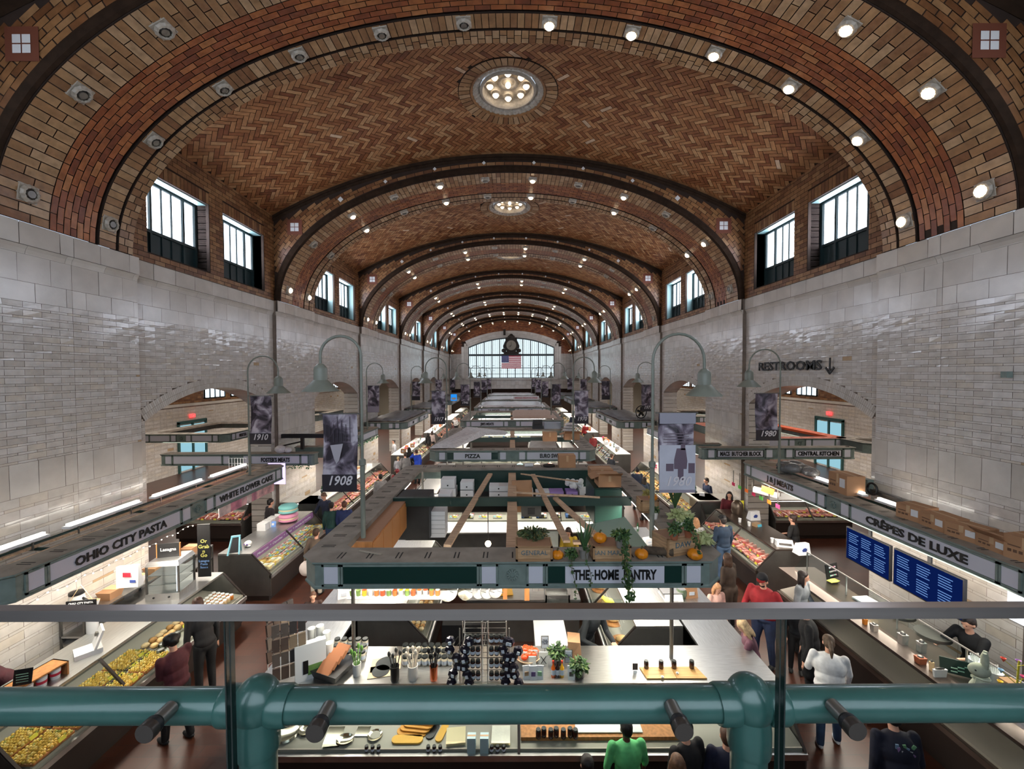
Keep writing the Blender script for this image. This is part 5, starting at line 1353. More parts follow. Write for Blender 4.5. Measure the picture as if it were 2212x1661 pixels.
    for sh,el,hd,sg in arms:
        e = el+(hd-el)*max(0,(sleeve*2-1)) if sleeve > .5 else sh+(el-sh)*sleeve*2
        pts = [sh, el, e] if sleeve > .5 else [sh, e]; rs = [.064*k,.052*k*(1+.2*(f-1)),.042*k] if sleeve > .5 else [.064*k,.056*k]
        if sleeve > .5 and (e-el).length < .02: pts, rs = pts[:2], rs[:2]
        cp.append((pts, rs))
    if coat: 
        for hipj,kn,ft in legs: cp.append(([hipj, hipj+(kn-hipj)*coat],[.12*k,.12*k]))
    blob(cp, tors, vox*1.15, 'shirt' if not coat else 'coat', cloth(top), root)
    cp = [([hipj,kn,ft+V(0,0,.0)],[.095*k*f,.07*k,.055*k]) for hipj,kn,ft in legs]
    blob(cp, [(V(0,0,.9),(.155*k*f,.12*k*f,.11*k),None)], vox*1.3, 'trousers', cloth(bot), root)
    for hipj,kn,ft in legs:
        MB().ball(ft+V(0,.055,-.04),(.048*k,.13*k,.042*k),12,8).obj('shoe', cloth(shoe), root, smooth=True)
    # hair
    if hair:
        st, hcol = hair; hm = mat('hair_%d_%d_%d' % hcol, hcol, .55, var=.3, scale=30, bump=.3); hb = [(hv(0,-.02,.095),(.084*k,.098*k,.084*k),rot),(hv(0,-.04,.05),(.078*k,.07*k,.085*k),rot)]; hc_ = []
        if st == 'long': hb += [(hv(0,-.06,-.04),(.085*k,.045*k,.14*k),rot)]; hc_ += [([hv(s*.075,-.01,.07),hv(s*.085,-.0,-.03),hv(s*.09,.01,-.13)],[.03*k,.035*k,.025*k]) for s in (-1,1)]
        if st == 'curly': hb += [(hv(.05*math.cos(a)*1.3,-.02+.05*math.sin(a),.08+.04*math.sin(a*2.3)),(.06*k,.06*k,.06*k),None) for a in [i*.9 for i in range(7)]]
        if st == 'pony': hb += [(hv(0,-.11,.06),(.035*k,.04*k,.035*k),rot)]; hc_ += [([hv(0,-.12,.06),hv(0,-.15,-.03),hv(0,-.135,-.14)],[.03*k,.036*k,.014*k])]
        if st == 'bun': hb += [(hv(0,-.09,.13),(.045*k,.045*k,.045*k),rot)]
        if st == 'hood': hb = [(hv(0,-.02,.09),(.1*k,.11*k,.1*k),rot)]
        blob(hc_, hb, vox, 'hair' if st != 'hood' else 'hood', hm, root, 2)
    if hat:
        hm = cloth(hat); b = MB(); n = 16
        b.lathe([(.088*k,.0),(.088*k,.03*k),(.075*k,.065*k),(.04*k,.085*k),(.001,.09*k)], n=n, M=HR @ Matrix.Translation(V(0,-.005,.11))); b.obj('cap', hm, root, smooth=True)
        b = MB().lathe([(.07*k,.0),(.072*k,.006*k)], n=n, M=HR @ Matrix.Translation(V(0,.07,.118)) @ Matrix.Diagonal((1,1.1,1,1))); b.obj('cap_brim', hm if hat != (24,24,30) else cloth((150,30,30)), root, smooth=True)
    e = MB()
    for s in (-1,1): e.ball(hv(.03*s,.082,.055),(.009*k,.006*k,.006*k),8,5)
    e.obj('eyes', mat('eye_dark',(40,28,22),.3), root)
    if extra: extra(root, k, U, V, hv, arms)
    return root
BLK, NVY = (24,24,27), (30,40,66)
def x_glasses(root,k,U,V,hv,arms): pass
def bagx(col, hand=1, s=.16):
    def fn(root,k,U,V,hv,arms):
        hd = arms[hand][2]; blob([], [(hd+Vector((0,0,-.24)),(s,s*.7,s*1.1),None),(hd+Vector((0,0,-.08)),(s*.3,s*.2,s*.6),None)], .02, 'carried_bag', mat('bag_%d_%d_%d' % col, col,.5,bump=.5,scale=12), root)
    return fn
def ofs(px,py,z): return tuple(atz(px,py,z))
# -- left aisle --
person('woman in maroon shirt with clasped hands looking into the pasta case', 372, 1385, 1.66, 70, 6, (84,34,42), BLK, ('curly',(26,22,22)), (-.05,.3,1.02), (.06,.32,1.0), nod=28, vox=.011, fat=1.12, sleeve=.78, shoe=(26,26,28), step=-.12)
person('dark clad person bending behind the woman in maroon', 428, 1305, 1.72, 60, 18, (32,30,32), (28,28,30), ('short',(80,50,34)), nod=20, vox=.016, shoe=(90,84,70))
def x_scoop(root,k,U,V,hv,arms): pass
person('stall worker in maroon top and blue jeans bending at far left', 20, 1370, 1.7, 150, 42, (74,30,38), (112,140,170), ('long',(66,44,30)), (-.2,.55,.95), (.25,.5,.95), vox=.014, nod=15, pos=(-7.6,6.3,0))
person('person in navy top and grey cardigan carrying a white bag near the macarons', 674, 1078, 1.72, 160, 8, (44,50,72), BLK, ('short',(110,80,60)), (-.2,.25,.95), (.3,.3,.9), extra=bagx((220,220,222)), nod=20, vox=.018, pos=(-6.15,13.85,0))
person('person in taupe top holding a white carrier bag, seen from behind', 684, 1150, 1.7, -10, 3, (108,92,78), (206,196,180), ('short',(70,48,34)), hl=(-.34,.02,.78), extra=bagx((226,214,206),0,.17), vox=.018)
person('brown haired child beside the left end of the front counter', 676, 1288, 1.25, 200, 5, (60,40,34), (60,60,70), ('short',(86,56,38)), vox=.014)
person('man in grey tee shirt behind the left edge of the nearest canopy', 822, 1030, 1.75, 20, 4, (150,146,146), BLK, ('short',(30,26,26)), vox=.02)
person('person in red knitted hat by the nearest canopy, far left corner', 858, 1018, 1.6, 20, 0, (120,30,40), BLK, ('hood',(130,30,44)), vox=.022)
person('person in navy jacket behind the 1908 banner', 744, 1090, 1.72, 10, 4, (30,44,90), BLK, ('short',(90,54,40)), vox=.022)
person('person in dark green coat beside the 1908 banner', 716, 1092, 1.7, 15, 4, (20,58,54), (30,50,80), ('short',(40,30,28)), vox=.022)
person('blond child in grey hoodie between adults on the left aisle', 860, 990, 1.4, 10, 0, (150,150,158), BLK, ('short',(206,176,130)), vox=.022)
person('man in grey hoodie left of the blue jacket', 875, 982, 1.75, 30, 3, (126,124,126), BLK, ('short',(60,44,36)), vox=.022)
person('person in bright blue jacket with a dark backpack on the left aisle', 899, 976, 1.75, 40, 8, (30,70,190), BLK, ('short',(70,44,34)), hl=(-.1,.25,1.45), vox=.022)
person('woman in black standing by the left aisle case', 884, 970, 1.7, 0, 0, BLK, BLK, ('long',(30,24,22)), vox=.026)
person('person in black coat leaning over the left case further on', 923, 938, 1.7, 60, 10, BLK, (70,62,50), ('long',(26,22,22)), vox=.026)
person('woman in white and black beside the leaning person', 934, 934, 1.65, -40, 0, (190,170,166), BLK, ('long',(60,40,32)), vox=.028)
person('person in dark green near the white and black figure', 951, 938, 1.7, 120, 6, (40,52,44), BLK, ('short',(170,110,70)), vox=.028)
person('man in white shirt and black vest in the left aisle', 983, 903, 1.75, 180, 0, (214,210,212), BLK, ('short',(50,36,30)), (-.08,.25,1.1), (.08,.25,1.1), vox=.03)
person('stall worker in white shirt inside the left ORALE stall', 852, 928, 1.75, 120, 4, (222,222,228), BLK, ('short',(40,30,28)), vox=.03, pos=(-6.9,24.6,0))
person('long haired worker behind the left counter past the cake stall', 826, 968, 1.6, -120, 4, (40,34,34), BLK, ('long',(26,20,20)), vox=.026, pos=(-6.9,17.2,0))
person('worker behind the cake stall by the macarons', 624, 1065, 1.75, -40, 6, (50,46,50), BLK, ('short',(34,28,28)), vox=.02, pos=(-7.55,12.9,0))
# -- inside the nearest centre stall --
person('stall keeper in black sweater reaching across the front counter', 1312, 1300, 1.74, 215, 24, (30,34,38), BLK, ('short',(70,46,34)), (-.12,.52,1.06), (.26,.50,1.1), vox=.012, pos=(1.38,7.32,0), nod=20)
person('long haired person in yellow and black inside the nearest stall', 1228, 1148, 1.62, 160, 14, (190,160,50), BLK, ('long',(46,28,22)), vox=.018, nod=15)
person('worker in black cap bending behind the pumpkin crate', 1287, 1146, 1.65, 120, 14, (60,52,52), BLK, ('short',(40,30,30)), vox=.018, hat=BLK, nod=20)
# -- right aisle --
person('man in slate blue jacket, jeans and black cap, seen from behind', 1561, 1124, 1.76, 8, 3, (42,60,82), (70,92,120), ('short',(60,54,52)), vox=.016, hat=(28,28,32), fat=1.1)
person('blonde woman in pale patterned top behind the plants', 1503, 1126, 1.62, -20, 2, (186,184,180), (60,60,66), ('long',(190,140,100)), vox=.018)
person('person in long dark patterned coat in the right aisle', 1570, 1205, 1.66, 30, 6, (58,44,34), BLK, ('long',(70,48,34)), vox=.018, coat=.9)
person('blonde girl in pink cardigan looking down beside the counter end', 1549, 1270, 1.42, 195, 4, (222,178,164), (120,130,160), ('long',(190,140,100)), vox=.012, nod=18)
person('big bearded man in red sweater with black and red cap', 1648, 1254, 1.8, 130, 6, (150,28,36), (44,54,84), ('short',(30,24,22)), (-.34,.2,.95), (.3,.25,.9), vox=.012, fat=1.45, hat=(24,24,30), nod=12, extra=lambda r,k,U,V,hv,a: blob([], [(hv(0,.055,-.005),(.05*k,.035*k,.035*k),None)], .012, 'beard', mat('hair_30_24_22',(30,24,22)), r))
person('dark haired woman in light grey jacket leaning near the crepe bar', 1737, 1246, 1.66, 215, 4, (142,148,152), BLK, ('long',(40,28,26)), vox=.013, hl=(-.25,.2,.9), turn=15)
person('curly haired child in dark top in front of the grey jacket woman', 1733, 1290, 1.35, 150, 6, (30,34,40), BLK, ('curly',(84,60,44)), vox=.013, nod=15, pos=(5.42,7.72,0))
person('blonde woman in maroon floral sweater leaning at the counter end', 1607, 1352, 1.6, 70, 14, (110,70,84), (40,60,90), ('long',(200,170,130)), (-.1,.4,.95), (.3,.3,.85), vox=.012, nod=25)
person('tall person in long black coat beside the crepe bar', 1757, 1330, 1.72, 60, 8, (20,20,24), (24,24,28), ('short',(36,30,28)), vox=.014, coat=.8, fat=1.15, pos=(5.15,6.95,0))
person('woman in white sweatshirt with a ponytail, seen from behind', 1790, 1388, 1.64, -25, 8, (238,238,238), (58,84,116), ('pony',(104,84,68)), (-.2,.35,1.0), (.3,.3,.9), vox=.011, fat=1.3, nod=14, shoe=(196,200,206), step=.1)
person('boy in bright green hoodie at the front case', 1352, 1572, 1.5, 5, 6, (104,204,128), (30,34,44), ('short',(22,18,18)), skin=m_skin_d, vox=.011, hl=(-.3,.15,.8), hr=(.3,.2,.8), fat=1.15, sleeve=.62)
person('person in black jacket at the front case right of the green hoodie', 1478, 1572, 1.66, 20, 8, (22,22,26), BLK, ('short',(30,24,24)), vox=.014, hl=(-.32,.1,.75))
person('person in navy jacket behind the right pipe post', 1570, 1588, 1.6, -15, 5, (28,32,58), BLK, ('short',(90,60,44)), vox=.014)
person('brown haired person at the bottom edge below the black jacket', 1462, 1648, 1.5, 0, 4, (50,40,40), BLK, ('long',(120,86,64)), vox=.014)
person('dark haired person at the bottom edge left of the green hoodie', 1268, 1650, 1.5, 0, 4, (40,34,36), BLK, ('short',(34,24,22)), vox=.014)
def hoodprint(root,k,U,V,hv,arms):
    b = MB()
    for i in range(9): b.obox(U(-.09+.022*i+jit(.01), -.135, 1.34-.03*(i%4)),(.03,.012,.05),rz=jit(.3),ry=jit(.8))
    b.obj('back_print', mislands('print_colours',[((110,160,120),2),((150,120,170),2),((120,150,180),2),((200,200,206),1)]), root)
person('person in navy hoodie with a colourful back print, bottom right', 1925, 1545, 1.7, -5, 14, (22,26,46), (28,32,48), ('short',(40,30,28)), vox=.013, fat=1.25, extra=hoodprint)
person('crepe maker in black shirt reaching over the right bar', 2080, 1300, 1.76, 100, 14, BLK, BLK, ('short',(50,36,30)), (-.1,.5,1.1), (.2,.55,1.12), vox=.013, pos=(7.55,6.6,0), sleeve=.42)
person('butcher in black uniform inside the J & J stall', 1757, 1112, 1.74, 40, 5, BLK, BLK, ('bun',(60,44,40)), (-.2,.3,1.0), (.2,.35,1.05), vox=.016, sleeve=.4, pos=(7.82,11.3,0))
person('woman in dark red and black behind the J & J case', 1622, 1065, 1.7, 150, 3, (110,34,44), BLK, ('long',(34,26,26)), vox=.02, pos=(7.3,13.75,0))
person('worker in dark blue behind the MACS front case', 1592, 1020, 1.7, 100, 10, (30,40,70), BLK, ('short',(40,32,30)), vox=.022, pos=(7.5,15.6,0))
person('person in red and black plaid jacket in the right aisle', 1281, 941, 1.75, 10, 2, (120,30,34), BLK, ('short',(60,46,38)), vox=.026)
person('person in red sleeves and black vest ahead of the plaid jacket', 1264, 917, 1.75, 10, 2, (150,28,32), BLK, ('short',(40,34,32)), vox=.028)
person('person in dark coat past the red sleeves in the right aisle', 1236, 897, 1.75, 10, 0, (26,34,56), BLK, ('short',(40,34,32)), vox=.03)
person('person in dark coat leaning on the right aisle case', 1322, 985, 1.7, -60, 8, (30,34,44), BLK, ('short',(90,64,48)), vox=.022)
person('man in navy sweater right of the nearest canopy, from behind', 1376, 1015, 1.76, 5, 2, (24,36,62), BLK, ('short',(26,24,24)), vox=.018)
person('dark haired person in slate top behind the nearest canopy corner', 1391, 1036, 1.66, 20, 4, (52,66,88), BLK, ('long',(50,40,34)), vox=.018)
FARP = [(-4.6,27.5,'left'),(-4.3,30,'left'),(-4.7,33.5,'left'),(-4.4,36,'left'),(-4.6,40,'left'),(-4.5,44,'left'),(4.7,28,'right'),(4.5,31,'right'),(4.9,33,'right'),(4.6,37,'right'),(4.8,41,'right'),(4.6,46,'right')]
fcol = [(40,40,46),(60,66,90),(90,50,50),(120,110,100),(36,50,44),(200,196,190)]; fn_ = ['black','slate blue','dull red','tan','dark green','white']
for i,(px,py,s) in enumerate(FARP):
    person('distant person in %s top, far down the %s aisle' % (fn_[i%6], s), 0, 0, 1.68+.04*(i%3), 40*(i%5), 2, fcol[i%6], BLK, (('short','long')[i%2],(50,38,32)), vox=.04, pos=(px,py,0))
# ================= everything that lies about =================
def item(name, label, cat, pos, parts, rz=0, group=None):
    """parts: (part name, material, ops); ops: b box | o turned box | l lathe | t tube | s ball | h hexa | q bar"""
    t = thing(name, label, cat, tuple(pos), rz, group)
    for pn, m, ops in parts:
        b = MB(); sm = False
        for op in ops:
            k, a = op[0], op[1:]
            if k == 'b': b.box(*a)
            elif k == 'o': b.obox(*a)
            elif k == 'l': b.lathe(a[0], a[1] if len(a) > 1 else (0,0,0), a[2] if len(a) > 2 else 18); sm = True
            elif k == 't': b.tube(a[0], a[1], 8); sm = True
            elif k == 's': b.ball(a[0], a[1], 14, 9); sm = True
            elif k == 'h': b.hexa(a[0])
            elif k == 'q': b.bar(*a)
        b.obj(pn, m, t, smooth=sm)
    return t
def carton(px, py, w, d, h, lab, rz=0, z=3.0, open_=False, pos=None, printed=False, group=None):
    p = pos or atz(px, py, z)
    parts = [('body', m_card, [('b',-w/2,-d/2,0,w/2,d/2,h)]), ('tape', mat('box_tape',(196,160,122),.5), [('b',-w/2,-.02,h,w/2,.02,h+.003),('b',-.03,-d/2-.002,h*.5,.03,-d/2,h)])]
    if open_: parts.append(('flaps', m_card, [('h',[(-w/2,-d/2,h),(w/2,-d/2,h),(w/2,-d/2+.01,h),(-w/2,-d/2+.01,h),(-w/2,-d/2-d*.35,h+.1),(w/2,-d/2-d*.35,h+.1),(w/2,-d/2-d*.35+.01,h+.1),(-w/2,-d/2-d*.35+.01,h+.1)]),('h',[(-w/2,-d/2,h),(-w/2+.01,-d/2,h),(-w/2+.01,d/2,h),(-w/2,d/2,h),(-w/2-w*.3,-d/2,h-.06),(-w/2-w*.3+.01,-d/2,h-.06),(-w/2-w*.3+.01,d/2,h-.06),(-w/2-w*.3,d/2,h-.06)])]))
    if printed: parts.append(('shipping_label', m_cwhite, [('b',w*.12,-d/2-.004,h*.35,w*.4,-d/2-.001,h*.8)])); parts.append(('printed_marks', mat('carton_ink',(110,80,60),.7), [('b',-w*.4+.06*i,-d/2-.004,h*.3,-w*.4+.06*i+.04,-d/2-.001,h*.42) for i in range(3)]+[('b',-w*.4,-d/2-.004,h*.55,-w*.1,-d/2-.001,h*.6)]))
    return item('carton', lab, 'box', (p[0],p[1],z), parts, rz, group)
for k in range(9):
    x = (-3.3,-2.05,-1.7,-.95,-.55,.28,2.7,3.1,3.45)[k]
    item(('steel_tray','oven_dish','glass_jar_tray')[k%3], ('empty steel tray','pale oven dish','tray of small glass jars')[k%3]+' in the front case, %s' % ('far left end','left of the yellow boards','behind the silver trays','beside the orange boards','behind the slate board','at the centre mullion','right of the white board','near the right end','at the right end corner')[k], 'tray', (x,5.95,.75), [('dish',(m_silver,m_cream,m_steel)[k%3],[('h',[(-.1,-.08,0),(.1,-.08,0),(.1,.1,0),(-.1,.1,0),(-.13,-.11,.05),(.13,-.11,.05),(.13,.13,.05),(-.13,.13,.05)])]),('contents',(m_deck,m_bake,m_brown)[k%3],[('l',[(.025,.05),(.025,.1),(.001,.1)],(-.07+.07*i,-.04+.08*j,0),8) for i in range(3) for j in range(2)])], jit(.3))
# ---- pumpkins, crates and plants on the nearest canopy ----
def pumpkin(px, py, r, lab, z=3.0):
    p = atz(px,py,z); t = thing('pumpkin', lab, 'pumpkin', (p.x,p.y+.03,z), group='small pumpkins on the nearest canopy'); b = MB(); rg = []
    for i in range(11):
        a = -PI/2+PI*i/10; rg.append(b.ring([((r*math.cos(a)*(1-.09*abs(math.sin(k*PI/4)) if k % 4 else r*math.cos(a)/r*.0+1)) * 1 * math.cos(2*PI*k/32) if False else r*math.cos(a)*(.90+.10*abs(math.cos(k*PI*8/32)))*math.cos(2*PI*k/32), r*math.cos(a)*(.90+.10*abs(math.cos(k*PI*8/32)))*math.sin(2*PI*k/32), r*.74*(1+math.sin(a)*(1-.18*math.cos(a)**8))) for k in range(32)]))
    b.skin(rg); b.obj('fruit', m_orange, t, smooth=True)
    MB().tube([(0,0,r*1.3),(0,0,r*1.65),(r*.18,0,r*1.85)],[.016,.011,.013],8).obj('stem', m_stem, t, smooth=True)
pumpkin(1205,1210,.088,'small orange pumpkin on the ledge right of the first crate'); pumpkin(1387,1209,.098,'orange pumpkin left of the bark log'); pumpkin(1503,1211,.108,'orange pumpkin at the right corner of the ledge')
pumpkin(1297,1174,.10,'orange pumpkin sitting on the middle wooden crate', z=3.21)
m_cr = mat('pale_crate_wood', (186,150,112), .7, var=.3, scale=4, stretch=(1,1,10))
def crate(px, py, w, d, h, lab, txt, rz=0, z=3.0):
    p = atz(px,py,z); t = item('wooden_crate', lab, 'crate', (p.x,p.y+d/2,z), [('panels', m_cr, [('b',-w/2,-d/2,0,w/2,-d/2+.015,h),('b',-w/2,d/2-.015,0,w/2,d/2,h),('b',-w/2,-d/2,0,-w/2+.015,d/2,h),('b',w/2-.015,-d/2,0,w/2,d/2,h),('b',-w/2,-d/2,.0,w/2,d/2,.012)]),('front_battens', mat('darker_batten',(160,124,88),.7), [('b',-w/2,-d/2-.012,0,-w/2+.03,-d/2,h),('b',w/2-.03,-d/2-.012,0,w/2,-d/2,h),('b',-w/2,-d/2-.012,0,w/2,-d/2,.03),('b',-w/2,-d/2-.012,h-.02,w/2,-d/2,h)]),('lid_board', mat('crate_lid',(150,112,84),.7), [('b',-w/2+.02,-d/2+.02,h-.02,w/2-.02,d/2-.02,h-.005)])], rz)
    if txt: text(txt, h*.42, frame_m((0,-d/2-.004,h*.55),(1,0,0)), mat('faded_blue_ink',(96,116,124),.8), t)
    return t
crate(1154,1212,.52,.34,.21,'pale wooden crate full of ivy, left of three on the ledge','GENERAL'); crate(1322,1212,.54,.34,.21,'middle wooden crate carrying a pumpkin and a pot','SAN MARTIN')
crate(1468,1199,.56,.34,.27,'turned wooden crate with potted plants at the right corner','DAW',rz=.32); crate(1404,1108,.34,.3,.24,'dark crate with a pumpkin further back on the right ledge',None,rz=0.0); pumpkin(1412,1082,.085,'orange pumpkin on the dark crate further back', z=3.24)
p = atz(1424,1200,3.0); item('bark_log','rough bark log lying beside the turned crate','log',(p.x,p.y,3.06),[('bark',mat('bark',(84,70,56),.9,var=.4,scale=12,bump=1),[('t',[(-.19,.06,0),(.19,-.03,0)],.06)])])
def plant(px, py, lab, rad, n, s, z=3.0, pot=None, pr=.07, ph=.12, spiky=0, vines=(), mt=None, dy=0.0):
    p = atz(px,py,z); t = thing('potted_plant', lab, 'plant', (p.x,p.y+dy,z))
    if pot: MB().lathe([(pr*.75,0),(pr,ph*.9),(pr*1.08,ph),(pr*.9,ph),(.001,ph*.8)],n=18).obj('pot', pot, t, smooth=True)
    if n: leafclump(t,'foliage',(0,0,ph+rad[2]*.6),rad,n,mt,s)
    if spiky:
        b = MB()
        for k in range(spiky):
            a = 2.4*k; l = R.uniform(.2,.36)*(rad[2]/.12); tip = Vector((math.cos(a)*l*.45,math.sin(a)*l*.45,ph+l)); w = .018
            u = Vector((-math.sin(a),math.cos(a),0))*w; m_ = tip*.5+Vector((0,0,ph*.4)); b.poly([Vector((0,0,ph*.7))-u*.6, m_-u, tip, m_+u, Vector((0,0,ph*.7))+u*.6])
        b.obj('blades', mat('blade_green',(70,104,62),.5,var=.2), t)
    for (dx, dy_, drop, nl) in vines:
        b = MB(); st = MB(); pts = []
        for i in range(8):
            f = i/7; pts.append(Vector((dx*f+.03*math.sin(f*9+dx*7), -abs(dy_)*min(1,f*2.2), ph+.03-max(0,f-.35)/.65*drop)))
        st.tube(pts, .004, 5); st.obj('vine_stem', m_stem, t)
        for i in range(nl):
            f = R.random(); q = pts[min(7,int(f*7.99))].lerp(pts[min(7,int(f*7.99)+1)], R.random()) + Vector((jit(.03),jit(.015)-.015,jit(.03))); leaf(b, q, (jit(1),-1,0), s*R.uniform(.7,1.3))
        b.obj('vine_leaves', mt or m_leaf, t)
    return t
m_potd = mat('dark_pot',(52,50,50),.5); m_potg = mat('grey_pot',(140,136,130),.6); m_terra2 = mat('terracotta_pot',(160,96,66),.7)
plant(1152,1180,'bushy ivy spilling out of the left crate',(.24,.14,.10),420,.055,z=3.06,pot=m_potd,pr=.1,ph=.13,vines=((-.12,.22,.62,40),(.24,.24,.5,34),(-.02,.24,.25,20)),mt=mislands('ivy_mixed',[((72,92,54),3),((96,104,60),2),((50,66,42),2),((130,110,66),1)]))
plant(1235,1208,'small ivy on the ledge left of the spiky plant',(.1,.07,.08),110,.05,pot=None,ph=.04,vines=((.02,.12,.55,26),))
plant(1262,1205,'spiky green plant in a pale ribbed pot on the ledge',(.05,.05,.16),0,.05,pot=m_potg,pr=.075,ph=.13,spiky=12,vines=((.06,.12,.5,22),))
plant(1342,1182,'pothos in a grey pot trailing down over the HOME PANTRY sign',(.14,.1,.08),150,.06,z=3.2,pot=m_potg,pr=.09,ph=.14,vines=((.02,.26,.95,80),(.07,.26,.85,60),(-.04,.25,.5,30),(.0,.27,.72,50)))
plant(1456,1165,'leafy pothos in a terracotta pot on the turned crate',(.11,.1,.1),150,.055,z=3.27,pot=m_terra2,pr=.06,ph=.1)
plant(1487,1160,'second pothos hanging over the turned crate',(.09,.08,.12),150,.05,z=3.27,pot=m_terra2,pr=.06,ph=.1,vines=((.05,.2,.3,40),))
plant(1458,1110,'tall agave with upright blades behind the crate',(.05,.05,.22),0,.05,pot=m_potg,pr=.1,ph=.14,spiky=16)
plant(1470,1137,'spider plant with arching pale leaves in a striped pot',(.2,.18,.1),120,.10,pot=m_ceram,pr=.09,ph=.14,mt=mat('spider_leaf',(176,184,128),.5))
plant(1413,1120,'small plant in a patterned white pot by the right post',(.09,.09,.08),90,.045,pot=m_ceram,pr=.07,ph=.12)
plant(1402,1085,'dry tufted grass behind the dark crate',(.14,.14,.1),160,.07,ph=.1,mt=mat('dry_grass',(170,160,96),.7))
plant(1520,1175,'arching grass leaves at the outer right corner',(.14,.2,.08),90,.10,ph=.06,mt=mat('spider_leaf',(176,184,128),.5))
# ---- loose things on the nearest canopy ----
item('cardboard_sheet','flat cardboard strip leaning at the left front corner','strip',atz(800,1195,3.0)+Vector((0,0,.012)),[('strip',mat('pale_strip',(170,160,144),.7),[('o',(0,0,0),(.4,.03,.012),-.35)])])
carton(1323,1066,.52,.5,.26,'large cardboard box with open flaps at the back right of the nearest canopy',z=3.02,pos=(2.32,9.75,0),open_=True)
carton(1290,1035,.55,.45,.24,'second cardboard box behind the flapped one',z=3.02,pos=(2.3,10.45,0))
carton(1229,1018,.46,.36,.34,'cardboard box with a yellow sticker on the rear ledge',z=3.0,pos=(1.62,11.75,0))
item('black_pan','round black pan lid on the rear ledge','lid',(1.12,11.75,3.0),[('disc',m_black,[('l',[(.1,0),(.17,.02),(.17,.05),(.06,.07),(.001,.07)])])])
item('paper_roll','short pale roll lying on the rear ledge','roll',(.55,11.72,3.05),[('roll',m_cwhite,[('t',[(-.12,0,0),(.12,0,0)],.05)])])
item('hanging_cabinet','dark green hanging cabinet under the cardboard boxes','cabinet',(2.28,10.05,2.15),[('body',m_green,[('b',-.32,-.55,0,.32,.55,.85)]),('door',mat('green_door',(26,66,56),.45),[('b',-.3,-.565,.03,.3,-.55,.82)])])
t = item('hanging_cabinet','oak wall cabinets along the left inside of the nearest stall','cabinet',(-2.40,7.85,2.3),[('body',m_oak,[('b',-.18,-1.1,0,.18,1.1,.6)]),('top',mat('oak_dusty_top',(166,122,92),.7),[('b',-.19,-1.11,.6,.19,1.11,.615)])])
for k in range(4): MB().box(.18,-1.07+.54*k,.03,.195,-.56+.54*k,.57).obj('door', mat('oak_door',(206,142,84),.45), t)
item('hanging_cabinet','black cabinet behind the oak ones','cabinet',(-2.15,9.35,2.0),[('body',m_black,[('b',-.4,-.3,0,.4,.3,.95)])])
for k,(x,y,z,w,h) in enumerate(((-1.62,9.5,2.35,.36,.2),(-1.62,9.5,2.15,.36,.2),(-1.62,9.5,1.95,.36,.2),(-1.55,10.1,2.55,.3,.22))):
    item('white_carton','white pastry carton in the pile beside the black cabinet','box',(x,y,z),[('body',m_cwhite,[('b',-w/2,-.2,0,w/2,.2,h-.01)]),('seam',m_steel_d,[('b',-w/2,-.203,h*.45,w/2,-.2,h*.47)])],group='white cartons by the black cabinet')
# rear shelf with white storage boxes
item('storage_shelf','dark storage shelf along the rear inside of the nearest stall','shelf',(0,11.1,2.0),[('back',m_green,[('b',-1.9,.35,0,2.3,.4,.95)]),('plank',m_dark,[('b',-1.9,-.2,.35,2.3,.35,.38),('b',-1.9,-.2,-.02,2.3,.35,.01)])])
for k,(x,w,h) in enumerate(((-1.62,.42,.26),(-1.62,.36,.5),(-1.12,.34,.2),(-1.12,.34,.42),(-.28,.5,.16),(-.28,.5,.32),(1.25,.36,.16),(1.65,.3,.16),(2.0,.3,.2),(.55,.16,.18),(.78,.16,.14),(.95,.22,.16))):
    purple = k in (6,7)
    item('storage_box',('white lidded storage box on the rear shelf','lilac storage box on the rear shelf')[purple],'box',(x,11.05,2.385 if k not in (1,3,5) else 2.385+h/2),[('box',mat('lilac_box',(170,140,204),.5) if purple else m_cwhite,[('b',-w/2,-.18,0,w/2,.18,(h if k not in (1,3,5) else h/2)-.02)]),('knob',m_black,[('s',(0,-.185,.07),.02)])],group=('white storage boxes on the rear shelf','lilac boxes on the rear shelf')[purple])
item('foam_cups','heap of white foam cups wrapped in plastic on the rear shelf','cups',(1.75,11.05,2.62),[('cups',mat('foam_cup',(226,226,224),.6),[('s',(jit(.2),jit(.1),.08+jit(.07)),.07) for _ in range(16)])])
# timbers over the stall
item('timber_beam','long raw timber plank running back over the left half of the stall','plank',(0,0,0),[('plank',m_wood,[('q',(-.95,6.5,2.93),(-.5,10.9,3.0),.12,.04)])])
for lb, a, c, w in (('long timber board just right of the centre tray',(.95,6.6,2.95),(.62,10.8,3.0),.11),('shorter timber board slanting beside the steel hood',(1.5,6.7,2.95),(1.0,8.86,2.97),.11),('short crosspiece timber at the far end of the slanting boards',(.98,8.98,2.98),(1.55,8.92,2.98),.09),('short crosspiece timber at the near end of the slanting boards',(1.04,6.55,2.96),(1.55,6.55,2.96),.09)):
    item('timber_board',lb,'plank',(0,0,0),[('plank',m_wood,[('q',a,c,w,.04)])])
for lb, a, c, w in (('longer thin pale pole lying across the cross beam',(.1,9.0,3.06),(1.9,8.6,3.06),.035),('thin pale pole near the rear ledge of the stall',(.3,10.7,3.05),(1.65,9.9,3.05),.03)):
    item('timber_pole',lb,'pole',(0,0,0),[('pole',m_wood,[('q',a,c,w)])])
item('cardboard_sheet','tall folded cardboard panel standing in the middle of the stall','panel',(.32,10.1,2.35),[('panel',m_card,[('o',(0,0,.3),(.5,.03,.75),.1,-.3)])])
item('ventilation_box','grey metal ventilation box behind the cross beam','box',(.5,9.35,2.45),[('body',m_steel_d,[('b',-.22,-.15,0,.22,.15,.28)]),('grille',m_black,[('b',-.08,-.155,.06+.03*k,.08,-.15,.075+.03*k) for k in range(5)])])
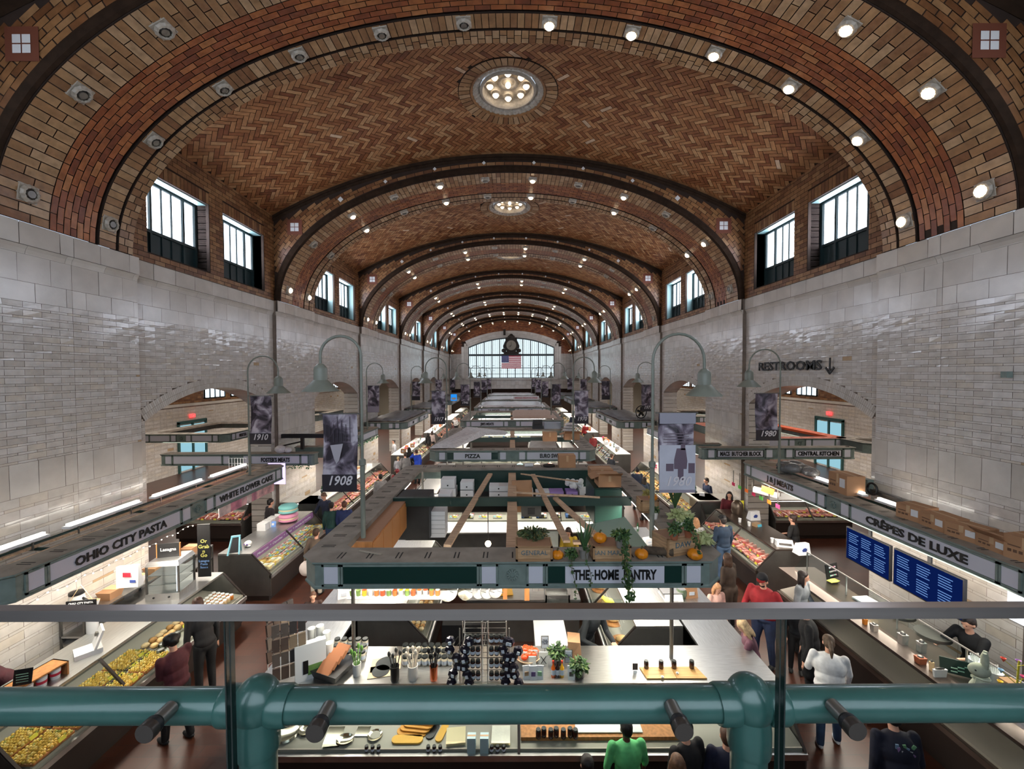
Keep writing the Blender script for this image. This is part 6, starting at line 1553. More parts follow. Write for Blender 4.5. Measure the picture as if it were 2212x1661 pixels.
item('steel_hood','tall stainless hood panel right of the centre line','hood',(.66,8.0,1.6),[('panel',m_steel,[('b',-.3,-.05,0,.3,.05,1.0)])])
item('awning_panel','pale green glass awning panel inside the right ledge','panel',(0,0,0),[('panel',mat('pale_green_panel',(150,176,160),.35),[('h',[(1.35,6.9,2.55),(2.35,6.75,2.72),(2.35,8.35,2.72),(1.55,8.35,2.55),(1.35,6.9,2.57),(2.35,6.75,2.74),(2.35,8.35,2.74),(1.55,8.35,2.57)])]),('steel_edge',m_steel,[('q',(1.35,6.9,2.56),(1.55,8.35,2.56),.03)])])
item('work_light','bare work bulb glowing in the middle of the stall','lamp',(-.4,8.1,2.3),[('bulb',m_bulb,[('s',(0,0,0),.06)]),('cord',m_black,[('t',[(0,0,.06),(0,0,.65)],.008)])])
item('paper_bags','brown paper bags hanging by their handles in the stall','bags',(-1.15,7.9,1.75),[('bags',mat('kraft_bag',(176,136,106),.8),[('b',-.2,-.03,0,.2,.03,.5)]),('handles',m_dark,[('t',[(-.08,0,.5),(-.06,0,.62),(.06,0,.62),(.08,0,.5)],.006)])])
# ---- middle furniture of the stall behind the front counter ----
item('work_table','white topped steel work table behind the tomato corner','table',(.75,7.4,0),[('top',m_cwhite,[('b',-.28,-.35,.88,.3,.45,.92)]),('leg',m_steel,[('b',-.27,-.34,0,-.23,-.3,.88),('b',.25,-.34,0,.29,-.3,.88),('b',-.27,.4,0,-.23,.44,.88),('b',.25,.4,0,.29,.44,.88)]),('undershelf',m_steel,[('b',-.27,-.34,.3,.29,.44,.33)])])
item('dark_cart','low black equipment cart on the tiled floor','cart',(-.85,8.0,0),[('body',m_black,[('b',-.4,-.35,.1,.4,.35,.95)]),('striped_panel',m_steel_d,[('o',(-.25+.12*k,-.36,.55),(.02,.01,.5),0,0,.7) for k in range(5)]),('castor',m_dark,[('s',(x,y,.05),.05) for x in (-.35,.35) for y in (-.3,.3)])])
item('prep_counter','steel prep counter with cutting boards under the front canopy','counter',(0,8.9,0),[('top',m_steel,[('b',-.9,-.3,.86,1.5,.3,.9)]),('cabinet',m_steel_d,[('b',-.88,-.28,.0,1.48,.28,.86)]),('cutting_board',m_board,[('o',(-.1,0,.92),(.35,.3,.02),.1)])])
for k,(x,m,r) in enumerate(((-1.02,m_silver,.17),(-.72,m_silver,.15),(-.5,m_steel,.13),(-.36,m_steel,.13),(-.22,m_steel,.12),(-.05,m_oak,.13),(.32,m_oak,.15))):
    item('hanging_pan',('round metal colander hanging under the front canopy, leftmost','pale steel pan next to the colander','steel pan in the hanging row','steel pan in the hanging row','steel pan in the hanging row','wooden board hanging right of the pans','curved wooden board hanging under the canopy')[k],'pan' if k < 5 else 'board',(x,6.95,1.98),[('body',m,[('o',(0,0,0),(r*(2 if k < 2 else .55),.03,r*2.3),.5*(k<2))] if k > 4 else [('l',[(.001,-.03),(r*.6,-.03),(r,.03),(r*.96,.035),(.001,-.02)],(0,0,0),22)]),('hook',m_steel_d,[('t',[(0,0,r),(0,0,.4)],.006)])],group='steel pans in the hanging row' if 1 < k < 5 else None).rotation_euler = (1.2,0,.4) if k < 5 else (0,0,0)
item('hanging_rail','steel rail holding the pans under the front canopy','rail',(0,6.95,2.4),[('rail',m_steel,[('q',(-1.3,0,0),(.6,0,0),.03)])])
item('spice_shelf','white shelf of colourful spice tubs under the front canopy','shelf',(-1.75,6.75,2.0),[('shelf',m_cwhite,[('b',-.85,-.12,0,.75,.12,.02),('b',-.85,-.12,-.22,.75,.12,-.2)]),('tubs',mislands('spice_tubs',[((230,190,60),1),((214,90,50),1),((226,120,60),1),((220,220,210),2),((120,150,80),1)]),[('l',[(.035,.02),(.04,.1),(.038,.11),(.001,.11)],(-.8+.1*k,-.02,0),10) for k in range(15)])])
item('tile_back','white tiled splashback by the hanging boards','panel',(.62,8.6,1.0),[('tiles',m_block,[('b',-.12+.12*i,-.02,.1+.1*j,-.01+.12*i,0,.19+.1*j) for i in range(2) for j in range(8)])])
item('hand_sink','small steel hand sink behind the sign','sink',(1.0,8.6,.9),[('basin',m_steel,[('b',-.25,-.2,.0,.25,-.17,.2),('b',-.25,.17,.0,.25,.2,.2),('b',-.25,-.2,0,-.22,.2,.2),('b',.22,-.2,0,.25,.2,.2),('b',-.25,-.2,0,.25,.2,.03)]),('tap',m_steel,[('t',[(0,.18,.2),(0,.18,.42),(0,.05,.42)],.014)])])
item('kitchen_scale','white counter scale on the right arm counter','scale',atz(1450,1290,1.2)+Vector((0,0,0)),[('body',m_cwhite,[('h',[(-.18,-.16,0),(.18,-.16,0),(.2,.18,0),(-.2,.18,0),(-.17,-.12,.1),(.17,-.12,.1),(.18,.16,.12),(-.18,.16,.12)])]),('plate',m_steel,[('b',-.2,-.1,.12,.2,.18,.13)])])
item('herb_jar','round glass jar of green herbs on the right arm counter','jar',(FX1-.5,8.15,1.2),[('glass',mat('green_jar',(92,110,86),.15,spec=.8),[('l',[(.08,0),(.1,.05),(.1,.13),(.08,.17)])]),('rim',m_steel,[('l',[(.085,.17),(.085,.18),(.001,.181)])])])
item('paper_stack','stack of white paper sheets beside the scale','paper',(FX1-.78,8.05,1.2),[('sheets',m_cwhite,[('o',(0,0,.015),(.26,.2,.03),.1)])])
item('squash','yellow squash under the front canopy','squash',atz(1312,1300,1.9),[('fruit',mat('squash_yellow',(226,204,84),.4),[('t',[(-.08,0,.08),(-.03,0,.04),(.05,0,.0),(.1,0,-.03)],[.03,.045,.06,.03])])])
t = item('glass_sign','glass strip with black shop lettering under the front canopy','sign',(1.35,6.3,1.96),[('pane',m_glass,[('b',-.75,-.003,0,.75,.003,.22)])]); text('URBAN DELI', .16, frame_m((0,-.01,.08),(1,0,0)), m_black, t, w=1.2)
# inner glass cases of the stall
case('low inner glass case on the left side facing the stall floor',-1.98,7.6,PI/2,3.4,muls=1.8,group='inner cases of the nearest stall'); case('low inner bread case on the right side facing the stall floor',2.25,10.4,-PI/2,3.2,muls=1.6,group='inner cases of the nearest stall')
for k in range(4): item('bread_board','round wooden bread board with a loaf in the inner right case','board',(2.08,7.5+.62*k,.72),[('board',m_oak,[('l',[(.2,0),(.2,.02),(.001,.02)],(0,0,0),24)]),('loaf',m_bake,[('s',(0,0,.06),(.12,.08,.06))])],group='bread boards in the inner right case')
for k in range(6): item('tray_of_rolls','tray of pale rolls in the inner left case','food tray',(-1.76,7.95+.45*k,.74),[('tray',m_deck,[('b',-.16,-.2,0,.16,.2,.015)]),('rolls',m_bake,[('s',(-.1+.1*i,-.14+.09*j,.05),(.048,.044,.035)) for i in range(3) for j in range(4)])],group='trays of rolls in the inner left case')
# ---- on the right arm and the aisle counters ----
def paper_bag_logo(px, py, lab):
    p = atz(px,py,1.2); t = item('plastic_bag_bundle',lab,'bags',(p.x,p.y,1.2),[('bag',mat('white_bag',(232,232,234),.4),[('h',[(-.16,-.1,0),(.16,-.1,0),(.16,.12,0),(-.16,.12,0),(-.14,-.05,.26),(.15,-.05,.27),(.14,.06,.26),(-.13,.06,.25)])]),('blue_logo',mat('logo_blue',(60,80,150),.6),[('o',(0,-.088,.12),(.1,.006,.1),0,.22,PI/4),('o',(0,-.092,.12),(.1,.006,.1),0,.22)])],.1)
paper_bag_logo(1628,1122,'white bag bundle with a blue logo, farther one on the J & J counter'); paper_bag_logo(1732,1196,'white bag bundle with a blue logo, nearer one at the J & J counter end')
item('counter_scale','grey scale beside the nearer white bag on the J & J counter','scale',atz(1695,1180,1.2),[('body',m_cwhite,[('h',[(-.2,-.08,0),(.2,-.08,0),(.2,.1,0),(-.2,.1,0),(-.18,-.02,.12),(.18,-.02,.12),(.2,.1,.14),(-.2,.1,.14)])]),('keypad',m_dark,[('o',(0,-.055,.07),(.28,.01,.05),0,-.7)])],-.3)
item('tissue_box','tissue box with blue card on the J & J counter','box',atz(1634,1136,1.2),[('box',m_lightb,[('b',-.1,-.07,0,.1,.07,.09)]),('blue_card',mat('cyan_card',(80,170,200),.5),[('o',(.03,-.08,.03),(.16,.01,.07),0,-.3)])],.4)
for k,(px,py) in enumerate(((1598,1128),(1618,1136),(1668,1172))): item('paper_cup',('white paper cup left of the tissue box','small white cup in front of the bag bundle','printed paper cup in the middle of the J & J counter')[k],'cup',atz(px,py,1.2),[('cup',m_cwhite,[('l',[(.035,0),(.045,.12),(.04,.12),(.001,.02)])])])
item('price_sign','bright yellow notice card standing on the far J & J counter','sign',atz(1613,1115,1.2)+Vector((0,.35,0)),[('card',mat('notice_yellow',(236,222,60),.6,emit=.15),[('o',(0,0,.24),(.2,.01,.28))]),('stand',m_steel_d,[('b',-.01,0,0,.01,.02,.1)])])
item('bronze_urn','dull bronze urn at the far end of the J & J counter','urn',atz(1600,1114,1.2)+Vector((0,.2,0)),[('urn',mat('urn_metal',(110,96,84),.35,.7),[('l',[(.14,0),(.18,.12),(.17,.3),(.1,.4),(.04,.43)])])])
item('paper_roll','big white paper roll hanging under the J & J sign','roll',(6.95,11.2,2.35),[('roll',m_cwhite,[('t',[(-.0,-.3,0),(.0,.3,.08)],.09)]),('bracket',m_steel_d,[('q',(0,-.33,0),(0,-.33,.3),.02),('q',(0,.33,0),(0,.33,.3),.02)])],.9)
item('orange_notice','orange notice card above the white paper roll','sign',(6.9,11.05,2.5),[('card',mat('notice_orange',(240,120,40),.6,emit=.15),[('o',(0,0,0),(.3,.01,.16),-.7,0,.2)])])
for k in range(7): item('neon_ticket',('pink','orange','green')[k%3]+' price ticket above the J & J case','ticket',(6.95,10.7+.36*k,2.18),[('ticket',mat(('hot_pink','notice_orange','neon_green')[k%3],((240,60,110),(240,120,40),(110,220,90))[k%3],.6),[('o',(0,0,0),(.01,.16,.1))]),('clip',m_steel_d,[('b',-.004,-.02,.05,.004,.02,.43)])],group='%s tickets above the J & J case' % ('pink','orange','green')[k%3])
# menu screens under the crepes sign
for k,(y0,y1) in enumerate(((7.55,8.55),(6.3,7.48))):
    t = thing('menu_screen',('farther blue menu screen under the CRÊPES DE LUXE sign','nearer blue menu screen under the CRÊPES DE LUXE sign')[k],'screen',(7.0,(y0+y1)/2,2.12)); w = (y1-y0)/2
    MB().box(.0,-w,-.32,.05,w,.34).obj('housing', m_black, t); MB().box(-.006,-w+.02,-.30,0,w-.02,.32).obj('display', memit('menu_blue',(14,34,96),.5), t)
    b = MB()
    for c in range(3):
        for r in range(13):
            if r in (0,6): continue
            y = w-.08-c*(2*w-.1)/3; b.box(-.010,y-(.18+.06*R.random()),.27-.042*r,-.007,y,.27-.042*r+.014)
    b.obj('menu_lines', memit('menu_text',(110,150,215),.7), t)
    MB().box(.05,-.03,.3,.08,.03,.55).obj('bracket', m_black, t)
item('chalkboard','small chalkboard on the crepe bar with coloured writing','sign',atz(1786,1250,1.2)+Vector((.1,0,0)),[('board',m_black,[('o',(0,0,.17),(.36,.02,.3),0,-.15)]),('chalk_lines',mislands('chalks',[((220,140,170),1),((150,220,190),1),((210,210,220),1)]),[('o',(-.1+.03*i,-.03+.014*(j-1),.1+.08*j),(.02,.006,.03),0,-.15,.4*i) for i in range(7) for j in range(3)])],.35)
item('banana_bunch','bunch of yellow bananas on the crepe bar behind the chalkboard','bananas',atz(1783,1252,1.2)+Vector((.1,-.15,0)),[('fruit',mat('banana',(226,214,110),.5),[('t',[(-.13,.03*k,.03),(0,.03*k-.03,.05),(.12,.03*k,.03)],[.01,.02,.008]) for k in range(4)])],.3)
# sneeze glass and goods along the crepe bar
t = item('sneeze_guard','sloping glass guard with steel edge along the crepe bar','glass guard',(6.45,9.3,1.2),[('glass',m_glass,[('h',[(.0,-4.4,.02),(.0,0,.02),(.01,0,.02),(.01,-4.4,.02),(.28,-4.4,.38),(.28,0,.38),(.29,0,.38),(.29,-4.4,.38)])]),('top_edge',m_steel,[('q',(.285,-4.4,.385),(.285,0,.385),.02)]),('support',m_steel,[('q',(.285,-1.1*k,.38),(.285,-1.1*k,0),.02) for k in range(5)])])
crk = [('steel caddy of cutlery on the crepe bar',1990,1408,m_steel,(.1,.09,.2)),('orange bottled sauce caddy on the crepe bar',1988,1432,mat('sauce_mix',(160,90,60),.4),(.12,.1,.12)),('white topped brown shaker on the crepe bar',2012,1448,m_cream,(.045,.045,.16)),('clear cup holder on the crepe bar near the guard',1950,1390,m_steel,(.11,.1,.2)),('white napkin dispenser on the crepe bar',2030,1462,m_cwhite,(.2,.03,.14)),('small tin bucket of spoons on the crepe bar',1888,1362,m_steel,(.09,.09,.14)),('glass jar of orange sweets on the crepe bar',1868,1348,m_amber,(.06,.06,.12))]
for lb,px,py,m,sz in crk:
    item(lb.split(' on ')[0].split(' of ')[0].replace(' ','_').replace('-','_'), lb, 'container', atz(px,py,1.2), [('body',m,[('h',[(-sz[0]/2*.85,-sz[1]/2*.85,0),(sz[0]/2*.85,-sz[1]/2*.85,0),(sz[0]/2*.85,sz[1]/2*.85,0),(-sz[0]/2*.85,sz[1]/2*.85,0),(-sz[0]/2,-sz[1]/2,sz[2]*.8),(sz[0]/2,-sz[1]/2,sz[2]*.8),(sz[0]/2,sz[1]/2,sz[2]*.8),(-sz[0]/2,sz[1]/2,sz[2]*.8)])]),('top',m_steel_d,[('s',(0,0,sz[2]*.82),(sz[0]*.36,sz[1]*.36,sz[2]*.2))])])
item('chalk_menu_strip','dark green chalk menu strip on the nearer crepe bar','sign',atz(2065,1462,1.2)+Vector((.1,0,0)),[('board',mat('chalk_green',(34,54,46),.6),[('o',(0,0,.12),(.5,.02,.2),-.5,-.2)]),('chalk_lines',mat('pale_chalk',(150,190,170),.7),[('o',(-.16+.1*i,-.03,.1+.05*j),(.07,.006,.012),-.5,-.2) for i in range(4) for j in range(2)])])
item('griddle','flat steel griddle plate behind the crepe guard','griddle',(7.15,6.9,1.2),[('plate',m_steel_d,[('l',[(.24,0),(.24,.05),(.001,.05)],(0,0,0),28),('l',[(.24,0),(.24,.05),(.001,.05)],(0,.62,0),28)])])
item('white_tray','long white board behind the crepe guard by the worker','tray',(6.95,7.75,1.2),[('board',m_cwhite,[('o',(0,0,.02),(.32,.7,.03),.1)])])
for k,(x,y) in enumerate(((6.98,6.1),(6.98,5.85))): item('cup_stack',('white tub of plastic forks behind the bar','white tub of napkins behind the bar')[k],'tub',(x,y,1.2),[('tub',m_cwhite,[('l',[(.07,0),(.09,.16),(.085,.16),(.001,.1)])]),('forks',m_ceram,[('q',(.02*i-.04,0,.1),(.03*i-.06,.02,.24),.012) for i in range(5)])])
item('tea_box','brown and black tea box behind the bar','box',(7.0,5.62,1.2),[('box',m_card,[('b',-.1,-.12,0,.1,.12,.16)]),('black_face',m_black,[('b',-.102,-.125,0,.102,-.12,.15)])])
item('lit_wall_patch','white wall patch with its bright light painted as glow at the right edge under the CRÊPES DE LUXE sign','light panel',(7.93,5.75,1.75),[('panel',memit('wall_light_glow',(236,240,255),1.6),[('b',-.02,-.75,0,.02,.75,.55)])])  # glowing slab stands in for strong light falling on the wall
# rabbit figure and flower tree
rb = aty(2148,1478,5.35); rb = Vector((6.28,5.4,1.2))
item('rabbit_figure','pale green flocked rabbit figure with a ribbon at lower right','rabbit figure',rb,[('body',mat('flocked_green',(176,184,164),.95,var=.1,scale=20),[('l',[(.10,0),(.135,.06),(.14,.16),(.115,.28),(.075,.37),(.05,.42)]),('s',(-.03,0,.50),(.115,.085,.09)),('t',[(.01,-.035,.55),(.0,-.045,.66),(-.01,-.05,.76)],[.03,.042,.02]),('t',[(.03,.035,.55),(.05,.045,.66),(.06,.05,.74)],[.03,.042,.02])]),('ribbon',mat('ribbon',(206,214,190),.5),[('l',[(.07,.395),(.082,.41),(.07,.425)]),('o',(-.08,-.03,.33),(.03,.012,.16),0,0,.2),('o',(-.07,.0,.40),(.07,.05,.03))]),('eye',m_black,[('s',(-.10,-.055,.52),.012)])],-.3)
fc = [((216,80,60)),((226,190,60)),((90,190,190)),((220,90,140)),((150,190,220)),((230,150,80)),((170,120,190))]
t = thing('flower_tree','yellow wire tree with coloured paper cone flowers beside the rabbit','ornament',(6.62,5.3,1.2)); b = MB(); b.tube([(0,0,0),(.0,0,.35),(.02,0,.7)],.01,6)
tips = []
for k in range(9):
    a = k*2.2; z = .15+.06*k; e = (.14*math.cos(a),.14*math.sin(a),z+.12); b.tube([(0,0,z),e],.005,5); tips.append(e)
b.obj('branches', mat('yellow_wire',(190,180,50),.5), t)
for k,e in enumerate(tips): MB().lathe([(.004,-.03),(.03,.02),(.026,.02),(.001,-.01)],e,10).obj('paper_flower', mat('flower_%d' % (k%7), fc[k%7], .6), t)
# cartons on the right canopy
for k,(px,py,w,h,lb) in enumerate(((1815,1068,.8,.42,'large printed carton on the right canopy above J & J MEATS'),(1935,1128,.45,.26,'carton behind the middle of the right canopy'),(1985,1150,.5,.24,'carton with a white sticker, right canopy'),(2045,1172,.5,.22,'low carton third in the row on the right canopy'),(2100,1200,.5,.2,'open low carton in the row on the right canopy'),(2185,1225,.5,.34,'big carton with a white label at the right edge'))):
    p = atz(px,py,3.0); carton(px,py,w*.9 if k else .55,.38,h,lb,rz=-PI/2+(.15 if k%2 else -.05),pos=(max(7.35,min(7.6,p.x+.25)),p.y+.15,0),printed=True,open_=(k==4))
item('plastic_wrap','heap of crumpled clear plastic beside the large carton','plastic',(7.4,10.6,3.12),[('wrap',mglass('clear_wrap',(225,225,225),.35,.15,.25),[('s',(jit(.3),jit(.6),jit(.05)+.05),(.2+jit(.06),.22,.12)) for _ in range(9)])])
for k,(px,py) in enumerate(((1878,1061),(1948,1085),(2096,1147))):
    p = atz(px,py,2.8); item('clip_spotlight',('warm clip spotlight nearest the large carton','second warm clip spotlight over the right stall','bright clip spotlight at the right edge')[k],'lamp',(max(7.45,p.x),p.y,2.8),[('bulb',memit('warm_spot',(255,214,150),40),[('s',(0,0,0),.055)]),('shade',m_steel_d,[('l',[(.05,.0),(.07,.06),(.05,.14),(.001,.15)])]),('clip',m_black,[('b',-.01,-.01,.14,.01,.01,.2)])],group=None)
    l = bpy.data.lights.new('spot_bulb','POINT'); l.energy = 14; l.color = (1,.72,.42); l.shadow_soft_size = .06; o = bpy.data.objects.new('spot_bulb', l); COL.objects.link(o); o.location = (max(7.45,p.x)-.02,p.y,2.68)
item('cable_trunking','grey cable trunking along the right tile wall with a coiled cable','trunking',(7.9,0,2.95),[('duct',m_steel_d,[('q',(0,5.0,-.05),(0,9.0,.12),.08)]),('junction_box',m_gray_g,[('b',-.1,9.0,.02,.04,9.4,.35)]),('cable_coil',m_black,[('t',[(-.12,8.85+.12*math.cos(a),.2+.12*math.sin(a)) for a in [2*PI*i/12 for i in range(13)]],.022)])])
item('wall_lamp','small green wall lamp unit at the right image edge','lamp',(7.95,6.63,5.6),[('box',m_gray_g,[('b',-.05,-.04,-.05,.05,.04,.05)])])
# left side: fixtures over the pasta stall
for sd, nm in ((-1,'left'),(1,'right')):
    for k in range(4 if sd < 0 else 3):
        y = 5.3+1.7*k; item('tube_light','fluorescent tube fitting over the %s stall, %s from the balcony' % (nm,('first','second','third','fourth')[k]),'lamp',(sd*7.5,y,3.08),[('housing',m_cwhite,[('b',-.07,0,-.05,.07,1.4,-.01)]),('tube_lamp',m_tube,[('b',-.03,.03,-.008,.03,1.37,.03)]),('hanger',m_steel_d,[('b',-.01,.2,-.2,.01,.22,-.05),('b',-.01,1.2,-.2,.01,1.22,-.05)])])
    item('support_rails','green pipe frame and timber rails over the %s wall stall' % nm,'frame',(0,0,2.86),[('pipe',m_green,[('t',[(sd*6.98,y,0),(sd*8.0,y,0)],.03) for y in (6.6,8.4,10.3)]+[('t',[(sd*7.75,5.3,.02),(sd*7.75,12,.02)],.028)]),('timber',m_wood,[('q',(sd*7.15,5.4,.06),(sd*7.2,11.8,.06),.07,.03),('q',(sd*7.55,5.4,.05),(sd*7.5,11.8,.05),.06,.03)])])
p = atz(345,1290,1.2)
t = item('warming_cabinet','lit glass food warmer cabinet on the pasta counter','food warmer',(-6.85,8.35,1.2),[('base',m_steel,[('b',-.3,-.28,0,.3,.28,.14)]),('roof',m_steel,[('h',[(-.3,-.28,.68),(.3,-.28,.68),(.3,.28,.68),(-.3,.28,.68),(-.26,-.22,.76),(.26,-.22,.76),(.26,.26,.76),(-.26,.26,.76)])]),('frame',m_steel_d,[('q',(x,y,.14),(x,y,.68),.03) for x in (-.28,.28) for y in (-.26,.26)]),('glass',m_glass,[('b',-.28,-.265,.14,.28,-.26,.68),('b',.27,-.26,.14,.275,.26,.68)]),('shelf',m_steel,[('b',-.27,-.25,.3,.27,.25,.31),('b',-.27,-.25,.48,.27,.25,.49)]),('light_strip',memit('cool_strip',(220,235,255),6),[('b',.24,-.25,.16,.26,-.24,.66),('b',-.2,-.2,.66,.2,-.18,.675)]),('knob',m_black,[('s',(-.15,-.285,.07),.02),('s',(.12,-.285,.07),.02)])],.15)
t = item('chalkboard','black lasagna chalkboard on top of the food warmer','sign',(-6.85,8.3,1.97),[('board',m_black,[('o',(0,0,.14),(.4,.02,.28))]),('wood_edge',m_oak,[('o',(-.2,0,.14),(.015,.03,.28)),('o',(.2,0,.14),(.015,.03,.28))])],.25); text('Lasagna', .09, frame_m((0,-.014,.16),(1,0,0)), m_cwhite, t)
t = item('chalkboard','tall narrow black chalkboard reading Or Grab n Go','sign',(-6.62,8.95,1.25),[('board',m_black,[('b',-.13,-.01,0,.13,.01,1.15)])],.1)
for k,(s_,z) in enumerate((('Or',.78),('Grab',.66),('n',.56),('Go',.47))): text(s_, .11, frame_m((0,-.014,z),(1,0,0)), mat('chalk_yellow',(226,220,120),.7), t)
text('Lasagna\nPasta\nSauce', .07, frame_m((0,-.014,.28),(1,0,0)), mat('chalk_blue',(130,170,220),.7), t)
t = item('chalkboard','hanging black OHIO CITY PASTA price board at lower left','sign',(-6.75,6.5,1.78),[('board',m_black,[('b',-.2,-.01,0,.2,.01,.3)]),('string',m_cream,[('t',[(-.15,0,.3),(0,0,.55),(.15,0,.3)],.005)])],.2); text('OHIO CITY PASTA\nMENU', .04, frame_m((0,-.014,.24),(1,0,0)), m_cwhite, t)
MB().box(-.16,-.014,.04,-.02,-.012,.05).box(-.16,-.014,.08,-.04,-.012,.09).box(.02,-.014,.04,.15,-.012,.05).box(.02,-.014,.08,.13,-.012,.09).box(-.16,-.014,.12,-.03,-.012,.13).box(.02,-.014,.12,.16,-.012,.13).obj('price_lines', mat('chalk_yellow',(226,220,120)), t)
t = thing('string_lights','string of small white fairy bulbs under the pasta canopy','fairy lights',(-6.62,0,0)); w_ = MB(); pts = []
for k in range(26):
    y = 5.4+.13*k; z = 2.52-.05*abs(math.sin(k*.8)); MB().ball((0,y,z),.011,8,5).obj('bulb', memit('fairy_bulb',(255,240,214),8), t); pts.append((0,y,z+.01))
w_.tube(pts,.003,4); w_.obj('wire', m_black, t)
item('flour_bag','clear plastic bag with red and blue print hanging behind the sign','bag',(-6.95,7.55,1.75),[('bag',mat('milky_plastic',(226,228,228)),[('h',[(-.2,-.06,0),(.2,-.06,.03),(.2,.06,.03),(-.2,.06,0),(-.22,-.03,.38),(.18,-.02,.42),(.18,.02,.42),(-.22,.03,.38)])]),('red_print',mat('flag_red',(170,40,58)),[('o',(.02,-.08,.26),(.14,.01,.08))]),('blue_print',mat('logo_blue',(60,80,150)),[('o',(.12,-.075,.14),(.1,.01,.05))])])
item('paper_towel','roll of white paper towel on the back of the pasta stall','roll',(-7.2,7.1,1.2),[('roll',m_cwhite,[('l',[(.08,0),(.08,.24),(.02,.24)])])])
item('food_processor','white kitchen machine with black lid at far left','machine',(-7.72,7.35,1.31),[('body',m_ceram,[('l',[(.12,0),(.14,.2),(.1,.42)])]),('lid',m_black,[('l',[(.11,.42),(.11,.46),(.001,.48)])]),('handle',m_black,[('t',[(.1,0,.35),(.2,0,.3),(.18,0,.15)],.02)])])
item('shelf_unit','steel shelf unit standing under the first left stall sign','shelf',(-7.75,8.9,0),[('shelves',m_steel,[('b',-.25,-1.6,z,.2,1.6,z+.03) for z in (.5,.95,1.28)]),('uprights',m_steel_d,[('b',x,y,0,x+.03,y+.03,1.3) for x in (-.25,.17) for y in (-1.6,0,1.57)])])
for k in range(6): item('takeaway_box',('white takeaway carton on the steel shelf unit','brown takeaway carton on the steel shelf unit')[k%2],'box',(-7.75,7.5+.5*k,1.31),[('box',(m_cwhite,m_card)[k%2],[('h',[(-.1,-.12,0),(.1,-.12,0),(.1,.12,0),(-.1,.12,0),(-.14,-.16,.16),(.14,-.16,.16),(.14,.16,.16),(-.14,.16,.16)])]),('lid_fold',m_cream,[('b',-.14,-.02,.16,.14,.16,.17)])],group=('white takeaway cartons on the shelf unit','brown takeaway cartons on the shelf unit')[k%2])
p = atz(160,1440,1.2); item('counter_scale','white tilted display scale on the lower left counter','scale',(-6.72,6.55,1.2),[('body',m_cwhite,[('b',-.14,-.16,0,.14,.16,.07)]),('display',m_cwhite,[('o',(0,.12,.2),(.3,.03,.3),0,-.35)]),('screen',m_steel_d,[('o',(0,.1,.26),(.06,.035,.05),0,-.35)])],-.7)
t = item('wooden_tub_rack','wooden rack of round white tubs at lower left','rack',(-6.72,5.75,1.2),[('rack',m_oak,[('b',-.14,-.36,0,.14,-.34,.2),('b',-.14,.34,0,.14,.36,.2),('b',-.14,-.36,.18,.14,.36,.2),('b',-.14,-.36,0,-.12,.36,.2)])],-.15)
for k in range(4): item('pasta_tub','white round labelled tub in the wooden rack','tub',(-6.70+.02*k,5.52+.16*k,1.2),[('tub',m_cwhite,[('l',[(.05,0),(.06,.13),(.055,.135),(.001,.135)])]),('red_label',mat('flag_red',(170,40,58)),[('l',[(.056,.05),(.059,.09)])])],group='tubs in the wooden rack')
item('chalk_card','small black price card leaning on the wooden rack','sign',(-6.66,5.62,1.4),[('card',m_black,[('o',(0,0,.1),(.2,.01,.2),0,-.2)]),('chalk_lines',mat('pale_chalk',(150,190,170)),[('o',(0,-.015,.04+.035*k),(.13,.006,.008),0,-.2) for k in range(4)])],.3)
# on the cake counter
item('a_frame_sign','small pale blue A-frame sign on the cake counter','sign',atz(515,1195,1.2)+Vector((-.1,0,0)),[('legs',mat('pale_blue_wood',(130,190,206),.5),[('q',(-.12,-.12,0),(-.04,0,.42),.03),('q',(.12,-.12,0),(.12,0,.42),.03),('q',(-.12,.14,0),(-.04,0,.42),.03),('q',(.12,.14,0),(.12,0,.42),.03),('q',(-.06,0,.42),(.14,0,.42),.04)]),('black_panel',m_black,[('h',[(-.1,-.1,.05),(.1,-.1,.05),(.1,-.09,.05),(-.1,-.09,.05),(-.05,-.01,.38),(.1,-.01,.38),(.1,0,.38),(-.05,0,.38)])])],.4)
item('sugar_skull','white painted skull ornament on the cake counter','ornament',atz(540,1180,1.2)+Vector((-.05,0,0)),[('skull',m_ceram,[('s',(0,0,.07),(.09,.1,.08)),('s',(.05,-.05,.03),(.05,.04,.03))]),('painted_flowers',mislands('skull_paint',[((230,210,60),1),((120,80,170),1)]),[('s',(.03,-.09,.08),.02),('s',(-.04,-.085,.08),.02)])])
item('blue_card','small blue price card in front of the giant macarons','sign',atz(590,1138,1.2),[('card',mat('card_blue',(110,150,216),.5),[('o',(0,0,.08),(.16,.01,.16),0,-.2)]),('print',m_cwhite,[('o',(0,-.012,.08),(.06,.006,.06),0,-.2)])],.2)
item('clear_card_stand','clear acrylic card stand before the macarons','sign',atz(600,1128,1.2),[('stand',mat('milky_plastic',(226,228,228)),[('o',(0,0,.13),(.18,.01,.24),0,-.1)])])
t = item('floral_banner','pink floral strip glowing under the WHITE FLOWER CAKE sign','banner',(-6.60,0,0),[('strip',mislands('floral_pink',[((240,190,190),2),((244,220,214),2),((226,150,170),1)],noise=.5,nscale=5),[('b',-.01,9.4+.2*k,2.38,0,9.6+.2*k,2.6) for k in range(11)])])
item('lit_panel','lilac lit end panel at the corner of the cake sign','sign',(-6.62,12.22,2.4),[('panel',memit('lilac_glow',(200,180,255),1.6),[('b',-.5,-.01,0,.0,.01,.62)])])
for k in range(3): item('cake_box','white cake box beside the macarons','box',(-7.05,11.8+.25*k,1.2),[('box',m_cwhite,[('b',-.12,-.1,0,.12,.1,.2)])],group='white cake boxes by the macarons')
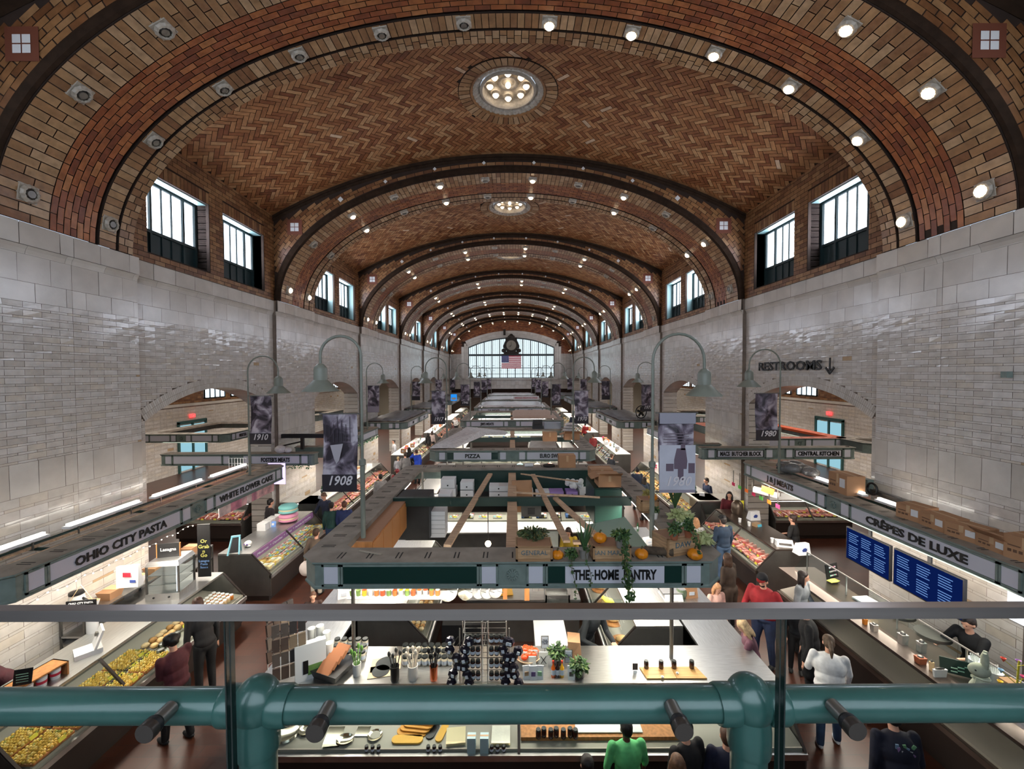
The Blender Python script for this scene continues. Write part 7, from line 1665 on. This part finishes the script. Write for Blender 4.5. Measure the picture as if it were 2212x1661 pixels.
# FOSTER'S garland and black beam, fan, canopies further on
def garland(label, a, c, n=9):
    t = thing('garland', label, 'garland', (0,0,0)); b = MB(); a, c = Vector(a), Vector(c)
    for k in range(int((c-a).length*55)):
        q = a.lerp(c, R.random())+Vector((jit(.04),jit(.04),jit(.06)-.03*abs(math.sin(k)))); leaf(b, q, (jit(1),jit(1),jit(1)), .06)
    b.obj('tinsel', mat('tinsel_green',(28,110,60),.35), t)
garland("green tinsel garland under the FOSTER'S MEATS sign",(-9.0,13.70,2.6),(-6.6,13.70,2.6)); garland('green tinsel garland along the next left canopy',(-6.5,15.1,2.6),(-6.5,20.5,2.6))
item('ceiling_fan_bar',"long black bar fixture above the FOSTER'S canopy",'fixture',(-7.3,14.6,3.3),[('bar',m_black,[('b',-.9,-.06,.1,1.0,.06,.24)]),('bracket',m_dark,[('q',(0,0,-.3),(0,0,.1),.1),('q',(-.8,0,-.2),(.0,0,-.02),.05)])])
item('plastic_bag',"white plastic bag on top of the FOSTER'S canopy",'bag',(-7.7,13.93,3.0),[('bag',m_plast,[('s',(0,0,.12),(.2,.13,.14)),('s',(.25,0,.09),(.12,.1,.1))])])
item('wire_rack','white wire basket rack on top of the first left canopy end','rack',(-7.6,11.6,3.0),[('wires',m_cwhite,[('t',[(-.25+.08*k,0,0),(-.25+.08*k,0,.3)],.006) for k in range(7)]+[('t',[(-.25,0,z),(.25,0,z)],.006) for z in (.02,.15,.3)])])
item('floor_fan',"black round fan standing on the DIONNE'S POULTRY canopy",'fan',(7.25,23.1,3.05),[('ring',m_black,[('t',[(.34*math.cos(a),0,.42+.34*math.sin(a)) for a in [2*PI*i/20 for i in range(21)]],.03)]),('blade',m_black,[('o',(.14*math.cos(a),0,.42+.14*math.sin(a)),(.26,.02,.12),0,0,-a) for a in (.3,1.56,2.8,4.1,5.3)]),('hub',m_dark,[('s',(0,0,.42),.08)]),('stand',m_steel,[('t',[(-.36,0,.42),(-.3,0,0),(.3,0,0),(.36,0,.42)],.015)])],.3)
# on the second centre canopy
item('plastic_drape','white plastic sheet draped over the left of the PIZZA canopy','plastic sheet',(0,0,0),[('sheet',m_plast,[('h',[(-2.8,14.5,3.03),(-1.9,14.6,3.03),(-1.0,17.5,3.06),(-2.2,17.8,3.06),(-2.7,14.6,3.12),(-2.1,14.8,3.22),(-1.2,17.2,3.3),(-2.0,17.6,3.28)]),('h',[(-2.2,17.4,3.05),(-.2,17.4,3.05),(-.1,18.2,3.05),(-2.2,18.4,3.05),(-2.0,17.5,3.3),(-.4,17.5,3.15),(-.3,18.1,3.15),(-1.9,18.2,3.32)])])])
carton(1192,956,.55,.4,.34,'cardboard box on the right half of the PIZZA canopy',z=3.0,pos=(1.55,16.3,0)); carton(1232,953,.6,.4,.26,'second cardboard box near the right post of the PIZZA canopy',z=3.0,pos=(2.45,16.6,0),open_=True)
item('black_machine','small black machine on the rear of the PIZZA canopy','machine',(1.3,19.9,3.0),[('body',m_black,[('h',[(-.25,-.2,0),(.25,-.2,0),(.25,.2,0),(-.25,.2,0),(-.22,-.1,.4),(.22,-.1,.4),(.22,.2,.4),(-.22,.2,.4)])]),('vents',m_dark,[('b',-.18,-.17,.1+.06*k,.18,-.16,.13+.06*k) for k in range(4)])])
item('grey_duct_box','pale grey duct box beside the black machine','box',(2.0,19.9,3.0),[('body',mat('duct_grey',(150,156,166),.5),[('b',-.4,-.2,0,.4,.2,.3)])])
for k in range(3): item('white_sack','stack of white sacks on the right rear of the PIZZA canopy','sack',(2.65+.05*k,18.8,3.0+.13*k),[('sack',m_plast,[('s',(0,0,.07),(.3,.2,.075))])],group='white sacks on the PIZZA canopy')
item('steel_hood','bright stainless hood inside the EURO SWEETS stall','hood',(1.35,17.4,2.5),[('hood',m_steel,[('h',[(-.6,-.4,0),(.6,-.4,0),(.6,.5,0),(-.6,.5,0),(-.5,-.2,.4),(.5,-.2,.4),(.5,.5,.45),(-.5,.5,.45)])])])
item('hanging_screen','blue lit menu screen hanging at the EURO SWEETS corner','screen',(2.75,13.95,2.25),[('frame',m_black,[('b',-.22,0,-.18,.22,.03,.18)]),('display',memit('screen_blue',(50,90,220),1.6),[('b',-.2,-.006,-.16,.2,0,.16)]),('menu_lines',memit('menu_text',(110,150,215),.7),[('b',-.16,-.01,.1-.05*k,.14,-.007,.115-.05*k) for k in range(5)])],.25)
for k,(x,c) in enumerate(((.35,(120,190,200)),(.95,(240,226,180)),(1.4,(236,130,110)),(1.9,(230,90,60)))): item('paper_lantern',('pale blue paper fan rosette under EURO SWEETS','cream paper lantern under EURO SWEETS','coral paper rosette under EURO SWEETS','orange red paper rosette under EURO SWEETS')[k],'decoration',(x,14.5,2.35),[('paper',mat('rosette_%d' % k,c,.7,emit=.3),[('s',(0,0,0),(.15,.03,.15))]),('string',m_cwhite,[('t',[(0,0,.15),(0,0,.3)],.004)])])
item('neon_sign','small blue neon shop sign at the far left','sign',(-5.3,38.4,3.42),[('box',memit('neon_blue',(30,120,200),1.2),[('b',-.28,0,-.3,.28,.05,.3)]),('white_band',m_cwhite,[('b',-.2,-.01,-.2,.2,0,.0)])])
for k,(x,y) in enumerate(((-1.2,15.6),(.6,15.3),(-.4,15.2),(6.2,12.9),(6.45,13.2))):
    pass
for k in range(5): item('globe_bulb','warm globe bulb in the festoon over the right olive stall','bulb',(6.55,15.6+.5*k,2.42),[('globe',memit('warm_spot',(255,214,150),40),[('s',(0,0,0),.04)]),('cord',m_black,[('t',[(0,0,.04),(0,0,.22)],.004)])],group='festoon bulbs over the right olive stall')
# case clutter further down: counter-top odds and ends on every centre and wall stall
odds = [('paper_stack',m_cwhite,'paper',(.2,.15,.12)),('carton',m_card,'box',(.25,.2,.2)),('plastic_tub',m_cream,'tub',(.14,.14,.16)),('counter_scale',m_steel,'scale',(.3,.25,.16)),('orange_sign',mat('notice_orange',(240,120,40)),'sign',(.2,.02,.2)),('green_bottle',mat('bottle_green',(40,80,50),.2),'bottle',(.07,.07,.26)),('pink_card',mat('hot_pink',(240,60,110)),'sign',(.14,.02,.14)),('bag_bundle',mat('white_bag',(232,232,234)),'bags',(.25,.18,.2))]
spots = []
for i,(y0,y1) in enumerate(((14.6,20.2),(23,28.4),(31.5,37))):
    for sd in (-1,1):
        X = sd*((6.9 if i == 0 else 6.1)); n = (11,8,6)[i]
        for k in range(n): spots.append((X+jit(.15), y0+(y1-y0)*(k+.5)/n+jit(.15), ('left','right')[sd > 0]+' wall', ('second','third','fourth')[i]))
    cy = (14.35,23.4,31.9)[i]
    for k in range((8,5,4)[i]): spots.append((-3.0+6.0*(k+.5)/(8,5,4)[i]+jit(.1), cy+.4, 'centre', ('second','third','fourth')[i]))
for sd in (-1,1):
    for k in range(5): spots.append((sd*(3.45)+.15, 8.2+.85*k, ('left arm','right arm')[sd > 0], 'nearest'))
adj = ['plain','tilted','small','larger','squat']
for q,(x,y,wh,od) in enumerate(spots):
    nm, m, ct, s = odds[(q*5+q//8) % 8]; g = R.uniform(.85,1.2); w, d, h = [v*g for v in s]
    item(nm, '%s on the %s counter of the %s stall' % (nm.replace('_',' '), wh, od), ct, (x,y,1.2), [('body',m,[('h',[(-w/2,-d/2,0),(w/2,-d/2,0),(w/2,d/2,0),(-w/2,d/2,0),(-w/2*.9,-d/2*.8,h),(w/2*.9,-d/2*.8,h),(w/2*.9,d/2*.8,h),(-w/2*.9,d/2*.8,h)])] if ct not in ('tub','bottle') else [('l',[(w*.45,0),(w*.5,h*.6),(w*.3,h*.8),(w*.2,h)])]), ('label',m_label,[('b',-w*.2,-d/2-.006,h*.3,w*.2,-d/2+.004,h*.6)])], jit(.5), group='%ss on the %s counter of the %s stall' % (nm.replace('_',' '), wh, od))
scrub()
# stall working lights (the tubes hidden in the canopies)
def stall_light(x0, x1, y0, y1, p, col=(255,244,228)):
    area('stall_tubes', ((x0+x1)/2,(y0+y1)/2,ZT-.36), x1-x0, y1-y0, p, col)
for y0 in (5.86, 14.25, 23.3, 31.8, 40.6, 49.0):
    for sd in (-1,1): stall_light(*( (sd*2.72-.12, sd*2.72+.12, y0+.6, y0+5.4) ), 130)
    stall_light(-2.2,2.2,y0+.12,y0+.36,80); stall_light(-2.2,2.2,y0+5.7,y0+5.95,60)
for y0 in (5.3, 14.8, 22.8, 31.2, 39.8, 48.2):
    for sd in (-1,1): stall_light(sd*6.75-.15, sd*6.75+.15, y0+.4, y0+6, 150)
for y0 in (18, 26, 36): 
    for sd in (-1,1): stall_light(sd*14.4-1, sd*14.4+1, y0, y0+5, 160)

for y0 in (11, 19.7, 28, 37, 47):  # unseen area lights added to brighten the upper aisle walls
    for sd in (-1,1): area('aisle_fill', (sd*14, y0, 6.3), 5, 3, 170, (255,244,230))
# ================= light and view =================
W = bpy.data.worlds.new('World'); S.world = W; W.use_nodes = True
W.node_tree.nodes['Background'].inputs[0].default_value = (.75,.85,1,1); W.node_tree.nodes['Background'].inputs[1].default_value = .6
# daylight entering through the clerestory windows and fill from the added rear window
for k, y in enumerate(BAYS):
    for sd in (-1,1):
        l = area('daylight', (sd*(WX+.30), y, 9.65), 3.9, 1.2, (14,100,160,180,190,170,150)[k], (232,238,255), (0, sd*-PI/2*-1.0, 0))
        l.rotation_euler = (PI/2, 0, PI/2 if sd > 0 else -PI/2)
        l.data.size = 3.9; l.data.size_y = 1.2
l = area('daylight', (0, -2.8, 7.8), 11.5, 5.0, 420, (242,240,252), (PI/2+.06, 0, PI)); l.rotation_euler = (-PI/2, 0, 0); l.data.energy = 90  # unseen fill along the hall, set at the added rear window
S.view_settings.view_transform = 'Standard'; S.view_settings.look = 'None'; S.view_settings.gamma = 1; S.view_settings.use_curve_mapping = False
S.view_settings.exposure = 0.35
c = S.cycles; c.use_denoising = True
try: c.denoiser = 'OPENIMAGEDENOISE'
except Exception: pass
c.max_bounces = 4; c.diffuse_bounces = 3; c.glossy_bounces = 3; c.transmission_bounces = 4; c.transparent_max_bounces = 12
c.sample_clamp_indirect = 4; c.sample_clamp_direct = 0; c.caustics_reflective = False; c.caustics_refractive = False
c.use_light_tree = True
c.use_adaptive_sampling = True; c.adaptive_threshold = 0.07; c.adaptive_min_samples = 12

bpy.data.scenes.remove(TMP)
# describe the stalls by what they look like
SUBS = [('open grey green canopy lettered THE HOME PANTRY, nearest centre stall','open grey green canopy with pumpkins on its ledge, nearest centre stall'),
 ('centre canopy with PIZZA and EURO SWEETS signs','second centre canopy, open roof with plastic sheet and cartons'),("centre canopy with a JIM'S MEATS sign",'third centre canopy, brown paper over its right half'),
 ('centre canopy with a D.W. WHITAKER sign under plastic sheets','fourth centre canopy under crumpled plastic sheets'),
 ('left canopy with OHIO CITY PASTA and WHITE FLOWER CAKE signs','long left canopy hung with fairy lights above the pasta counter'),('right canopy with CRÊPES DE LUXE and J & J MEATS signs','long right canopy with cartons on top and blue menu screens below'),
 ("left canopy with a FOSTER'S MEATS sign and green garland",'left canopy facing the balcony with a green garland below'),('right canopy with MACS BUTCHER BLOCK and CENTRAL KITCHEN signs','right canopy facing the balcony with two framed signs'),
 ("left canopy behind FOSTER'S with a short COFFEE BEANS side sign",'left canopy behind the garland one, sign on its aisle side'),('right canopy with an OLIVE & DELI side sign','right canopy behind the two framed signs, aisle side sign only'),
 ('left canopy with an ORALE sign and grey sheet roof','left canopy with a grey sheet roof, first one past the garland'),("right canopy with a DIONNE'S POULTRY sign and a fan on top",'right canopy with a black fan standing on its grey roof'),
 ('MEISTER FOODS canopy seen through the first left arch','grey canopy seen through the first left arch, nearer one'),
 ("ORALE one",'sheet roofed left one'),("DIONNE'S one",'one with the fan'),("DIONNE'S POULTRY canopy",'grey sheet roofed canopy'),('left ORALE stall','left stall with the sheet roof'),
 ('OHIO CITY PASTA price board','pasta price board'),('OHIO CITY PASTA case at the lower left, under its sign','long pasta case at the lower left, below the fairy lights'),('WHITE FLOWER CAKE','cake'),('cake case','cake case'),
 ('J & J MEATS','the butcher sign'),('J & J','right butcher'),('CRÊPES DE LUXE','crepe stall'),("FOSTER'S MEATS",'garland hung'),("FOSTER'S",'garland'),('MACS BUTCHER BLOCK','the left framed sign'),('CENTRAL KITCHEN','the right framed sign'),('MACS','framed sign'),
 ('EURO SWEETS','second centre'),('PIZZA canopy','second centre canopy'),('over the HOME PANTRY sign','over the white front sign')]
for o in bpy.data.objects:
    for k in ('label', 'group'):
        if k in o:
            s = o[k]
            for a, b_ in SUBS: s = s.replace(a, b_)
            if s != o[k]: o[k] = s
